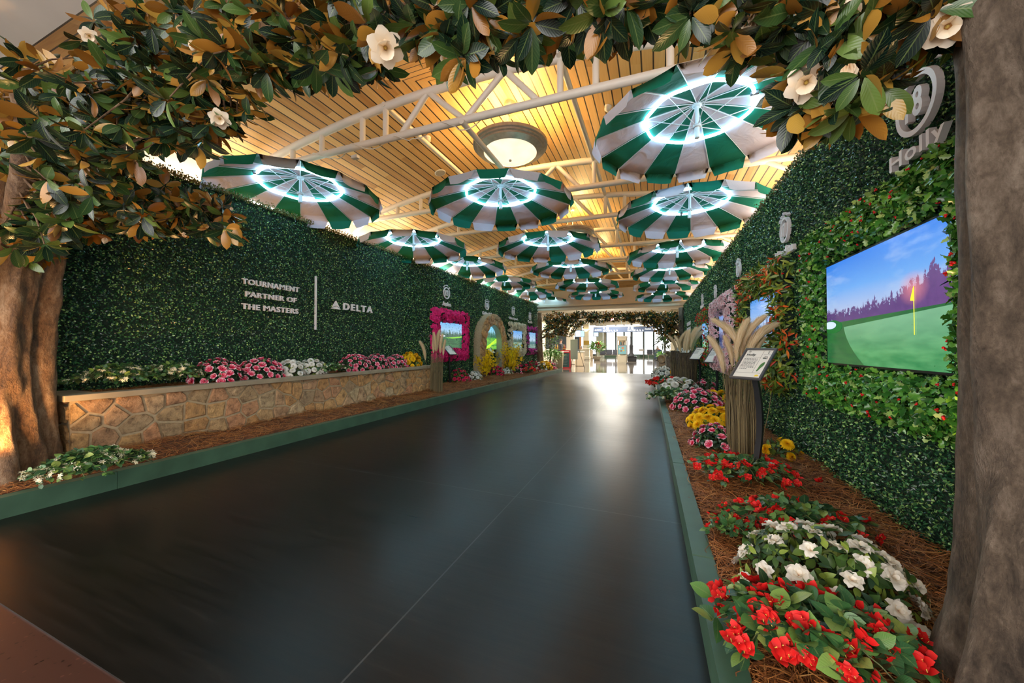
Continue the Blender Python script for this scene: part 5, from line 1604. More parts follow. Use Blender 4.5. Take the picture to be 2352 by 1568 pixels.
# ================================================================== PLAQUES ON POSTS
M_BLACKM = plain('satin black metal', (0.012, 0.013, 0.016), 0.3)
M_FRAMEM = plain('dark grey plaque frame', (0.06, 0.06, 0.065), 0.35)
M_PAPER = plain('plaque print', (0.74, 0.72, 0.66), 0.5)
M_INK = plain('dark ink', (0.03, 0.04, 0.035), 0.6)
M_MAPG = plain('printed green', (0.05, 0.17, 0.04), 0.6)
M_YEL = plain('printed yellow', (0.8, 0.6, 0.03), 0.6)
def plaque(label, base, zc, phi, side, title, yard, w=0.27, h=0.37, bow=0.07, detail=True, tilt=45):
    """phi turns the readable side; right = (cos phi, -sin phi)"""
    base = np.array(base, float)
    root = thing('plaque_stand', label, 'plaque', base, 'plaques on curved black posts')
    right = np.array([math.cos(phi), -math.sin(phi), 0])
    lean = np.array([math.sin(phi), math.cos(phi), 0])       # away from the reader
    t = math.radians(tilt)
    up = lean * math.sin(t) + np.array([0, 0, 1]) * math.cos(t)
    nrm = np.cross(right, up)
    R = np.stack([right, up, nrm], -1)
    c = np.array([base[0], base[1], zc]) + lean * 0.03
    H = zc - base[2]
    ts_ = np.linspace(0, 1, 16)
    spine = [base + np.array([0, 0, 1]) * (H - 0.03) * s + lean * (bow * math.sin(PI * s) * 0.6 + 0.03 * s) + right * bow * 0.5 * math.sin(PI * s) for s in ts_]
    g = Geo()
    V, Fc = [], []
    for p in spine:
        for a, b in ((-1, -1), (1, -1), (1, 1), (-1, 1)):
            V.append(p + right * 0.021 * a + lean * 0.013 * b)
    for i in range(15):
        for k in range(4): Fc.append((i * 4 + k, i * 4 + (k + 1) % 4, (i + 1) * 4 + (k + 1) % 4, (i + 1) * 4 + k))
    Fc += [(3, 2, 1, 0), (60, 61, 62, 63)]
    g.add(V, Fc, 0, smooth=False)
    obj('post', g, M_BLACKM, root)
    rel = c - base
    g = Geo()
    b = 0.02
    g.box((-w / 2, -h / 2, -0.012), (w / 2, -h / 2 + b, 0.008), bevel=0.004).box((-w / 2, h / 2 - b, -0.012), (w / 2, h / 2, 0.008), bevel=0.004)
    g.box((-w / 2, -h / 2 + b, -0.012), (-w / 2 + b, h / 2 - b, 0.008), bevel=0.004).box((w / 2 - b, -h / 2 + b, -0.012), (w / 2, h / 2 - b, 0.008), bevel=0.004)
    g.box((-w / 2 + 0.004, -h / 2 + 0.004, -0.014), (w / 2 - 0.004, h / 2 - 0.004, -0.006))
    obj('frame', g.xf(R, rel), M_FRAMEM, root, world=False)
    pr_ = obj('print', Geo().quad((-w / 2 + b, -h / 2 + b, -0.003), (w / 2 - b, -h / 2 + b, -0.003), (w / 2 - b, h / 2 - b, -0.003), (-w / 2 + b, h / 2 - b, -0.003)).xf(R, rel), M_PAPER, root, world=False)
    def tx(s, x, y, size, bold=0.0, align='LEFT'):
        return text_geo(s, size, 0.0004, bold * size, align).xf(None, (x, y, -0.002))
    g = Geo()
    x0, y1 = -w / 2 + 0.035, h / 2 - 0.035
    g.join(tx(title, x0, y1 - 0.048, 0.036 * w / 0.27, 0.03))
    g.join(ring_band(0.008, 0.010, 0.0006, 20).xf(None, (x0 + 0.012, y1 - 0.002, -0.0025)))
    if detail:
        g.join(tx('18', x0 + 0.012, y1 - 0.006, 0.010, 0.03, 'CENTER'))
        g.join(tx('Par', w / 2 - 0.05, y1, 0.011, 0, 'CENTER')).join(tx('4', w / 2 - 0.05, y1 - 0.022, 0.022, 0.02, 'CENTER'))
        g.join(tx('Yards', w / 2 - 0.055, y1 - 0.058, 0.011, 0, 'CENTER')).join(tx(yard, w / 2 - 0.055, y1 - 0.08, 0.024, 0.03, 'CENTER'))
    def rule(a, b_): g.box((a[0], a[1], -0.003), (b_[0], b_[1], -0.002))
    rule((x0, y1 - 0.064), (w / 2 - 0.095, y1 - 0.0628)); rule((w / 2 - 0.092, -h / 2 + 0.07), (w / 2 - 0.0908, h / 2 - 0.03)); rule((x0 - 0.01, -h / 2 + 0.07), (w / 2 - 0.03, -h / 2 + 0.0712)); rule((w / 2 - 0.08, y1 - 0.034), (w / 2 - 0.03, y1 - 0.0332))
    R_ = random.Random(len(title))
    for k in range(9):                      # lines of small print
        y = y1 - 0.085 - k * 0.0135
        x = x0
        end = x0 + (0.105 if k < 8 else 0.06)
        while x < end:
            ww = R_.uniform(0.006, 0.018)
            g.box((x, y, -0.003), (min(x + ww, end), y + 0.0045, -0.0022))
            x += ww + 0.004
    under(pr_, obj('lettering', g.xf(R, rel), M_INK, root, world=False))
    P = [(0.012 * math.cos(a) * (1 + 0.25 * math.sin(3 * a)) + 0.012 * math.sin(a), 0.052 * math.sin(a)) for a in np.linspace(0, 2 * PI, 24, endpoint=False)]
    q1_ = obj('fairway_map', Geo().prism(P, 0, 0.0006).xf(None, (w / 2 - 0.055, -0.01 - 0.02, -0.0028)).xf(R, rel), M_MAPG, root, world=False)
    q2_ = obj('emblem', Geo().prism([(0.0, 0.0), (0.026, 0.002), (0.03, 0.014), (0.018, 0.02), (0.004, 0.016)], 0, 0.0006).xf(None, (w / 2 - 0.065, -h / 2 + 0.036, -0.0028)).xf(R, rel), M_YEL, root, world=False)
    under(pr_, q1_, q2_)
    return root
PB = [((1727, 1106), 'black post plaque titled Holly in front of the nearest pampas grass bundle', 'Holly', '465', 1.07),
      ((1640, 920), 'black post plaque titled Nandina standing among the yellow chrysanthemums', 'Nandina', '440', 1.04),
      ((1602, 897), 'black post plaque titled Redbud in front of the middle dry grass bundle', 'Redbud', '170', 1.05)]
for i, (px, lab, title, yd, zc) in enumerate(PB):
    p = gz(*px, 0.13)
    plaque(lab, p, zc, math.radians(42), 'r', title, yd, w=0.245 if i == 0 else 0.30, h=0.34 if i == 0 else 0.42)
plaque('black post plaque half hidden behind the middle grass bundle', (0.78, 11.6, 0.13), 1.04, math.radians(42), 'r', 'Firethorn', '550', 0.30, 0.42)
plaque('farthest black post plaque beside the tree stump on the holly side', (0.7, 13.4, 0.13), 1.04, math.radians(42), 'r', 'Chinese Fir', '440', 0.30, 0.42)
for px, lab, title in (((1034, 884), 'black post plaque seen edge on beside the pampas grass at the planter end', 'Azalea'), ((1126, 866), 'black post plaque seen edge on in front of the stone archway', 'Golden Bell'), ((1228, 847), 'black post plaque seen edge on below the purple camellia frame', 'Camellia')):
    p = gz(*px, 0.14)
    plaque(lab, p, 1.13, math.radians(-82), 'l', title, '510', 0.34, 0.42, 0.06, tilt=48)

# ================================================================== BEDDING PLANTS
def on_dome(n, rx, ry, h, flat=0.15):
    u = rng.uniform(flat, 1, n); a = rng.random(n) * 2 * PI
    s = np.sqrt(np.clip(1 - u * u, 0, 1))
    P = np.c_[rx * s * np.cos(a), ry * s * np.sin(a), h * u]
    nr = unit(np.c_[s * np.cos(a) / rx, s * np.sin(a) / ry, u / h])
    return P, nr

def spaced(n, rx, ry, h, tries=14):
    """blossoms spread over the dome without crowding"""
    P, nr = on_dome(n * tries, rx, ry, h, 0.12)
    keep = [0]
    left = list(range(1, len(P)))
    d = ((P[left] - P[0]) ** 2).sum(1)
    dist = np.full(len(P), 9.0); dist[left] = d; dist[0] = -1
    for _ in range(n - 1):
        k = int(np.argmax(dist)); keep.append(k)
        dist = np.minimum(dist, ((P - P[k]) ** 2).sum(1)); dist[k] = -1
    return P[keep], nr[keep]

def bush(name, label, base, rx, ry, h, tpl, lmat, nl, ls, blos, nb, bs, cat='flowering plant', group=None, up=0.25, tips=0):
    root = thing(name, label, cat, base, group)
    P, nr = on_dome(nl, rx, ry, h, 0.0)
    P *= rng.uniform(0.55, 0.98, nl)[:, None]
    d = nr * 0.5 + rdir(nl) * 0.8 + np.array([0, 0, up])
    g = Geo().scatter(tpl, frames(d, nr + rng.normal(size=nr.shape) * 0.5), ls * rng.uniform(0.7, 1.2, nl), P)
    if tips:                                # light whorls of young leaves between the blossoms
        Q, qn = on_dome(tips, rx, ry, h * 1.04, 0.35)
        whorls(g, Q, qn, ls * 0.9, 6, tpl, (0.9, 1.3))
    for k in range(9):
        a = rng.random() * 2 * PI
        g.tube([(0.012 * math.cos(a), 0.012 * math.sin(a), 0), (rx * 0.3 * math.cos(a), ry * 0.3 * math.sin(a), h * 0.4), (rx * 0.6 * math.cos(a), ry * 0.6 * math.sin(a), h * 0.7)], [0.006, 0.005, 0.003], 5, 1, caps=False)
    obj('foliage', g, [lmat, M_STEM], root, world=False)
    P, nr = spaced(nb, rx * 1.0, ry * 1.0, h * 1.02)
    nr2 = nr + rng.normal(size=nr.shape) * 0.25 + np.array([0, 0, 0.2])
    R = frames(np.cross(nr2, rdir(nb)), nr2)
    for k in range(nb):
        child('blossom', BLO[blos][1], root, P[k], R[k], bs * rng.uniform(0.78, 1.15))
    return root

def vine(name, label, base, rx, ry, h, nstem, blos, bs, lsize, lmat=None, cat='flowering plant', ncl=1, group=None, bprob=0.6):
    """low trailing plant: arching stems with leaves along them and flower clusters at their ends"""
    lmat = lmat or M_LF_MID
    root = thing(name, label, cat, base, group)
    g = Geo()
    tips, tn = [], []
    for k in range(nstem):
        a = 2 * PI * (k + rng.uniform(-0.4, 0.4)) / nstem * 1.618
        L = rng.uniform(0.35, 1.0)
        n = 10
        pts = []
        for i in range(n):
            t = i / (n - 1)
            r = L * t
            pts.append((rx * r * math.cos(a + 0.35 * t), ry * r * math.sin(a + 0.35 * t), 0.02 + h * (math.sin(PI * min(1, t * 0.75 + 0.08)) ** 0.8) * (1.15 - 0.55 * L) * rng.uniform(0.94, 1.06)))
        pts = np.array(pts)
        g.tube(pts, np.linspace(0.0035, 0.0018, n), 5, 1, caps=False)
        m = int(9 + 9 * L)
        ti = rng.uniform(0.12, 1, m)
        Q = np.c_[[np.interp(ti, np.linspace(0, 1, n), pts[:, q]) for q in range(3)]].T
        d = rdir(m) * 0.9 + unit(pts[-1] - pts[0]) * 0.4
        d[:, 2] *= 0.5
        nn = rng.normal(size=(m, 3)) * 0.4 + np.array([0, 0, 1.0])
        g.scatter(LEAF_R if blos in ('bract', 'jasmine') else LEAF_M, frames(d, nn), lsize * rng.uniform(0.6, 1.15, m), Q, 0)
        for t in ([0.96] if L < 0.6 else [0.55, 0.97])[:2]:
            if rng.random() < bprob + 0.2:
                tips.append([np.interp(t, np.linspace(0, 1, n), pts[:, q]) for q in range(3)]); tn.append((0.4 * math.cos(a), 0.4 * math.sin(a), 0.9))
    obj('foliage', g, [lmat, M_STEMG], root, world=False)
    for p, q in zip(tips, tn):
        nr = np.array(q) + rng.normal(size=3) * 0.3
        child('blossom', BLO[blos][1], root, np.array(p) + np.array([0, 0, bs * 0.3]), frames(rdir(1)[0], nr), bs * rng.uniform(0.8, 1.2))
    return root

def at(px, py, z=0.13): return gz(px, py, z)

# --- bed below the holly framed screen, from the trunk outwards
vine('bougainvillea', 'red bougainvillea with large round leaves spilling over the edging, beside the grey trunk', gz(1885, 1530, 0.13), 0.36, 0.28, 0.18, 60, 'bract', 0.040, 0.075)
vine('bougainvillea', 'red bougainvillea just behind the cream azalea bush', at(1840, 1235), 0.42, 0.30, 0.17, 34, 'bract', 0.036, 0.06)
vine('bougainvillea', 'small red bougainvillea clump at the kerb edge between cream azalea and straw', at(1685, 1245), 0.15, 0.17, 0.10, 14, 'bract', 0.033, 0.05)
vine('bougainvillea', 'red bougainvillea trailing round the foot of the Holly plaque', at(1715, 1110), 0.50, 0.42, 0.18, 50, 'bract', 0.040, 0.062)
bush('azalea', 'cream white azalea with glossy whorled leaves among red bougainvillea', at(1890, 1372), 0.31, 0.27, 0.27, LEAF_M, M_LF_AZ, 800, 0.055, 'white', 44, 0.046, tips=34)
bush('azalea', 'pink and white azalea in front of the nearest pampas grass bundle', at(1648, 1030), 0.25, 0.25, 0.24, LEAF_M, M_LF_DARK, 620, 0.055, 'azalea', 34, 0.046, tips=12)
bush('chrysanthemum', 'bright yellow chrysanthemum mound behind the pink azalea by the grass bundle', at(1640, 985), 0.30, 0.27, 0.27, LEAF_M, M_LF_AZ, 380, 0.07, 'mumy', 38, 0.07)
bush('chrysanthemum', 'smaller yellow chrysanthemum at the foot of the Nandina plaque', at(1650, 940), 0.42, 0.36, 0.30, LEAF_M, M_LF_AZ, 380, 0.07, 'mumy', 36, 0.08)
bush('chrysanthemum', 'yellow chrysanthemum peeping out behind the grass bundle by the hedge', (1.12, 4.15, 0.14), 0.15, 0.2, 0.17, LEAF_M, M_LF_AZ, 120, 0.06, 'mumy', 8, 0.055)
bush('azalea', 'wide pink azalea by the kerb in front of the middle dry grass bundle', at(1604, 945), 0.40, 0.40, 0.36, LEAF_M, M_LF_DARK, 760, 0.065, 'azalea', 50, 0.058, tips=14)
vine('jasmine', 'white star jasmine trailing over the kerb below the red and white flowers', at(1545, 925), 0.55, 0.7, 0.25, 60, 'jasmine', 0.045, 0.085, M_LF_MID, bprob=0.2)
bush('chrysanthemum', 'white chrysanthemum between red bougainvillea and the middle grass bundle', at(1560, 908), 0.42, 0.4, 0.36, LEAF_M, M_LF_AZ, 300, 0.08, 'mumw', 40, 0.08)
vine('bougainvillea', 'red bougainvillea at the kerb beside the far white chrysanthemum', at(1528, 895), 0.5, 0.6, 0.30, 34, 'bract', 0.075, 0.09)
bush('chrysanthemum', 'single yellow chrysanthemum by the stump on the plaque side', at(1553, 873), 0.16, 0.16, 0.42, LEAF_M, M_LF_AZ, 60, 0.09, 'mumy', 5, 0.11)
bush('chrysanthemum', 'white chrysanthemum at the far kerb end beside the barrel', at(1526, 866), 0.42, 0.42, 0.34, LEAF_M, M_LF_DARK, 260, 0.09, 'mumw', 40, 0.085)
bush('azalea', 'small red azalea behind the far white chrysanthemum beside the barrel', at(1536, 851), 0.25, 0.3, 0.32, LEAF_M, M_LF_DARK, 160, 0.09, 'crimson', 11, 0.10)
bush('azalea', 'small pink azalea under the redbud frame behind the Redbud plaque', (0.98, 8.9, 0.13), 0.28, 0.3, 0.34, LEAF_M, M_LF_DARK, 260, 0.07, 'azalea', 14, 0.065)

# --- top of the stone planter
zp = PZT - 0.03
def plant_x(px, x): 
    d = ray(px, 850); t = (x - 0.0) / d[0]
    return float(d[1] * t)
vine('jasmine', 'cream star jasmine trailing along the planter top next to the brown trunk', (-5.22, plant_x(268, -5.22), zp), 0.27, 0.42, 0.27, 100, 'jasmine', 0.034, 0.048, M_LF_MID, bprob=0.26)
vine('jasmine', 'cream star jasmine on the planter top beside the first pink azalea', (-5.22, plant_x(392, -5.22), zp), 0.27, 0.44, 0.27, 100, 'jasmine', 0.034, 0.048, M_LF_MID, bprob=0.26)
bush('azalea', 'large pink azalea on the planter below the sponsor lettering', (-5.24, plant_x(500, -5.24), zp), 0.24, 0.29, 0.30, LEAF_M, M_LF_DARK, 560, 0.055, 'azalea', 48, 0.052, tips=14)
bush('azalea', 'pink azalea on the planter between pink azalea and white chrysanthemum', (-5.24, plant_x(598, -5.24), zp), 0.24, 0.32, 0.29, LEAF_M, M_LF_DARK, 560, 0.055, 'azalea', 48, 0.052, tips=14)
bush('chrysanthemum', 'first white chrysanthemum on the planter beside the pink azaleas', (-5.24, plant_x(668, -5.24), zp), 0.2, 0.22, 0.25, LEAF_M, M_LF_AZ, 260, 0.06, 'mumw', 34, 0.052)
bush('chrysanthemum', 'second white chrysanthemum on the planter beside the trailing jasmine', (-5.24, plant_x(716, -5.24), zp), 0.2, 0.24, 0.25, LEAF_M, M_LF_AZ, 260, 0.06, 'mumw', 34, 0.052)
vine('jasmine', 'pale jasmine hanging over the planter cap below the airline sign', (-5.02, plant_x(765, -5.02), zp + 0.02), 0.24, 0.34, 0.15, 40, 'jasmine', 0.026, 0.055, M_LF_MID, bprob=0.15)
bush('azalea', 'pink azalea on the planter just past the hanging jasmine', (-5.24, plant_x(815, -5.24), zp), 0.24, 0.36, 0.31, LEAF_M, M_LF_DARK, 520, 0.055, 'azalea', 44, 0.054, tips=12)
bush('azalea', 'pink azalea on the planter, middle one of three below the airline sign', (-5.24, plant_x(865, -5.24), zp), 0.22, 0.34, 0.30, LEAF_M, M_LF_DARK, 520, 0.055, 'azalea', 44, 0.054, tips=12)
bush('azalea', 'pink azalea on the planter next to the yellow chrysanthemum', (-5.24, plant_x(908, -5.24), zp), 0.22, 0.32, 0.28, LEAF_M, M_LF_DARK, 480, 0.055, 'azalea', 40, 0.054, tips=12)
bush('chrysanthemum', 'golden yellow chrysanthemum at the far end of the stone planter', (-5.28, plant_x(943, -5.28), zp), 0.22, 0.28, 0.34, LEAF_M, M_LF_AZ, 260, 0.07, 'mumy', 30, 0.062)

# --- bed in front of the planter and beyond it
vine('jasmine', 'white star jasmine spilling over the green edging at the foot of the brown trunk', gz(205, 1108, 0.16), 0.30, 0.38, 0.24, 150, 'jasmine', 0.034, 0.052, M_LF_MID, bprob=0.2)
bush('azalea', 'crimson azalea in the bed at the planter end beside the plaque', at(1054, 882), 0.32, 0.32, 0.42, LEAF_M, M_LF_AZ, 420, 0.075, 'crimson', 36, 0.06, tips=10)
bush('chrysanthemum', 'white chrysanthemum in the bed beside the crimson azalea and archway', at(1090, 876), 0.24, 0.24, 0.3, LEAF_M, M_LF_AZ, 220, 0.07, 'mumw', 30, 0.06)
bush('azalea', 'crimson azalea in the bed between the two yellow forsythias', at(1139, 866), 0.3, 0.3, 0.38, LEAF_M, M_LF_AZ, 360, 0.075, 'crimson', 34, 0.066, tips=10)
bush('chrysanthemum', 'white chrysanthemum in the bed just before the big forsythia', at(1164, 863), 0.24, 0.24, 0.28, LEAF_M, M_LF_AZ, 200, 0.08, 'mumw', 28, 0.062)
bush('azalea', 'pink and white azalea in the bed just past the big forsythia', at(1189, 860), 0.24, 0.26, 0.34, LEAF_M, M_LF_DARK, 240, 0.08, 'azalea', 18, 0.075)
bush('azalea', 'crimson azalea against the hedge under the purple camellia frame', (-5.15, 14.6, 0.15), 0.3, 0.32, 0.42, LEAF_M, M_LF_DARK, 240, 0.08, 'crimson', 14, 0.075)
vine('bougainvillea', 'red bougainvillea sprawling towards the edging below the camellia frame', at(1214, 859), 0.35, 0.6, 0.25, 26, 'bract', 0.075, 0.09)
bush('azalea', 'crimson azalea between red bougainvillea and the far white azalea', at(1225, 851), 0.3, 0.32, 0.40, LEAF_M, M_LF_AZ, 240, 0.08, 'crimson', 14, 0.085)
bush('azalea', 'cream white azalea near the far tree of the planter side bed', at(1241, 851), 0.3, 0.32, 0.36, LEAF_M, M_LF_DARK, 240, 0.08, 'white', 18, 0.08)
bush('chrysanthemum', 'golden yellow chrysanthemum at the foot of the far tree', at(1252, 850), 0.34, 0.34, 0.40, LEAF_M, M_LF_AZ, 200, 0.09, 'mumy', 30, 0.09)
bush('azalea', 'last pink azalea at the far end of the planter side bed', (-4.65, 16.55, 0.15), 0.3, 0.3, 0.38, LEAF_M, M_LF_DARK, 240, 0.085, 'azalea', 14, 0.085)

# --- forsythias
def forsythia(label, base, w, h, nst, nfl):
    root = thing('forsythia', label, 'flowering shrub', base)
    g = Geo(); P, D = [], []
    for k in range(nst):
        a = rng.random() * 2 * PI; s = rng.uniform(0.2, 1.0); hh = h * rng.uniform(0.6, 1.0) * (1.1 - 0.25 * s)
        t = np.linspace(0, 1, 9)
        x = w * s * math.cos(a) * t ** 1.7 + 0.05 * math.cos(a); y = w * s * math.sin(a) * t ** 1.7 + 0.05 * math.sin(a)
        pts = np.c_[x, y, hh * t]
        g.tube(pts, np.linspace(0.012, 0.004, 9), 5, caps=False)
        m = nfl // nst
        ti = rng.uniform(0.36, 1.0, m)
        Q = np.c_[[np.interp(ti, t, pts[:, q]) for q in range(3)]].T + rng.normal(size=(m, 3)) * 0.045
        P.append(Q); D.append(rdir(m) + np.array([0, 0, 0.3]))
    obj('stems', g, M_STEM, root, world=False).name = 'branching_stem'
    P, D = np.concatenate(P), np.concatenate(D)
    S = rng.uniform(0.034, 0.052, len(P)); R = frames(np.cross(D, rdir(len(P))), D)
    cam_l = EYE - np.asarray(base)
    order = np.argsort(-(P @ unit(cam_l)))
    for k in order[:100]:
        child('blossom', BLO['fors'][1], root, P[k], R[k], S[k])
    rest = order[100:]
    tag(obj('blossom', Geo().scatter(BLO['fors'][0], R[rest], S[rest], P[rest]), [M_FORS], root, world=False), kind='stuff')
    return root
forsythia('tall slim yellow forsythia in front of the stone archway', at(1110, 872), 0.42, 1.05, 22, 1000)
forsythia('big bushy yellow forsythia between archway and white dogwood frame', at(1172, 862), 0.75, 1.25, 34, 1700)

# --- pampas and dry grass bundles
M_STRAWB = leafy('dry grass blades', [(0.0, (0.07, 0.05, 0.025)), (0.5, (0.20, 0.145, 0.065)), (1.0, (0.33, 0.25, 0.12))], rough=0.6)
M_PLUME = leafy('pampas plume', [(0.0, (0.80, 0.62, 0.38)), (0.6, (0.92, 0.78, 0.54)), (1.0, (0.96, 0.88, 0.72))], rough=0.8, trans=0.5)
M_LOG = bark_mat('bark bundle', (0.03, 0.02, 0.014), (0.10, 0.068, 0.045), (0.24, 0.17, 0.11), 14)
def plume_geo(L, curl, az, R_=0.05, nh=1500):
    """a feathery head along an arching spine"""
    g = Geo()
    t = np.linspace(0, 1, 14)
    spine = np.c_[curl * t ** 2 * math.cos(az), curl * t ** 2 * math.sin(az), L * (t - 0.22 * curl / L * t ** 3)]
    n = nh
    ti = rng.random(n) ** 0.8
    C = np.c_[[np.interp(ti, t, spine[:, q]) for q in range(3)]].T
    tg = np.gradient(spine, axis=0); tg = unit(tg)
    T = np.c_[[np.interp(ti, t, tg[:, q]) for q in range(3)]].T
    rad = rdir(n); rad = unit(rad - T * (rad * T).sum(1)[:, None])
    prof = np.sin(PI * np.clip(ti * 0.9 + 0.1, 0, 1)) ** 0.6
    d = unit(T * 1.0 + rad * (0.35 + 0.4 * rng.random(n))[:, None] + np.array([0, 0, -0.12]))
    g.scatter(BLADE, frames(d, rad), np.c_[np.full(n, 1.0), np.ones(n), np.ones(n)] * (L * 0.30 * (0.55 + 0.6 * prof) * rng.uniform(0.7, 1.1, n))[:, None], C, 1)
    return g, spine
BLADE = leaf_tpl(0.045, 4, 0.0, 0.35, (0.4, 1.0, 0.8, 0.4, 0.05))
def grass_bundle(label, base, r, h, nbl, plumes, body='grass', r_top=None):
    root = thing('grass_bundle', label, 'dried grass', base, 'upright bundles of dried grass')
    g = Geo()
    r_top = r_top or r
    if body == 'bark':
        g.join(trunk_geo([(0, 0, 0), (0, 0, h * 0.5), (0, 0, h)], [r, r * 0.95, r_top], [(7, 0.06, 0.3, 0.4), (13, 0.05, 1.1, -0.5)], 40, 0.03), 2)
        g.add([(0.9 * r_top * math.cos(a), 0.9 * r_top * math.sin(a), h - 0.01) for a in np.linspace(0, 2 * PI, 20, endpoint=False)], [tuple(range(20))], 2, smooth=False)
    a = rng.random(nbl) * 2 * PI; q = np.sqrt(rng.uniform(0.35 if body == 'grass' else 0.9, 1.0, nbl))
    for k in range(nbl):
        rr = r * q[k]; hh = h * rng.uniform(0.75, 1.12)
        x, y = rr * math.cos(a[k]), rr * math.sin(a[k])
        sp_ = 1 + rng.normal() * 0.10
        tw = rng.normal() * 0.12
        g.tube([(x, y, 0), (x * (1 + 0.04), y * 1.04, hh * 0.5), (x * r_top / r * sp_ - y * tw, y * r_top / r * sp_ + x * tw, hh)], [0.0035, 0.003, 0.001], 4, 0, caps=False)
    obj('stalks', g, [M_STRAWB, M_PLUME, M_LOG], root, world=False).name = 'stalk_bundle'
    for (dx, dy, hz_, L, curl, az) in plumes:
        pg, sp_ = plume_geo(L, curl, az)
        pg.xf(None, (dx, dy, hz_))
        pg.tube([(dx * 0.5, dy * 0.5, h * 0.3), (dx * 0.9, dy * 0.9, h * 0.8), (dx, dy, hz_), (dx + sp_[7][0], dy + sp_[7][1], hz_ + sp_[7][2])], [0.004, 0.0035, 0.003, 0.002], 5, 0, caps=False)
        tag(obj('plume', pg, [M_STRAWB, M_PLUME], root, world=False), 'feathery cream pampas plume')
    return root
pb = np.array(at(1705, 1045)); 
grass_bundle('nearest pampas grass bundle with cream plumes behind the Holly plaque', pb, 0.135, 0.82, 420,
             [(-0.16, -0.02, 0.80, 0.36, 0.10, 2.9), (-0.07, 0.05, 0.86, 0.30, 0.06, 3.5), (-0.05, -0.04, 0.92, 0.40, 0.09, 0.3), (0.01, 0.03, 0.98, 0.40, 0.16, -0.2), (0.04, -0.05, 0.90, 0.42, 0.22, 0.2), (0.06, 0.05, 0.94, 0.34, 0.14, -0.5), (0.09, -0.02, 0.86, 0.30, 0.10, 0.4), (0.0, 0.0, 0.95, 0.42, 0.2, 3.0)], r_top=0.15)
st = thing('pampas_stalk', 'single pampas stalk leaning towards the hedge beside the Holly plaque', 'dried grass', gz(1752, 1010, 0.14))
g = Geo(); pg, sp_ = plume_geo(0.26, 0.05, 0.3, nh=450)
tilt = frames(unit(np.array([0.35, 0.3, -0.35])), np.array([0.35, 0.12, 0.93]))
top_ = np.array([0.12, 0.04, 0.72])
g.tube([(0, 0, 0), top_ * 0.5 + np.array([0.01, 0, 0]), top_, top_ + np.array([0.08, 0.03, 0.22])], [0.004, 0.004, 0.003, 0.002], 6, 0, caps=False)
g.join(pg.xf(np.stack([unit(np.cross([0, 1, 0], [0.35, 0.12, 0.93])), unit(np.cross([0.35, 0.12, 0.93], unit(np.cross([0, 1, 0], [0.35, 0.12, 0.93])))), unit([0.35, 0.12, 0.93])], -1), top_))
obj('plume_and_stalk', g, [M_STRAWB, M_PLUME], st, world=False).name = 'flower_stalk'
grass_bundle('middle dry grass bundle wrapped in brown bark stalks behind the Redbud plaque', (0.78, 10.75, 0.13), 0.24, 0.92, 150,
             [(-0.15, 0.0, 0.9, 0.45, 0.12, 2.6), (-0.05, 0.05, 0.95, 0.55, 0.12, 0.4), (0.06, 0.0, 0.95, 0.6, 0.15, -0.4), (0.14, 0.05, 0.95, 0.55, 0.22, -0.3), (0.0, -0.1, 0.9, 0.5, 0.1, 1.0), (0.1, -0.1, 1.0, 0.6, 0.2, -0.2)], 'bark')
grass_bundle('dry grass bundle in dark bark stalks next to the tree stump', (0.72, 12.3, 0.13), 0.27, 0.95, 150,
             [(-0.12, 0.0, 0.9, 0.5, 0.16, 2.9), (0.0, 0.05, 0.95, 0.5, 0.10, 0.4), (0.1, 0.0, 0.95, 0.5, 0.15, -0.4), (-0.05, -0.1, 0.95, 0.6, 0.2, -0.1)], 'bark')
pl_ = np.array(at(1004, 893, 0.15))
grass_bundle('pampas grass bundle at the far end of the stone planter', (-4.70, 7.12, 0.14), 0.14, 0.85, 190,
             [(-0.22, -0.12, 0.75, 0.42, 0.10, 3.9), (-0.08, 0.0, 0.9, 0.42, 0.04, 2.0), (0.0, 0.02, 0.95, 0.45, 0.05, 1.0), (0.07, 0.05, 0.9, 0.42, 0.04, 0.5), (0.12, 0.1, 0.85, 0.35, 0.04, 0.3), (0.02, -0.06, 0.95, 0.4, 0.04, 4.0)])

# --- stump, barrel and wreath at the end of the holly side bed
sp0 = np.array([0.55, 14.1, 0.13])
stp = thing('tree_stump', 'pale tree stump with a leaf wreath between barrel and grass bundle', 'stump', sp0)
obj('bark', trunk_geo([(0, 0, 0), (0, 0, 0.4), (0, 0, 0.75)], [0.24, 0.22, 0.21], [(3, 0.05, 0.3, 0.4), (8, 0.04, 1.1, -0.5)], 32, 0.03, 0.2), bark_mat('stump bark', (0.10, 0.075, 0.055), (0.24, 0.18, 0.13), (0.4, 0.32, 0.25), 12), stp, world=False)
obj('cut_top', Geo().add([(0.2 * math.cos(a), 0.2 * math.sin(a), 0.745) for a in np.linspace(0, 2 * PI, 24, endpoint=False)], [tuple(range(24))], 0, smooth=False), plain('sawn wood', (0.5, 0.36, 0.2), 0.7, noise=0.2, nscale=30), stp, world=False)
M_BARREL = plain('oak barrel', (0.42, 0.27, 0.15), 0.55, noise=0.25, nscale=10)
bl = thing('barrel', 'small wooden barrel lying on its side by the tree stump', 'barrel', (0.28, 14.9, 0.75))
Rb = frames(np.array([0, 0, 1.0]), unit(np.array([-0.35, -1.0, 0.0])))
obj('staves', Geo().lathe([(0.0, -0.2), (0.14, -0.2), (0.17, -0.07), (0.17, 0.07), (0.14, 0.2), (0.128, 0.2), (0.124, 0.15), (0.0, 0.15)], 32).xf(Rb), M_BARREL, bl, world=False)
for z in (-0.14, 0.14):
    obj('hoop', Geo().lathe([(0.152, z - 0.015), (0.163, z - 0.015), (0.163, z + 0.015), (0.152, z + 0.015)], 32).xf(Rb), plain('iron hoop', (0.08, 0.07, 0.06), 0.5, 0.8), bl, world=False)
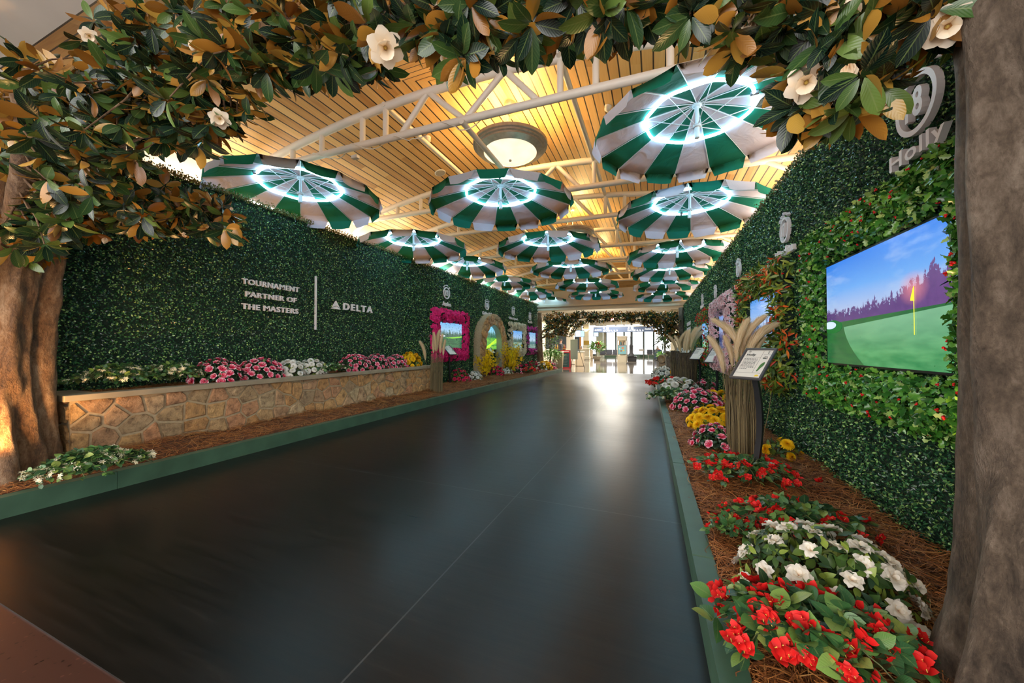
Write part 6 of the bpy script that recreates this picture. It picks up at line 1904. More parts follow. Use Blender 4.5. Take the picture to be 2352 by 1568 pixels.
for s in (-1, 1):
    obj('trestle', Geo().box((-0.16, s * 0.09 - 0.025, -0.62), (0.16, s * 0.09 + 0.025, -0.14), bevel=0.01), M_BARREL, bl, world=False)
wr_ = thing('wreath', 'dry leaf wreath resting on the tree stump', 'wreath', sp0 + np.array([0, 0, 0.76]))
a = rng.random(260) * 2 * PI
P = np.c_[0.17 * np.cos(a), 0.17 * np.sin(a), 0.06 + rng.normal(size=260) * 0.05] + rng.normal(size=(260, 3)) * 0.03
obj('leaves', Geo().scatter(LEAF_M, frames(rdir(260), rdir(260)), np.full(260, 0.1), P), leafy('dry wreath leaves', [(0, (0.1, 0.1, 0.05)), (0.5, (0.35, 0.25, 0.12)), (1, (0.6, 0.5, 0.35))]), wr_, world=False).name = 'leaf_ring'

# ================================================================== THE CONCOURSE BEYOND
M_CREAMW = plain('cream concourse wall', (0.66, 0.60, 0.48), 0.6)
M_PALEG = plain('pale green column paint', (0.55, 0.58, 0.46), 0.6)
M_WIN = emit('overcast daylight through glass', (0.86, 0.88, 0.92), 0.95)
M_MULL = plain('grey blue window frame', (0.10, 0.16, 0.17), 0.4)
M_SILL = plain('green sill', (0.10, 0.19, 0.12), 0.5)
YW = 45.0
def xfar(px, y): return float(gy(px, 800, y)[0])
def zfar(py, y, px=1430): return float(gy(px, py, y)[2])
struct('wall_concourse', Geo().box((-22, YW + 0.25, 0), (24, YW + 0.5, 6.0)), M_CREAMW)
struct('ceiling_concourse', Geo().box((-22, Y_END + 0.3, 3.95), (24, YW + 0.5, 4.15)), M_CREAMW)
struct('wall_side', Geo().box((-14.2, Y_END + 0.3, 0), (-14.0, YW + 0.3, 4.0)).box((10.0, Y_END + 0.3, 0), (10.2, YW + 0.3, 4.0)).box((-14.2, Y_END + 0.2, 0), (-6.1, Y_END + 0.3, 4.0)).box((2.1, Y_END + 0.2, 0), (10.2, Y_END + 0.3, 4.0)), M_CREAMW)
# ceiling coffers and light coves
g = Geo()
for y in (24.0, 31.5, 39.0):
    g.box((-14, y, 3.55), (10, y + 0.5, 3.95))
for x in (-9.3, 2.8):
    g.box((x, Y_END + 0.31, 3.55), (x + 0.45, YW + 0.2, 3.94))
struct('trim_2', g, M_CREAMW)
for i, (x, y) in enumerate(((-3.2, 21), (-3.2, 28), (-3.2, 35.5), (6.5, 25), (6.5, 34), (-11.7, 25), (-11.7, 34))):
    o = lamp('ceiling_panel_light', 'AREA', (x, y, 3.9), 200, (1.0, 0.93, 0.8), 2.2)
# window wall
edges = [1316, 1340, 1353, 1381, 1395, 1414, 1432, 1452, 1478, 1502, 1528, 1547, 1562]
glass = [(1316, 1341), (1353, 1371), (1392, 1414), (1415, 1433), (1434, 1451), (1452, 1478), (1479, 1501), (1502, 1526), (1528, 1547)]
for i, (a, b) in enumerate(glass):
    x0, x1 = xfar(a, YW), xfar(b, YW)
    g = Geo().box((x0 + 0.06, YW + 0.1, 0.35), (x1 - 0.06, YW + 0.14, 3.9), 0)
    fr_ = Geo().box((x0, YW + 0.05, 0.30), (x0 + 0.07, YW + 0.24, 3.94)).box((x1 - 0.07, YW + 0.05, 0.30), (x1, YW + 0.24, 3.94)).box((x0, YW + 0.05, 0.24), (x1, YW + 0.24, 0.35))
    w_ = tag(obj('window_%d' % (i + 1), fr_, M_MULL), kind='structure')
    o = obj('pane', g, M_WIN); o.parent = w_; o['kind'] = 'structure'
struct('baseboard_far', Geo().box((xfar(1372, YW), YW - 0.05, 0), (xfar(1565, YW), YW + 0.24, 0.24)), M_SILL)
# pilasters in the window wall and free columns
M_SCONCE = emit('lit sconce glass', (1.0, 0.78, 0.45), 0.55)
def column(label, x, y, w, h=3.95, mat=None, sc_z=None, face=True):
    root = thing('column', label, 'column', (x, y, 0), 'cream columns of the concourse')
    m = mat or M_CREAMW
    obj('shaft', Geo().box((-w / 2, -w / 2, 0), (w / 2, w / 2, h - 0.02)), m, root, world=False)
    obj('base', Geo().box((-w / 2 - 0.07, -w / 2 - 0.07, 0), (w / 2 + 0.07, w / 2 + 0.07, 0.28), bevel=0.02).box((-w / 2 - 0.05, -w / 2 - 0.05, 0.95), (w / 2 + 0.05, w / 2 + 0.05, 1.05), bevel=0.02).box((-w / 2 - 0.02, -w / 2 - 0.02, 0.28), (w / 2 + 0.02, w / 2 + 0.02, 0.95)), m, root, world=False)
    obj('capital', Geo().box((-w / 2 - 0.08, -w / 2 - 0.08, h - 0.35), (w / 2 + 0.08, w / 2 + 0.08, h - 0.25), bevel=0.02), m, root, world=False)
    if sc_z:
        s_ = thing('wall_sconce', 'lit half bowl sconce on %s' % label, 'sconce', (x, y - w / 2, sc_z), 'half bowl sconces on columns')
        prof = [(0.0, -0.16), (0.12, -0.13), (0.22, -0.05), (0.27, 0.06), (0.275, 0.1)]
        V, Fc = [], []
        for r, z in prof:
            for k in range(13):
                a = PI + PI * k / 12
                V.append((r * math.cos(a), r * math.sin(a), z))
        for i in range(4):
            for k in range(12): Fc.append((i * 13 + k, i * 13 + k + 1, (i + 1) * 13 + k + 1, (i + 1) * 13 + k))
        obj('bowl', Geo().add(V, Fc), M_SCONCE, s_, world=False)
        obj('rail', Geo().box((-0.42, -0.05, -0.06), (0.42, 0.02, 0.0), bevel=0.01), M_CREAMW, s_, world=False)
    return root
column('first cream column behind the red framed chalkboard', float(gy(1311, 800, 25.5)[0]), 25.5, 0.52, sc_z=2.45)
column('second cream column with a small brass plate', float(gy(1347, 800, 35.5)[0]), 35.5, 0.55, sc_z=2.85)
column('pale green column in front of the window wall', float(gy(1378, 800, 42.5)[0]), 42.5, 0.75, mat=M_PALEG)
column('cream column half hidden by the far magnolia tree', float(gy(1551, 800, 27.0)[0]), 27.0, 0.55, sc_z=2.2)
p = gy(1347, 787, 35.2)
tag(obj('brass_plate', Geo().box((p[0] - 0.26, 35.17, p[2] - 0.2), (p[0] + 0.26, 35.20, p[2] + 0.2), bevel=0.01), plain('brass', (0.42, 0.28, 0.06), 0.4, 0.6)), 'small brass plate on the second cream column', 'plate')

# hanging gate sign
M_NAVY = plain('slate blue sign', (0.05, 0.075, 0.14), 0.45)
M_SIGNW = emit('backlit white sign lettering', (0.9, 0.9, 0.86), 0.55)
YS = 30.0
sx0, sx1 = float(gy(1363, 757, YS)[0]), float(gy(1504, 757, YS)[0])
sz0, sz1 = float(gy(1430, 762.5, YS)[2]), float(gy(1430, 750, YS)[2])
gs = thing('gate_sign', 'long dark blue hanging sign pointing to gates', 'sign', ((sx0 + sx1) / 2, YS, (sz0 + sz1) / 2))
obj('panel', Geo().box((sx0, YS, sz0), (sx1, YS + 0.12, sz1), bevel=0.01), M_NAVY, gs)
obj('top_rail', Geo().box((sx0, YS - 0.02, sz1), (sx1, YS + 0.14, sz1 + 0.10)), M_CREAMW, gs)
W_, H_ = sx1 - sx0, sz1 - sz0
def stext(s, u0, u1, v0, v1):
    q = text_geo(s, 1.0, 0.2, 0.01)
    V = q.V[0]; lo, hi = V.min(0), V.max(0); V = (V - lo) / (hi - lo)
    q.V[0] = np.c_[sx0 + W_ * (u0 + (u1 - u0) * V[:, 0]), YS - 0.02 * V[:, 2] - 0.001, sz0 + H_ * (v0 + (v1 - v0) * V[:, 1])]
    return q
def spoly(P, u, v, sc):
    P = np.array(P, float)
    V = np.c_[sx0 + W_ * u + P[:, 0] * sc, np.full(len(P), YS - 0.006), sz0 + H_ * v + P[:, 1] * sc]
    return Geo().add(V, [tuple(range(len(P)))], 0, smooth=False)
obj('gates_text', stext('GATES 1, 2, 3', 0.165, 0.405, 0.10, 0.44).join(stext('GATES 4, 5, 6', 0.57, 0.825, 0.10, 0.44)), M_SIGNW, gs)
obj('airline_text', stext('DELTA', 0.055, 0.14, 0.36, 0.58).join(spoly([(0, 0), (1, 0), (0.5, 1)], 0.022, 0.36, 0.12)), M_SIGNW, gs)
obj('airline_text', stext('American', 0.845, 0.945, 0.40, 0.62).join(spoly([(0, 1.2), (0.35, 1.2), (1.1, 0.0), (0.75, 0.0)], 0.95, 0.35, 0.16)), M_SIGNW, gs)
for u, d in ((0.165, -1), (0.57, 1)):
    arrow = [(0.0, 0.0), (0.1, 0.0), (0.1, 0.0), (0.75, 0.62), (0.75, 0.2), (0.9, 0.2), (0.9, 0.9), (0.2, 0.9), (0.2, 0.75), (0.62, 0.75), (0.0, 0.12)]
    if d < 0: arrow = [(1.0 - x, y) for x, y in arrow][::-1]
    q = Geo()
    q.join(spoly(arrow, u, 0.54, 0.17))
    obj('arrow_symbol', q, M_SIGNW, gs)
    q = Geo()
    for P in ([(0, 0), (1, 0), (1, 0.12), (0, 0.12)], [(0, 0.88), (1, 0.88), (1, 1), (0, 1)], [(0, 0.12), (0.12, 0.12), (0.12, 0.88), (0, 0.88)], [(0.88, 0.12), (1, 0.12), (1, 0.88), (0.88, 0.88)], [(0.44, 0.2), (0.56, 0.2), (0.56, 0.8), (0.44, 0.8)], [(0.2, 0.44), (0.44, 0.40), (0.44, 0.56), (0.2, 0.52)], [(0.56, 0.40), (0.8, 0.44), (0.8, 0.52), (0.56, 0.56)]):
        q.join(spoly(P, u + 0.055, 0.54, 0.19))
    obj('plane_symbol', q, M_SIGNW, gs)
for u in (0.1, 0.47, 0.55, 0.9):
    x = sx0 + W_ * u
    obj('hanger_rod', Geo().tube([(x, YS + 0.06, sz1 + 0.08), (x, YS + 0.06, 3.95)], 0.012, 6), M_MULL, gs)
p = gy(1407, 733, 26.0)
ex = thing('exit_sign', 'red lit exit sign below the far leaf arch', 'sign', p)
obj('housing', Geo().box((-0.24, 0, -0.11), (0.24, 0.06, 0.11), bevel=0.008), emit('exit red', (0.75, 0.02, 0.02), 0.5), ex, world=False)
q = text_geo('EXIT', 0.2, 0.005, 0.006); q.xf(FW @ np.diag([1, 1, -1]) if False else np.array([[1, 0, 0], [0, 0, -1], [0, 1, 0]], float), (0, -0.008, -0.07))
obj('exit_text', q, M_SIGNW, ex, world=False)
obj('hanger_rod', Geo().tube([(0, 0.03, 0.1), (0, 0.03, 3.94 - p[2])], 0.012, 6), M_MULL, ex, world=False)

# book kiosk with poster
kp = gz(1428, 835.5, 0); kp[2] = 0
kk = thing('book_kiosk', 'cream book exchange kiosk with a food poster in the concourse', 'kiosk', kp)
M_KIOSK = plain('kiosk paint', (0.60, 0.54, 0.42), 0.55)
kw, kd, kh = 0.62, 1.25, 2.0
g = Geo()
g.box((-kw / 2, 0, 0), (kw / 2, kd, 0.62)).box((-kw / 2 - 0.03, -0.03, kh - 0.07), (kw / 2 + 0.03, kd + 0.03, kh), bevel=0.01)
g.box((-kw / 2, 0, kh - 0.32), (kw / 2, kd, kh - 0.07))
for x in (-kw / 2, kw / 2 - 0.06):
    for y in (0.0, kd - 0.06): g.box((x, y, 0.62), (x + 0.06, y + 0.06, kh - 0.3))
g.box((-kw / 2 + 0.06, kd * 0.5, 0.62), (kw / 2 - 0.06, kd * 0.5 + 0.03, kh - 0.3))
for z in (0.95, 1.28): g.box((-kw / 2 + 0.02, 0.02, z), (kw / 2 - 0.02, kd - 0.02, z + 0.03))
obj('cabinet', g, M_KIOSK, kk, world=False)
obj('plinth', Geo().box((-kw / 2 + 0.02, 0.02, 0.0), (kw / 2 + 0.015, kd + 0.01, 0.07)), M_BLACKM, kk, world=False)
obj('cupboard_door', Geo().box((-kw / 2 + 0.05, -0.012, 0.12), (kw / 2 - 0.05, -0.001, 0.56), bevel=0.005), M_KIOSK, kk, world=False)
g = Geo().box((-kw / 2 + 0.05, -0.04, 0.68), (kw / 2 + 0.02, -0.005, 1.36), 0, bevel=0.006)
obj('poster_frame', g, M_BLACKM, kk, world=False)
def pz(x0, x1, z0, z1, d): return Geo().box((x0, -0.044 - d, z0), (x1, -0.041 - d, z1))
po_ = obj('poster', pz(-kw / 2 + 0.07, kw / 2, 0.70, 1.34, 0), plain('poster blue', (0.22, 0.50, 0.58), 0.5), kk, world=False)
for cx_, cz_, rx_, rz_, cc in ((0.08, 1.14, 0.09, 0.06, (0.75, 0.22, 0.06)), (-0.03, 0.93, 0.07, 0.045, (0.35, 0.12, 0.04)), (0.14, 0.97, 0.06, 0.06, (0.75, 0.5, 0.08)), (-0.14, 1.08, 0.04, 0.05, (0.8, 0.8, 0.85))):
    under(po_, obj('poster_picture', Geo().add([(cx_ + rx_ * math.cos(t), -0.046, cz_ + rz_ * math.sin(t)) for t in np.linspace(0, 2 * PI, 18, endpoint=False)], [tuple(range(18))], 0, smooth=False), plain('poster food', cc, 0.5), kk, world=False))
obj('poster_heading', pz(-0.17, 0.2, 1.285, 1.315, 0.002), plain('poster red', (0.6, 0.03, 0.03), 0.5), kk, world=False)
bcols = [(0.75, 0.75, 0.7), (0.62, 0.3, 0.08), (0.1, 0.3, 0.35), (0.2, 0.35, 0.4), (0.08, 0.1, 0.12), (0.5, 0.4, 0.25), (0.3, 0.12, 0.08), (0.1, 0.15, 0.12), (0.55, 0.5, 0.4)]
M_BOOK = [plain('book cover %d' % i, c, 0.5) for i, c in enumerate(bcols)]
x = -kw / 2 + 0.09
for i in range(9):
    t = 0.032 + 0.012 * (i % 3)
    hh = 0.22 + 0.03 * ((i * 7) % 4)
    o = tag(obj('book', Geo().box((kp[0] + x, kp[1] + 0.05, 1.3105), (kp[0] + x + t, kp[1] + 0.22, 1.311 + hh), bevel=0.003), M_BOOK[i]), 'book standing in a row on the upper shelf of the cream kiosk', 'book', 'books on the kiosk shelf')
    x += t + 0.006

# clock post, benches, bins, easel, chalkboard
p = gz(1450, 829, 0); p[2] = 0
lp = thing('clock_post', 'ornate black cast post on a box base beside the kiosk', 'post', p)
obj('pedestal', Geo().box((-0.28, -0.4, 0), (0.42, 0.4, 0.36), bevel=0.02).box((-0.31, -0.44, 0.36), (0.45, 0.44, 0.42), bevel=0.02), M_BLACKM, lp, world=False)
obj('shaft', Geo().lathe([(0.24, 0.42), (0.22, 0.6), (0.15, 0.7), (0.15, 1.25), (0.18, 1.3), (0.09, 1.45), (0.08, 2.0), (0.11, 2.05), (0.065, 2.15), (0.055, 3.6), (0.0, 3.6)], 20), plain('cast iron', (0.05, 0.055, 0.07), 0.4), lp, world=False)
M_SEAT = plain('dark blue grey vinyl', (0.05, 0.055, 0.075), 0.45)
def bench(label, px, py, n, w=0.62, rz=0.0):
    p = gz(px, py, 0)
    root = thing('bench_seating', label, 'bench', (p[0], p[1], 0), None, rz)
    for k in range(n):
        x = (k - (n - 1) / 2) * w
        obj('seat', Geo().box((x - w * 0.46, -0.28, 0.40), (x + w * 0.46, 0.2, 0.48), bevel=0.03), M_SEAT, root, world=False)
        obj('backrest', Geo().box((x - w * 0.46, 0.2, 0.48), (x + w * 0.46, 0.28, 0.95), bevel=0.03), M_SEAT, root, world=False)
    for k in range(n + 1):
        x = (k - n / 2) * w
        obj('armrest', Geo().box((x - 0.025, -0.25, 0.62), (x + 0.025, 0.22, 0.65), bevel=0.008).box((x - 0.02, 0.16, 0.42), (x + 0.02, 0.2, 0.62)), M_NICKEL, root, world=False)
    obj('beam', Geo().box((-n * w / 2, -0.04, 0.33), (n * w / 2, 0.04, 0.40)), M_NICKEL, root, world=False)
    for s in (-1, 1):
        x = s * n * w * 0.38
        obj('leg', Geo().box((x - 0.03, -0.03, 0.03), (x + 0.03, 0.03, 0.35)).box((x - 0.03, -0.28, 0), (x + 0.03, 0.28, 0.035)), M_NICKEL, root, world=False)
    return root
bench('row of three dark seats beside the potted fern', 1399, 823, 3, 0.66)
bench('row of two dark seats beside the seated traveller in blue', 1500, 822, 2, 0.66)
p = gz(1473, 821, 0)
fc_ = thing('folding_chair', 'empty metal chair standing alone before the bright windows', 'chair', (p[0], p[1], 0))
obj('seat', Geo().box((-0.25, -0.25, 0.42), (0.25, 0.25, 0.46)), M_NICKEL, fc_, world=False)
obj('backrest', Geo().box((-0.27, 0.24, 0.75), (0.27, 0.27, 0.98)), M_NICKEL, fc_, world=False)
for sx_ in (-1, 1):
    for sy_ in (-1, 1):
        obj('leg', Geo().tube([(sx_ * 0.25, sy_ * 0.24, 0), (sx_ * 0.25, sy_ * 0.24, 0.44 if sy_ < 0 else 0.98)], 0.018, 6), M_NICKEL, fc_, world=False)

def bin_(label, px, py, w, h):
    p = gz(px, py, 0)
    r = thing('litter_bin', label, 'bin', (p[0], p[1], 0))
    obj('body', Geo().box((-w / 2, 0, 0), (w / 2, w, h - 0.06), bevel=0.02), plain('tan laminate', (0.42, 0.33, 0.22), 0.5), r, world=False)
    obj('top', Geo().box((-w / 2 - 0.02, -0.02, h - 0.06), (w / 2 + 0.02, w + 0.02, h), bevel=0.015), M_CREAM, r, world=False)
bin_('tan square bin behind the easel', 1330, 840.5, 0.52, 0.92)
bin_('tan bin between second cream column and potted fern', 1353, 823.5, 0.62, 0.95)
bin_('tan bin beside the bright green fern at the bed end', 1282, 846, 0.5, 0.95)

p = gz(1299, 845.5, 0)
af = thing('chalkboard_stand', 'red framed folding chalkboard standing at the end of the planter side bed', 'chalkboard', (p[0], p[1], 0), None, 0.1)
M_REDF = plain('red frame', (0.55, 0.03, 0.04), 0.45)
M_CHALK = plain('dark green chalkboard', (0.03, 0.07, 0.07), 0.6, noise=0.3, nscale=8)
def leaf_board(s):
    g = Geo()
    for a, b in (((-0.3, 0.0), (-0.24, 1.05)), ((0.24, 0.0), (0.3, 1.05)), ((-0.3, 0.0), (0.3, 0.07)), ((-0.3, 0.90), (0.3, 1.05))):
        g.box((a[0], -0.015, a[1]), (b[0], 0.015, b[1]))
    t = s * 0.24
    R = np.array([[1, 0, 0], [0, math.cos(t), -math.sin(t)], [0, math.sin(t), math.cos(t)]])
    return g, R
for s in (-1, 1):
    g, R = leaf_board(s)
    off = np.array([0, s * 0.26, 0.0])
    obj('frame', g.xf(R, off), M_REDF, af, world=False)
    obj('board', Geo().box((-0.24, -0.006, 0.07), (0.24, 0.006, 0.9)).xf(R, off), M_CHALK, af, world=False)
R = leaf_board(-1)[1]
g = Geo()
for k in range(7):
    g.box((-0.15 + 0.02 * (k % 3), -0.012, 0.75 - 0.085 * k), (0.12 - 0.03 * (k % 2), -0.008, 0.758 - 0.085 * k))
obj('chalk_writing', g.xf(R, (0, -0.26, 0)), plain('chalk', (0.35, 0.4, 0.38), 0.8), af, world=False)
obj('heading_text', Geo().box((-0.2, -0.02, 0.955), (0.2, -0.016, 1.0)).xf(R, (0, -0.26, 0)), plain('pale heading', (0.75, 0.6, 0.6), 0.6), af, world=False)

p = gz(1322, 848, 0)
ea = thing('easel', 'black tripod easel holding a pale board, seen at an angle', 'easel', (p[0], p[1], 0), None, -0.9)
for a, b in (((-0.35, -0.1, 0), (-0.03, 0, 1.75)), ((0.35, -0.1, 0), (0.03, 0, 1.75)), ((0, 0.55, 0), (0, 0.02, 1.7))):
    obj('leg', Geo().tube([a, b], 0.014, 6), M_BLACKM, ea, world=False)
obj('board', Geo().box((-0.42, -0.10, 0.55), (0.42, -0.08, 1.62), bevel=0.004), plain('pale board', (0.55, 0.62, 0.58), 0.5), ea, world=False)

# hanging monitors
for px, py, y, lab in ((1328, 766, 30.0, 'hanging flight monitor beside the first cream column'), (1336, 766, 32.0, 'second hanging flight monitor showing a blue page'), (1369, 766, 37.0, 'small hanging monitor under the gate sign end')):
    p = gy(px, py, y)
    r = thing('monitor', lab, 'monitor', p, None, 0.5)
    obj('case', Geo().box((-0.26, 0, -0.3), (0.26, 0.1, 0.3), bevel=0.02), M_BEZEL, r, world=False)
    obj('picture', Geo().quad((-0.23, -0.003, -0.26), (0.23, -0.003, -0.26), (0.23, -0.003, 0.26), (-0.23, -0.003, 0.26)), emit('monitor page', (0.25, 0.45, 0.75), 0.4), r, world=False)
    obj('drop_tube', Geo().tube([(0, 0.05, 0.29), (0, 0.05, 3.94 - p[2])], 0.025, 6), M_BEZEL, r, world=False)

# shop fronts on the left of the concourse
M_ORANGE = plain('orange stained wood', (0.42, 0.18, 0.05), 0.45)
M_DARKG = plain('dark shop glass', (0.06, 0.08, 0.10), 0.15)
for a, b, y, lab in ((1297, 1303, 34.0, 'narrow orange framed dark opening at the shop front'), (1320, 1331, 36.0, 'wide orange framed dark shop opening past the first column')):
    x0, x1 = float(gy(a, 800, y)[0]), float(gy(b, 800, y)[0])
    r = thing('shop_front', lab, 'shop front', ((x0 + x1) / 2, y, 0))
    hw = (x1 - x0) / 2
    obj('frame', Geo().box((-hw - 0.15, 0, 0), (-hw, 0.12, 2.75)).box((hw, 0, 0), (hw + 0.15, 0.12, 2.75)).box((-hw - 0.2, 0, 2.6), (hw + 0.2, 0.14, 2.78)), M_ORANGE, r, world=False)
    obj('glazing', Geo().box((-hw, 0.04, 0), (hw, 0.06, 2.6)), M_DARKG, r, world=False)
x0, x1 = float(gy(1272, 800, 30.0)[0]), float(gy(1298, 800, 30.0)[0])
r = thing('counter', 'dark bar counter crowded with bottles and boxes behind the chalkboard', 'counter', ((x0 + x1) / 2, 30.0, 0))
hw = (x1 - x0) / 2
obj('front', Geo().box((-hw, 0, 0), (hw, 0.6, 1.02), bevel=0.02), plain('dark counter', (0.07, 0.05, 0.045), 0.5), r, world=False)
obj('top', Geo().box((-hw - 0.05, -0.06, 1.02), (hw + 0.05, 0.66, 1.08), bevel=0.01), M_ORANGE, r, world=False)
for k in range(9):
    x = (x0 + x1) / 2 - hw * 0.85 + 1.7 * hw * k / 8
    cc = [(0.5, 0.3, 0.05), (0.1, 0.1, 0.12), (0.6, 0.4, 0.1), (0.3, 0.08, 0.05), (0.5, 0.5, 0.48)][k % 5]
    tag(obj('bottle', Geo().lathe([(0.0, 0), (0.06, 0), (0.06, 0.2), (0.025, 0.28), (0.025, 0.36), (0.0, 0.36)], 10, c=(x, 30.2 + 0.1 * (k % 2), 1.081)), plain('bottle %d' % k, cc, 0.2)), 'bottle standing on the dark bar counter', 'bottle', 'bottles on the bar counter')
p = gy(1279, 783, 33.0)
w_ = tag(obj('window_10', Geo().box((p[0] - 1.1, 33.0, 1.0), (p[0] + 1.1, 33.1, 2.5)), M_DARKG), kind='structure')
for k, dx in enumerate((-1.15, 1.05)):
    o = obj('frame_post', Geo().box((p[0] + dx, 32.95, 0.95), (p[0] + dx + 0.1, 33.12, 2.6)), M_CREAMW); o.parent = w_; o['kind'] = 'structure'
struct('wall_shop', Geo().box((-13.9, 36.2, 0), (float(gy(1335, 800, 36.2)[0]), 36.4, 4.0)), plain('pale green wall', (0.55, 0.55, 0.42), 0.6))

# potted plants
M_POT = plain('stone coloured pot', (0.42, 0.36, 0.27), 0.7)
def potted(name, label, px, py, h, r, tpl, lm, n, ls, up, blos=None, nb=0, bs=0.1, stems=0, pot=0.35, cat='potted plant', crown=(0.25, 1.0)):
    p = gz(px, py, 0)
    root = thing(name, label, cat, (p[0], p[1], 0))
    obj('pot', Geo().lathe([(0.0, 0), (r * 0.42, 0), (r * 0.55, pot * 0.9), (r * 0.6, pot), (r * 0.5, pot), (r * 0.48, pot - 0.05), (0, pot - 0.05)], 24), M_POT, root, world=False)
    g = Geo()
    u = rng.random(n) ** 0.7; a = rng.random(n) * 2 * PI
    z = pot + (h - pot) * (crown[0] + (crown[1] - crown[0]) * u)
    w = r * np.sin(PI * np.clip(u * 0.85 + 0.12, 0, 1)) * np.sqrt(rng.random(n))
    P = np.c_[w * np.cos(a), w * np.sin(a), z]
    d = np.c_[np.cos(a), np.sin(a), np.full(n, up)] + rng.normal(size=(n, 3)) * 0.45
    g.scatter(tpl, frames(d, np.array([0, 0, 1.0]) + rng.normal(size=(n, 3)) * 0.4), ls * rng.uniform(0.6, 1.2, n), P)
    for k in range(max(3, stems)):
        b = rng.random() * 2 * PI
        g.tube([(0.03 * math.cos(b), 0.03 * math.sin(b), pot - 0.06), (r * 0.2 * math.cos(b), r * 0.2 * math.sin(b), (pot + h) / 2), (r * 0.35 * math.cos(b), r * 0.35 * math.sin(b), h * 0.85)], [0.018, 0.013, 0.006], 6, 1, caps=False)
    obj('foliage', g, [lm, M_STEM], root, world=False)
    for k in range(nb):
        b = rng.random() * 2 * PI; q = rng.random()
        nr = unit(np.array([math.cos(b), math.sin(b) - 0.5, 0.7]))
        child('blossom', BLO[blos][1], root, np.array([r * 0.5 * q * math.cos(b) + r * 0.25, r * 0.5 * q * math.sin(b), h * rng.uniform(0.72, 1.0)]), frames(rdir(1)[0], nr), bs)
    return root
FROND = leaf_tpl(0.22, 6, 0.2, 0.5, (0.1, 0.8, 1.0, 0.8, 0.4, 0.02))
potted('potted_fern', 'potted fern with red blooms between bin and dark seats', 1371, 827, 1.6, 0.6, FROND, M_LF_FERN, 170, 0.55, 0.6, 'crimson', 14, 0.13)
potted('potted_palm', 'tall potted palm near the seated traveller in blue', 1533, 830, 2.4, 0.85, FROND, M_LF_DARK, 150, 0.7, 0.3, stems=4, crown=(0.4, 1.0))
potted('potted_plant', 'low bright green potted plant in front of the seated traveller', 1520, 833, 0.75, 0.4, FROND, M_LF_FERN, 60, 0.35, 0.5)
potted('potted_fern', 'bright green potted fern at the end of the planter side bed', 1269, 849, 1.05, 0.5, FROND, M_LF_FERN, 260, 0.27, 0.35)
potted('potted_ficus', 'slender potted ficus tree beside the small far magnolia', 1264, 846, 2.7, 0.55, LEAF_M, M_LF_MID, 700, 0.13, 0.1, stems=4, crown=(0.28, 1.0))

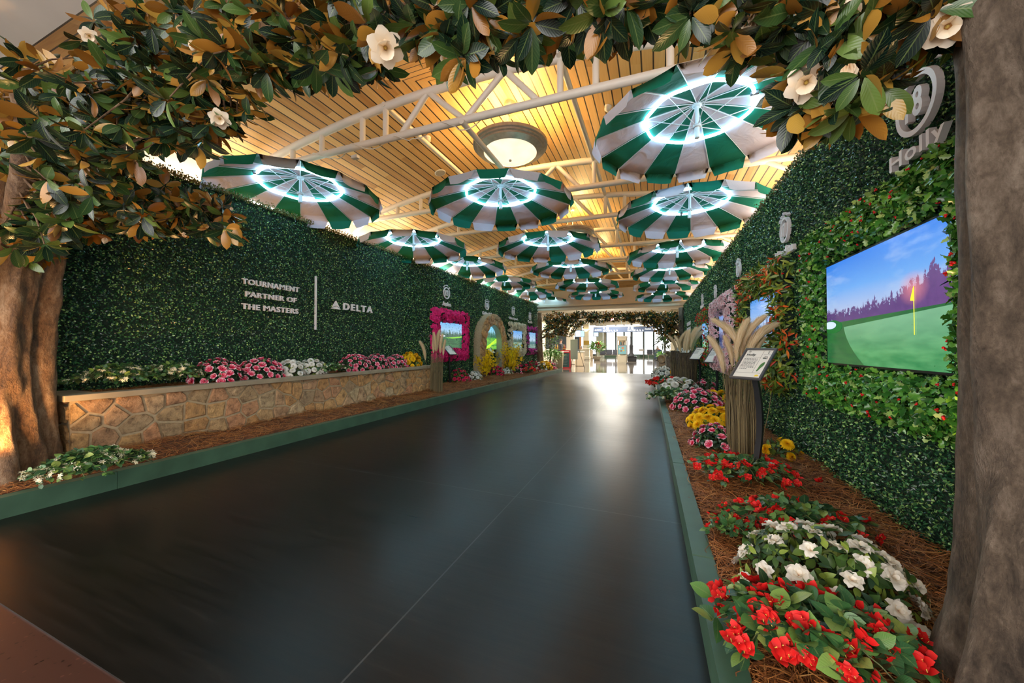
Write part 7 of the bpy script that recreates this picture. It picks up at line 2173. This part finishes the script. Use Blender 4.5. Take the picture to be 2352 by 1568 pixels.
# ---- people in the waiting area
SKIN = plain('skin', (0.50, 0.28, 0.19), 0.55)
def person(label, pos, rz, shirt, trousers, hair, pose='sit', lean=0.0, sc=1.0):
    root = thing('person', label, 'person', pos, None, rz)
    if pose == 'sit':
        hip = np.array([0, 0, 0.50]); chest = hip + np.array([0, -lean * 0.4, 0.42 - lean * 0.12]); neck = chest + np.array([0, -lean * 0.2, 0.14]); head = neck + np.array([0, -0.03 - lean * 0.16, 0.17 - lean * 0.06])
        knees = [np.array([s * 0.12, -0.44, 0.50]) for s in (-1, 1)]; feet = [np.array([s * 0.13, -0.44, 0.06]) for s in (-1, 1)]
        elb = [chest + np.array([s * 0.23, -0.05 - lean * 0.1, -0.22]) for s in (-1, 1)]; hand = [np.array([s * 0.12, -0.36 - lean * 0.2, 0.60]) for s in (-1, 1)]
    else:
        hip = np.array([0, 0, 0.92]); chest = hip + np.array([0, 0, 0.40]); neck = chest + np.array([0, 0, 0.15]); head = neck + np.array([0, -0.02, 0.17])
        knees = [np.array([s * 0.1, -0.02, 0.5]) for s in (-1, 1)]; feet = [np.array([s * 0.11, 0, 0.06]) for s in (-1, 1)]
        elb = [chest + np.array([s * 0.24, 0.03, -0.25]) for s in (-1, 1)]; hand = [chest + np.array([s * 0.25, -0.1, -0.5]) for s in (-1, 1)]
    def seg(g, a, b, ra, rb, n=8, m=0, bulge=0.0):
        t = np.linspace(0, 1, n)
        P = a + (b - a) * t[:, None]
        r = ra + (rb - ra) * t + bulge * np.sin(PI * t)
        g.tube(np.concatenate([[a - (b - a) * 0.02], P, [b + (b - a) * 0.02]]), np.concatenate([[ra * 0.5], r, [rb * 0.5]]), 12, m)
    V = [hip, chest, neck, head, head + np.array([0, -0.01, 0.07])]
    E = [(0, 1), (1, 2), (2, 3), (3, 4)]
    Rr = [0.15, 0.155, 0.06, 0.095, 0.075]
    for k in range(2):
        sh = chest + np.array([(-1, 1)[k] * 0.18, 0, 0.08]); b = len(V)
        V += [sh, elb[k], hand[k]]; Rr += [0.075, 0.048, 0.038]; E += [(1, b), (b, b + 1), (b + 1, b + 2)]
        hj = hip + np.array([(-1, 1)[k] * 0.1, 0, -0.02]); b = len(V)
        V += [hj, knees[k], feet[k], feet[k] + np.array([0, -0.16, -0.02])]; Rr += [0.095, 0.065, 0.045, 0.04]; E += [(0, b), (b, b + 1), (b + 1, b + 2), (b + 2, b + 3)]
    me = bpy.data.meshes.new('body')
    me.from_pydata([tuple(v) for v in V], E, [])
    o = bpy.data.objects.new('body', me); COL.objects.link(o)
    sk = o.modifiers.new('skin', 'SKIN'); sk.use_smooth_shade = True
    for i, r in enumerate(Rr): me.skin_vertices[0].data[i].radius = (r, r * (0.75 if i in (0, 1) else 1.0))
    me.skin_vertices[0].data[0].use_root = True
    sb = o.modifiers.new('sub', 'SUBSURF'); sb.levels = 2; sb.render_levels = 2
    dg = bpy.context.evaluated_depsgraph_get()
    me2 = bpy.data.meshes.new_from_object(o.evaluated_get(dg))
    bpy.data.objects.remove(o)
    me2.materials.clear()
    for m in (SKIN, shirt, trousers, M_BLACKM): me2.materials.append(m)
    topz = neck[2] - 0.02
    for p in me2.polygons:
        c = np.array(p.center)
        if c[2] > topz or min(np.linalg.norm(c - h) for h in hand) < 0.09: p.material_index = 0
        elif min(np.linalg.norm(c - f) for f in feet) < 0.17 and c[2] < 0.13: p.material_index = 3
        elif c[2] < hip[2] + 0.07 and (pose == 'sit' and (c[1] < -0.12 or c[2] < hip[2] + 0.02) or pose != 'sit'): p.material_index = 2
        else: p.material_index = 1
        p.use_smooth = True
    bd_ = child('body', me2, root, (0, 0, 0), None, 1.0)
    hg = Geo().lathe([(0.0, 0.115), (0.06, 0.10), (0.098, 0.05), (0.106, 0.0), (0.10, -0.04)], 16)
    hg.xf(None, head + np.array([0, 0.018, 0.035]))
    obj('hair', hg, hair, root, world=False)
    fg = Geo()
    for s in (-1, 1): fg.lathe([(0.0, -0.012), (0.012, 0.0), (0.0, 0.012)], 8, c=tuple(head + np.array([s * 0.035, -0.092, 0.03])))
    under(bd_, obj('eye_pair', fg, M_BLACKM, root, world=False))
    ng = Geo().add([head + np.array(q) for q in ((0, -0.085, 0.03), (-0.018, -0.088, -0.015), (0.018, -0.088, -0.015), (0, -0.118, -0.01))], [(0, 1, 3), (0, 3, 2), (1, 2, 3)])
    under(bd_, obj('nose', ng, SKIN, root, world=False))
    under(bd_, obj('mouth', Geo().box(head + np.array([-0.025, -0.094, -0.05]), head + np.array([0.025, -0.086, -0.042])), plain('lips', (0.35, 0.12, 0.1), 0.5), root, world=False))
    return root
SH_BLUE = plain('blue shirt', (0.015, 0.06, 0.14), 0.8); SH_RED = plain('red shirt', (0.45, 0.03, 0.05), 0.8); SH_KH = plain('khaki shirt', (0.35, 0.33, 0.25), 0.8); SH_PUR = plain('mauve shirt', (0.35, 0.28, 0.4), 0.8); SH_CHK = plain('dark checked shirt', (0.10, 0.10, 0.12), 0.8, noise=0.9, nscale=40)
TR_DARK = plain('dark trousers', (0.03, 0.035, 0.05), 0.8); TR_JEAN = plain('blue jeans', (0.06, 0.14, 0.28), 0.8)
HR_GR = plain('grey hair', (0.35, 0.34, 0.33), 0.7); HR_DK = plain('dark hair', (0.03, 0.02, 0.015), 0.6)
def seat_under(label, p, rz):
    r = thing('waiting_seat', label, 'seat', p, None, rz)
    obj('seat', Geo().box((-0.28, -0.28, 0.33), (0.28, 0.22, 0.395), bevel=0.02), M_SEAT, r, world=False)
    obj('backrest', Geo().box((-0.28, 0.22, 0.39), (0.28, 0.28, 0.9), bevel=0.02), M_SEAT, r, world=False)
    for s in (-1, 1): obj('leg', Geo().box((s * 0.22 - 0.02, -0.02, 0), (s * 0.22 + 0.02, 0.02, 0.335)), M_NICKEL, r, world=False)
for px, py, rz, shirt, tro, hair, pose, lean, lab in (
    (1522, 828, -1.1, SH_BLUE, TR_DARK, HR_GR, 'sit', 0.6, 'seated person in a dark blue shirt bending forward near the tall palm'),
    (1511, 823, -0.4, SH_CHK, TR_DARK, HR_DK, 'sit', 0.1, 'person in a dark patterned shirt sitting behind the one in blue'),
    (1332, 826, 0.9, SH_KH, TR_JEAN, HR_GR, 'sit', 0.25, 'seated person in a khaki shirt and jeans beside the tan bin'),
    (1340, 822, 0.5, SH_RED, TR_DARK, HR_DK, 'sit', 0.1, 'person in a red shirt half hidden by the second cream column'),
    (1394, 819, 3.0, SH_PUR, TR_DARK, HR_GR, 'sit', 0.1, 'person in a mauve shirt sitting behind the row of three seats'),
    (1288, 838, 1.4, plain('black jacket', (0.03, 0.03, 0.035), 0.8), TR_DARK, HR_DK, 'stand', 0.0, 'person in a black jacket standing at the bar counter')):
    p = gz(px, py, 0)
    if pose == 'sit': seat_under('dark waiting seat under the ' + ' '.join(lab.replace('seated ', '').split()[:6]), (p[0], p[1], 0), rz)
    person(lab, (p[0], p[1], 0), rz, shirt, tro, hair, pose, lean)
p = gz(1509.5, 826, 0)
sc_ = thing('suitcase', 'dark blue upright suitcase in front of the seated traveller', 'suitcase', (p[0], p[1], 0))
obj('shell', Geo().box((-0.24, -0.14, 0.06), (0.24, 0.14, 0.72), bevel=0.04), plain('navy case', (0.02, 0.035, 0.07), 0.4), sc_, world=False)
obj('handle', Geo().tube([(-0.12, 0.08, 0.7), (-0.12, 0.08, 1.02), (0.12, 0.08, 1.02), (0.12, 0.08, 0.7)], 0.012, 6), M_NICKEL, sc_, world=False)
for s in (-1, 1): obj('wheel', Geo().tube([(s * 0.18 - 0.02, 0.06, 0.035), (s * 0.18 + 0.02, 0.06, 0.035)], 0.035, 10), M_BLACKM, sc_, world=False)
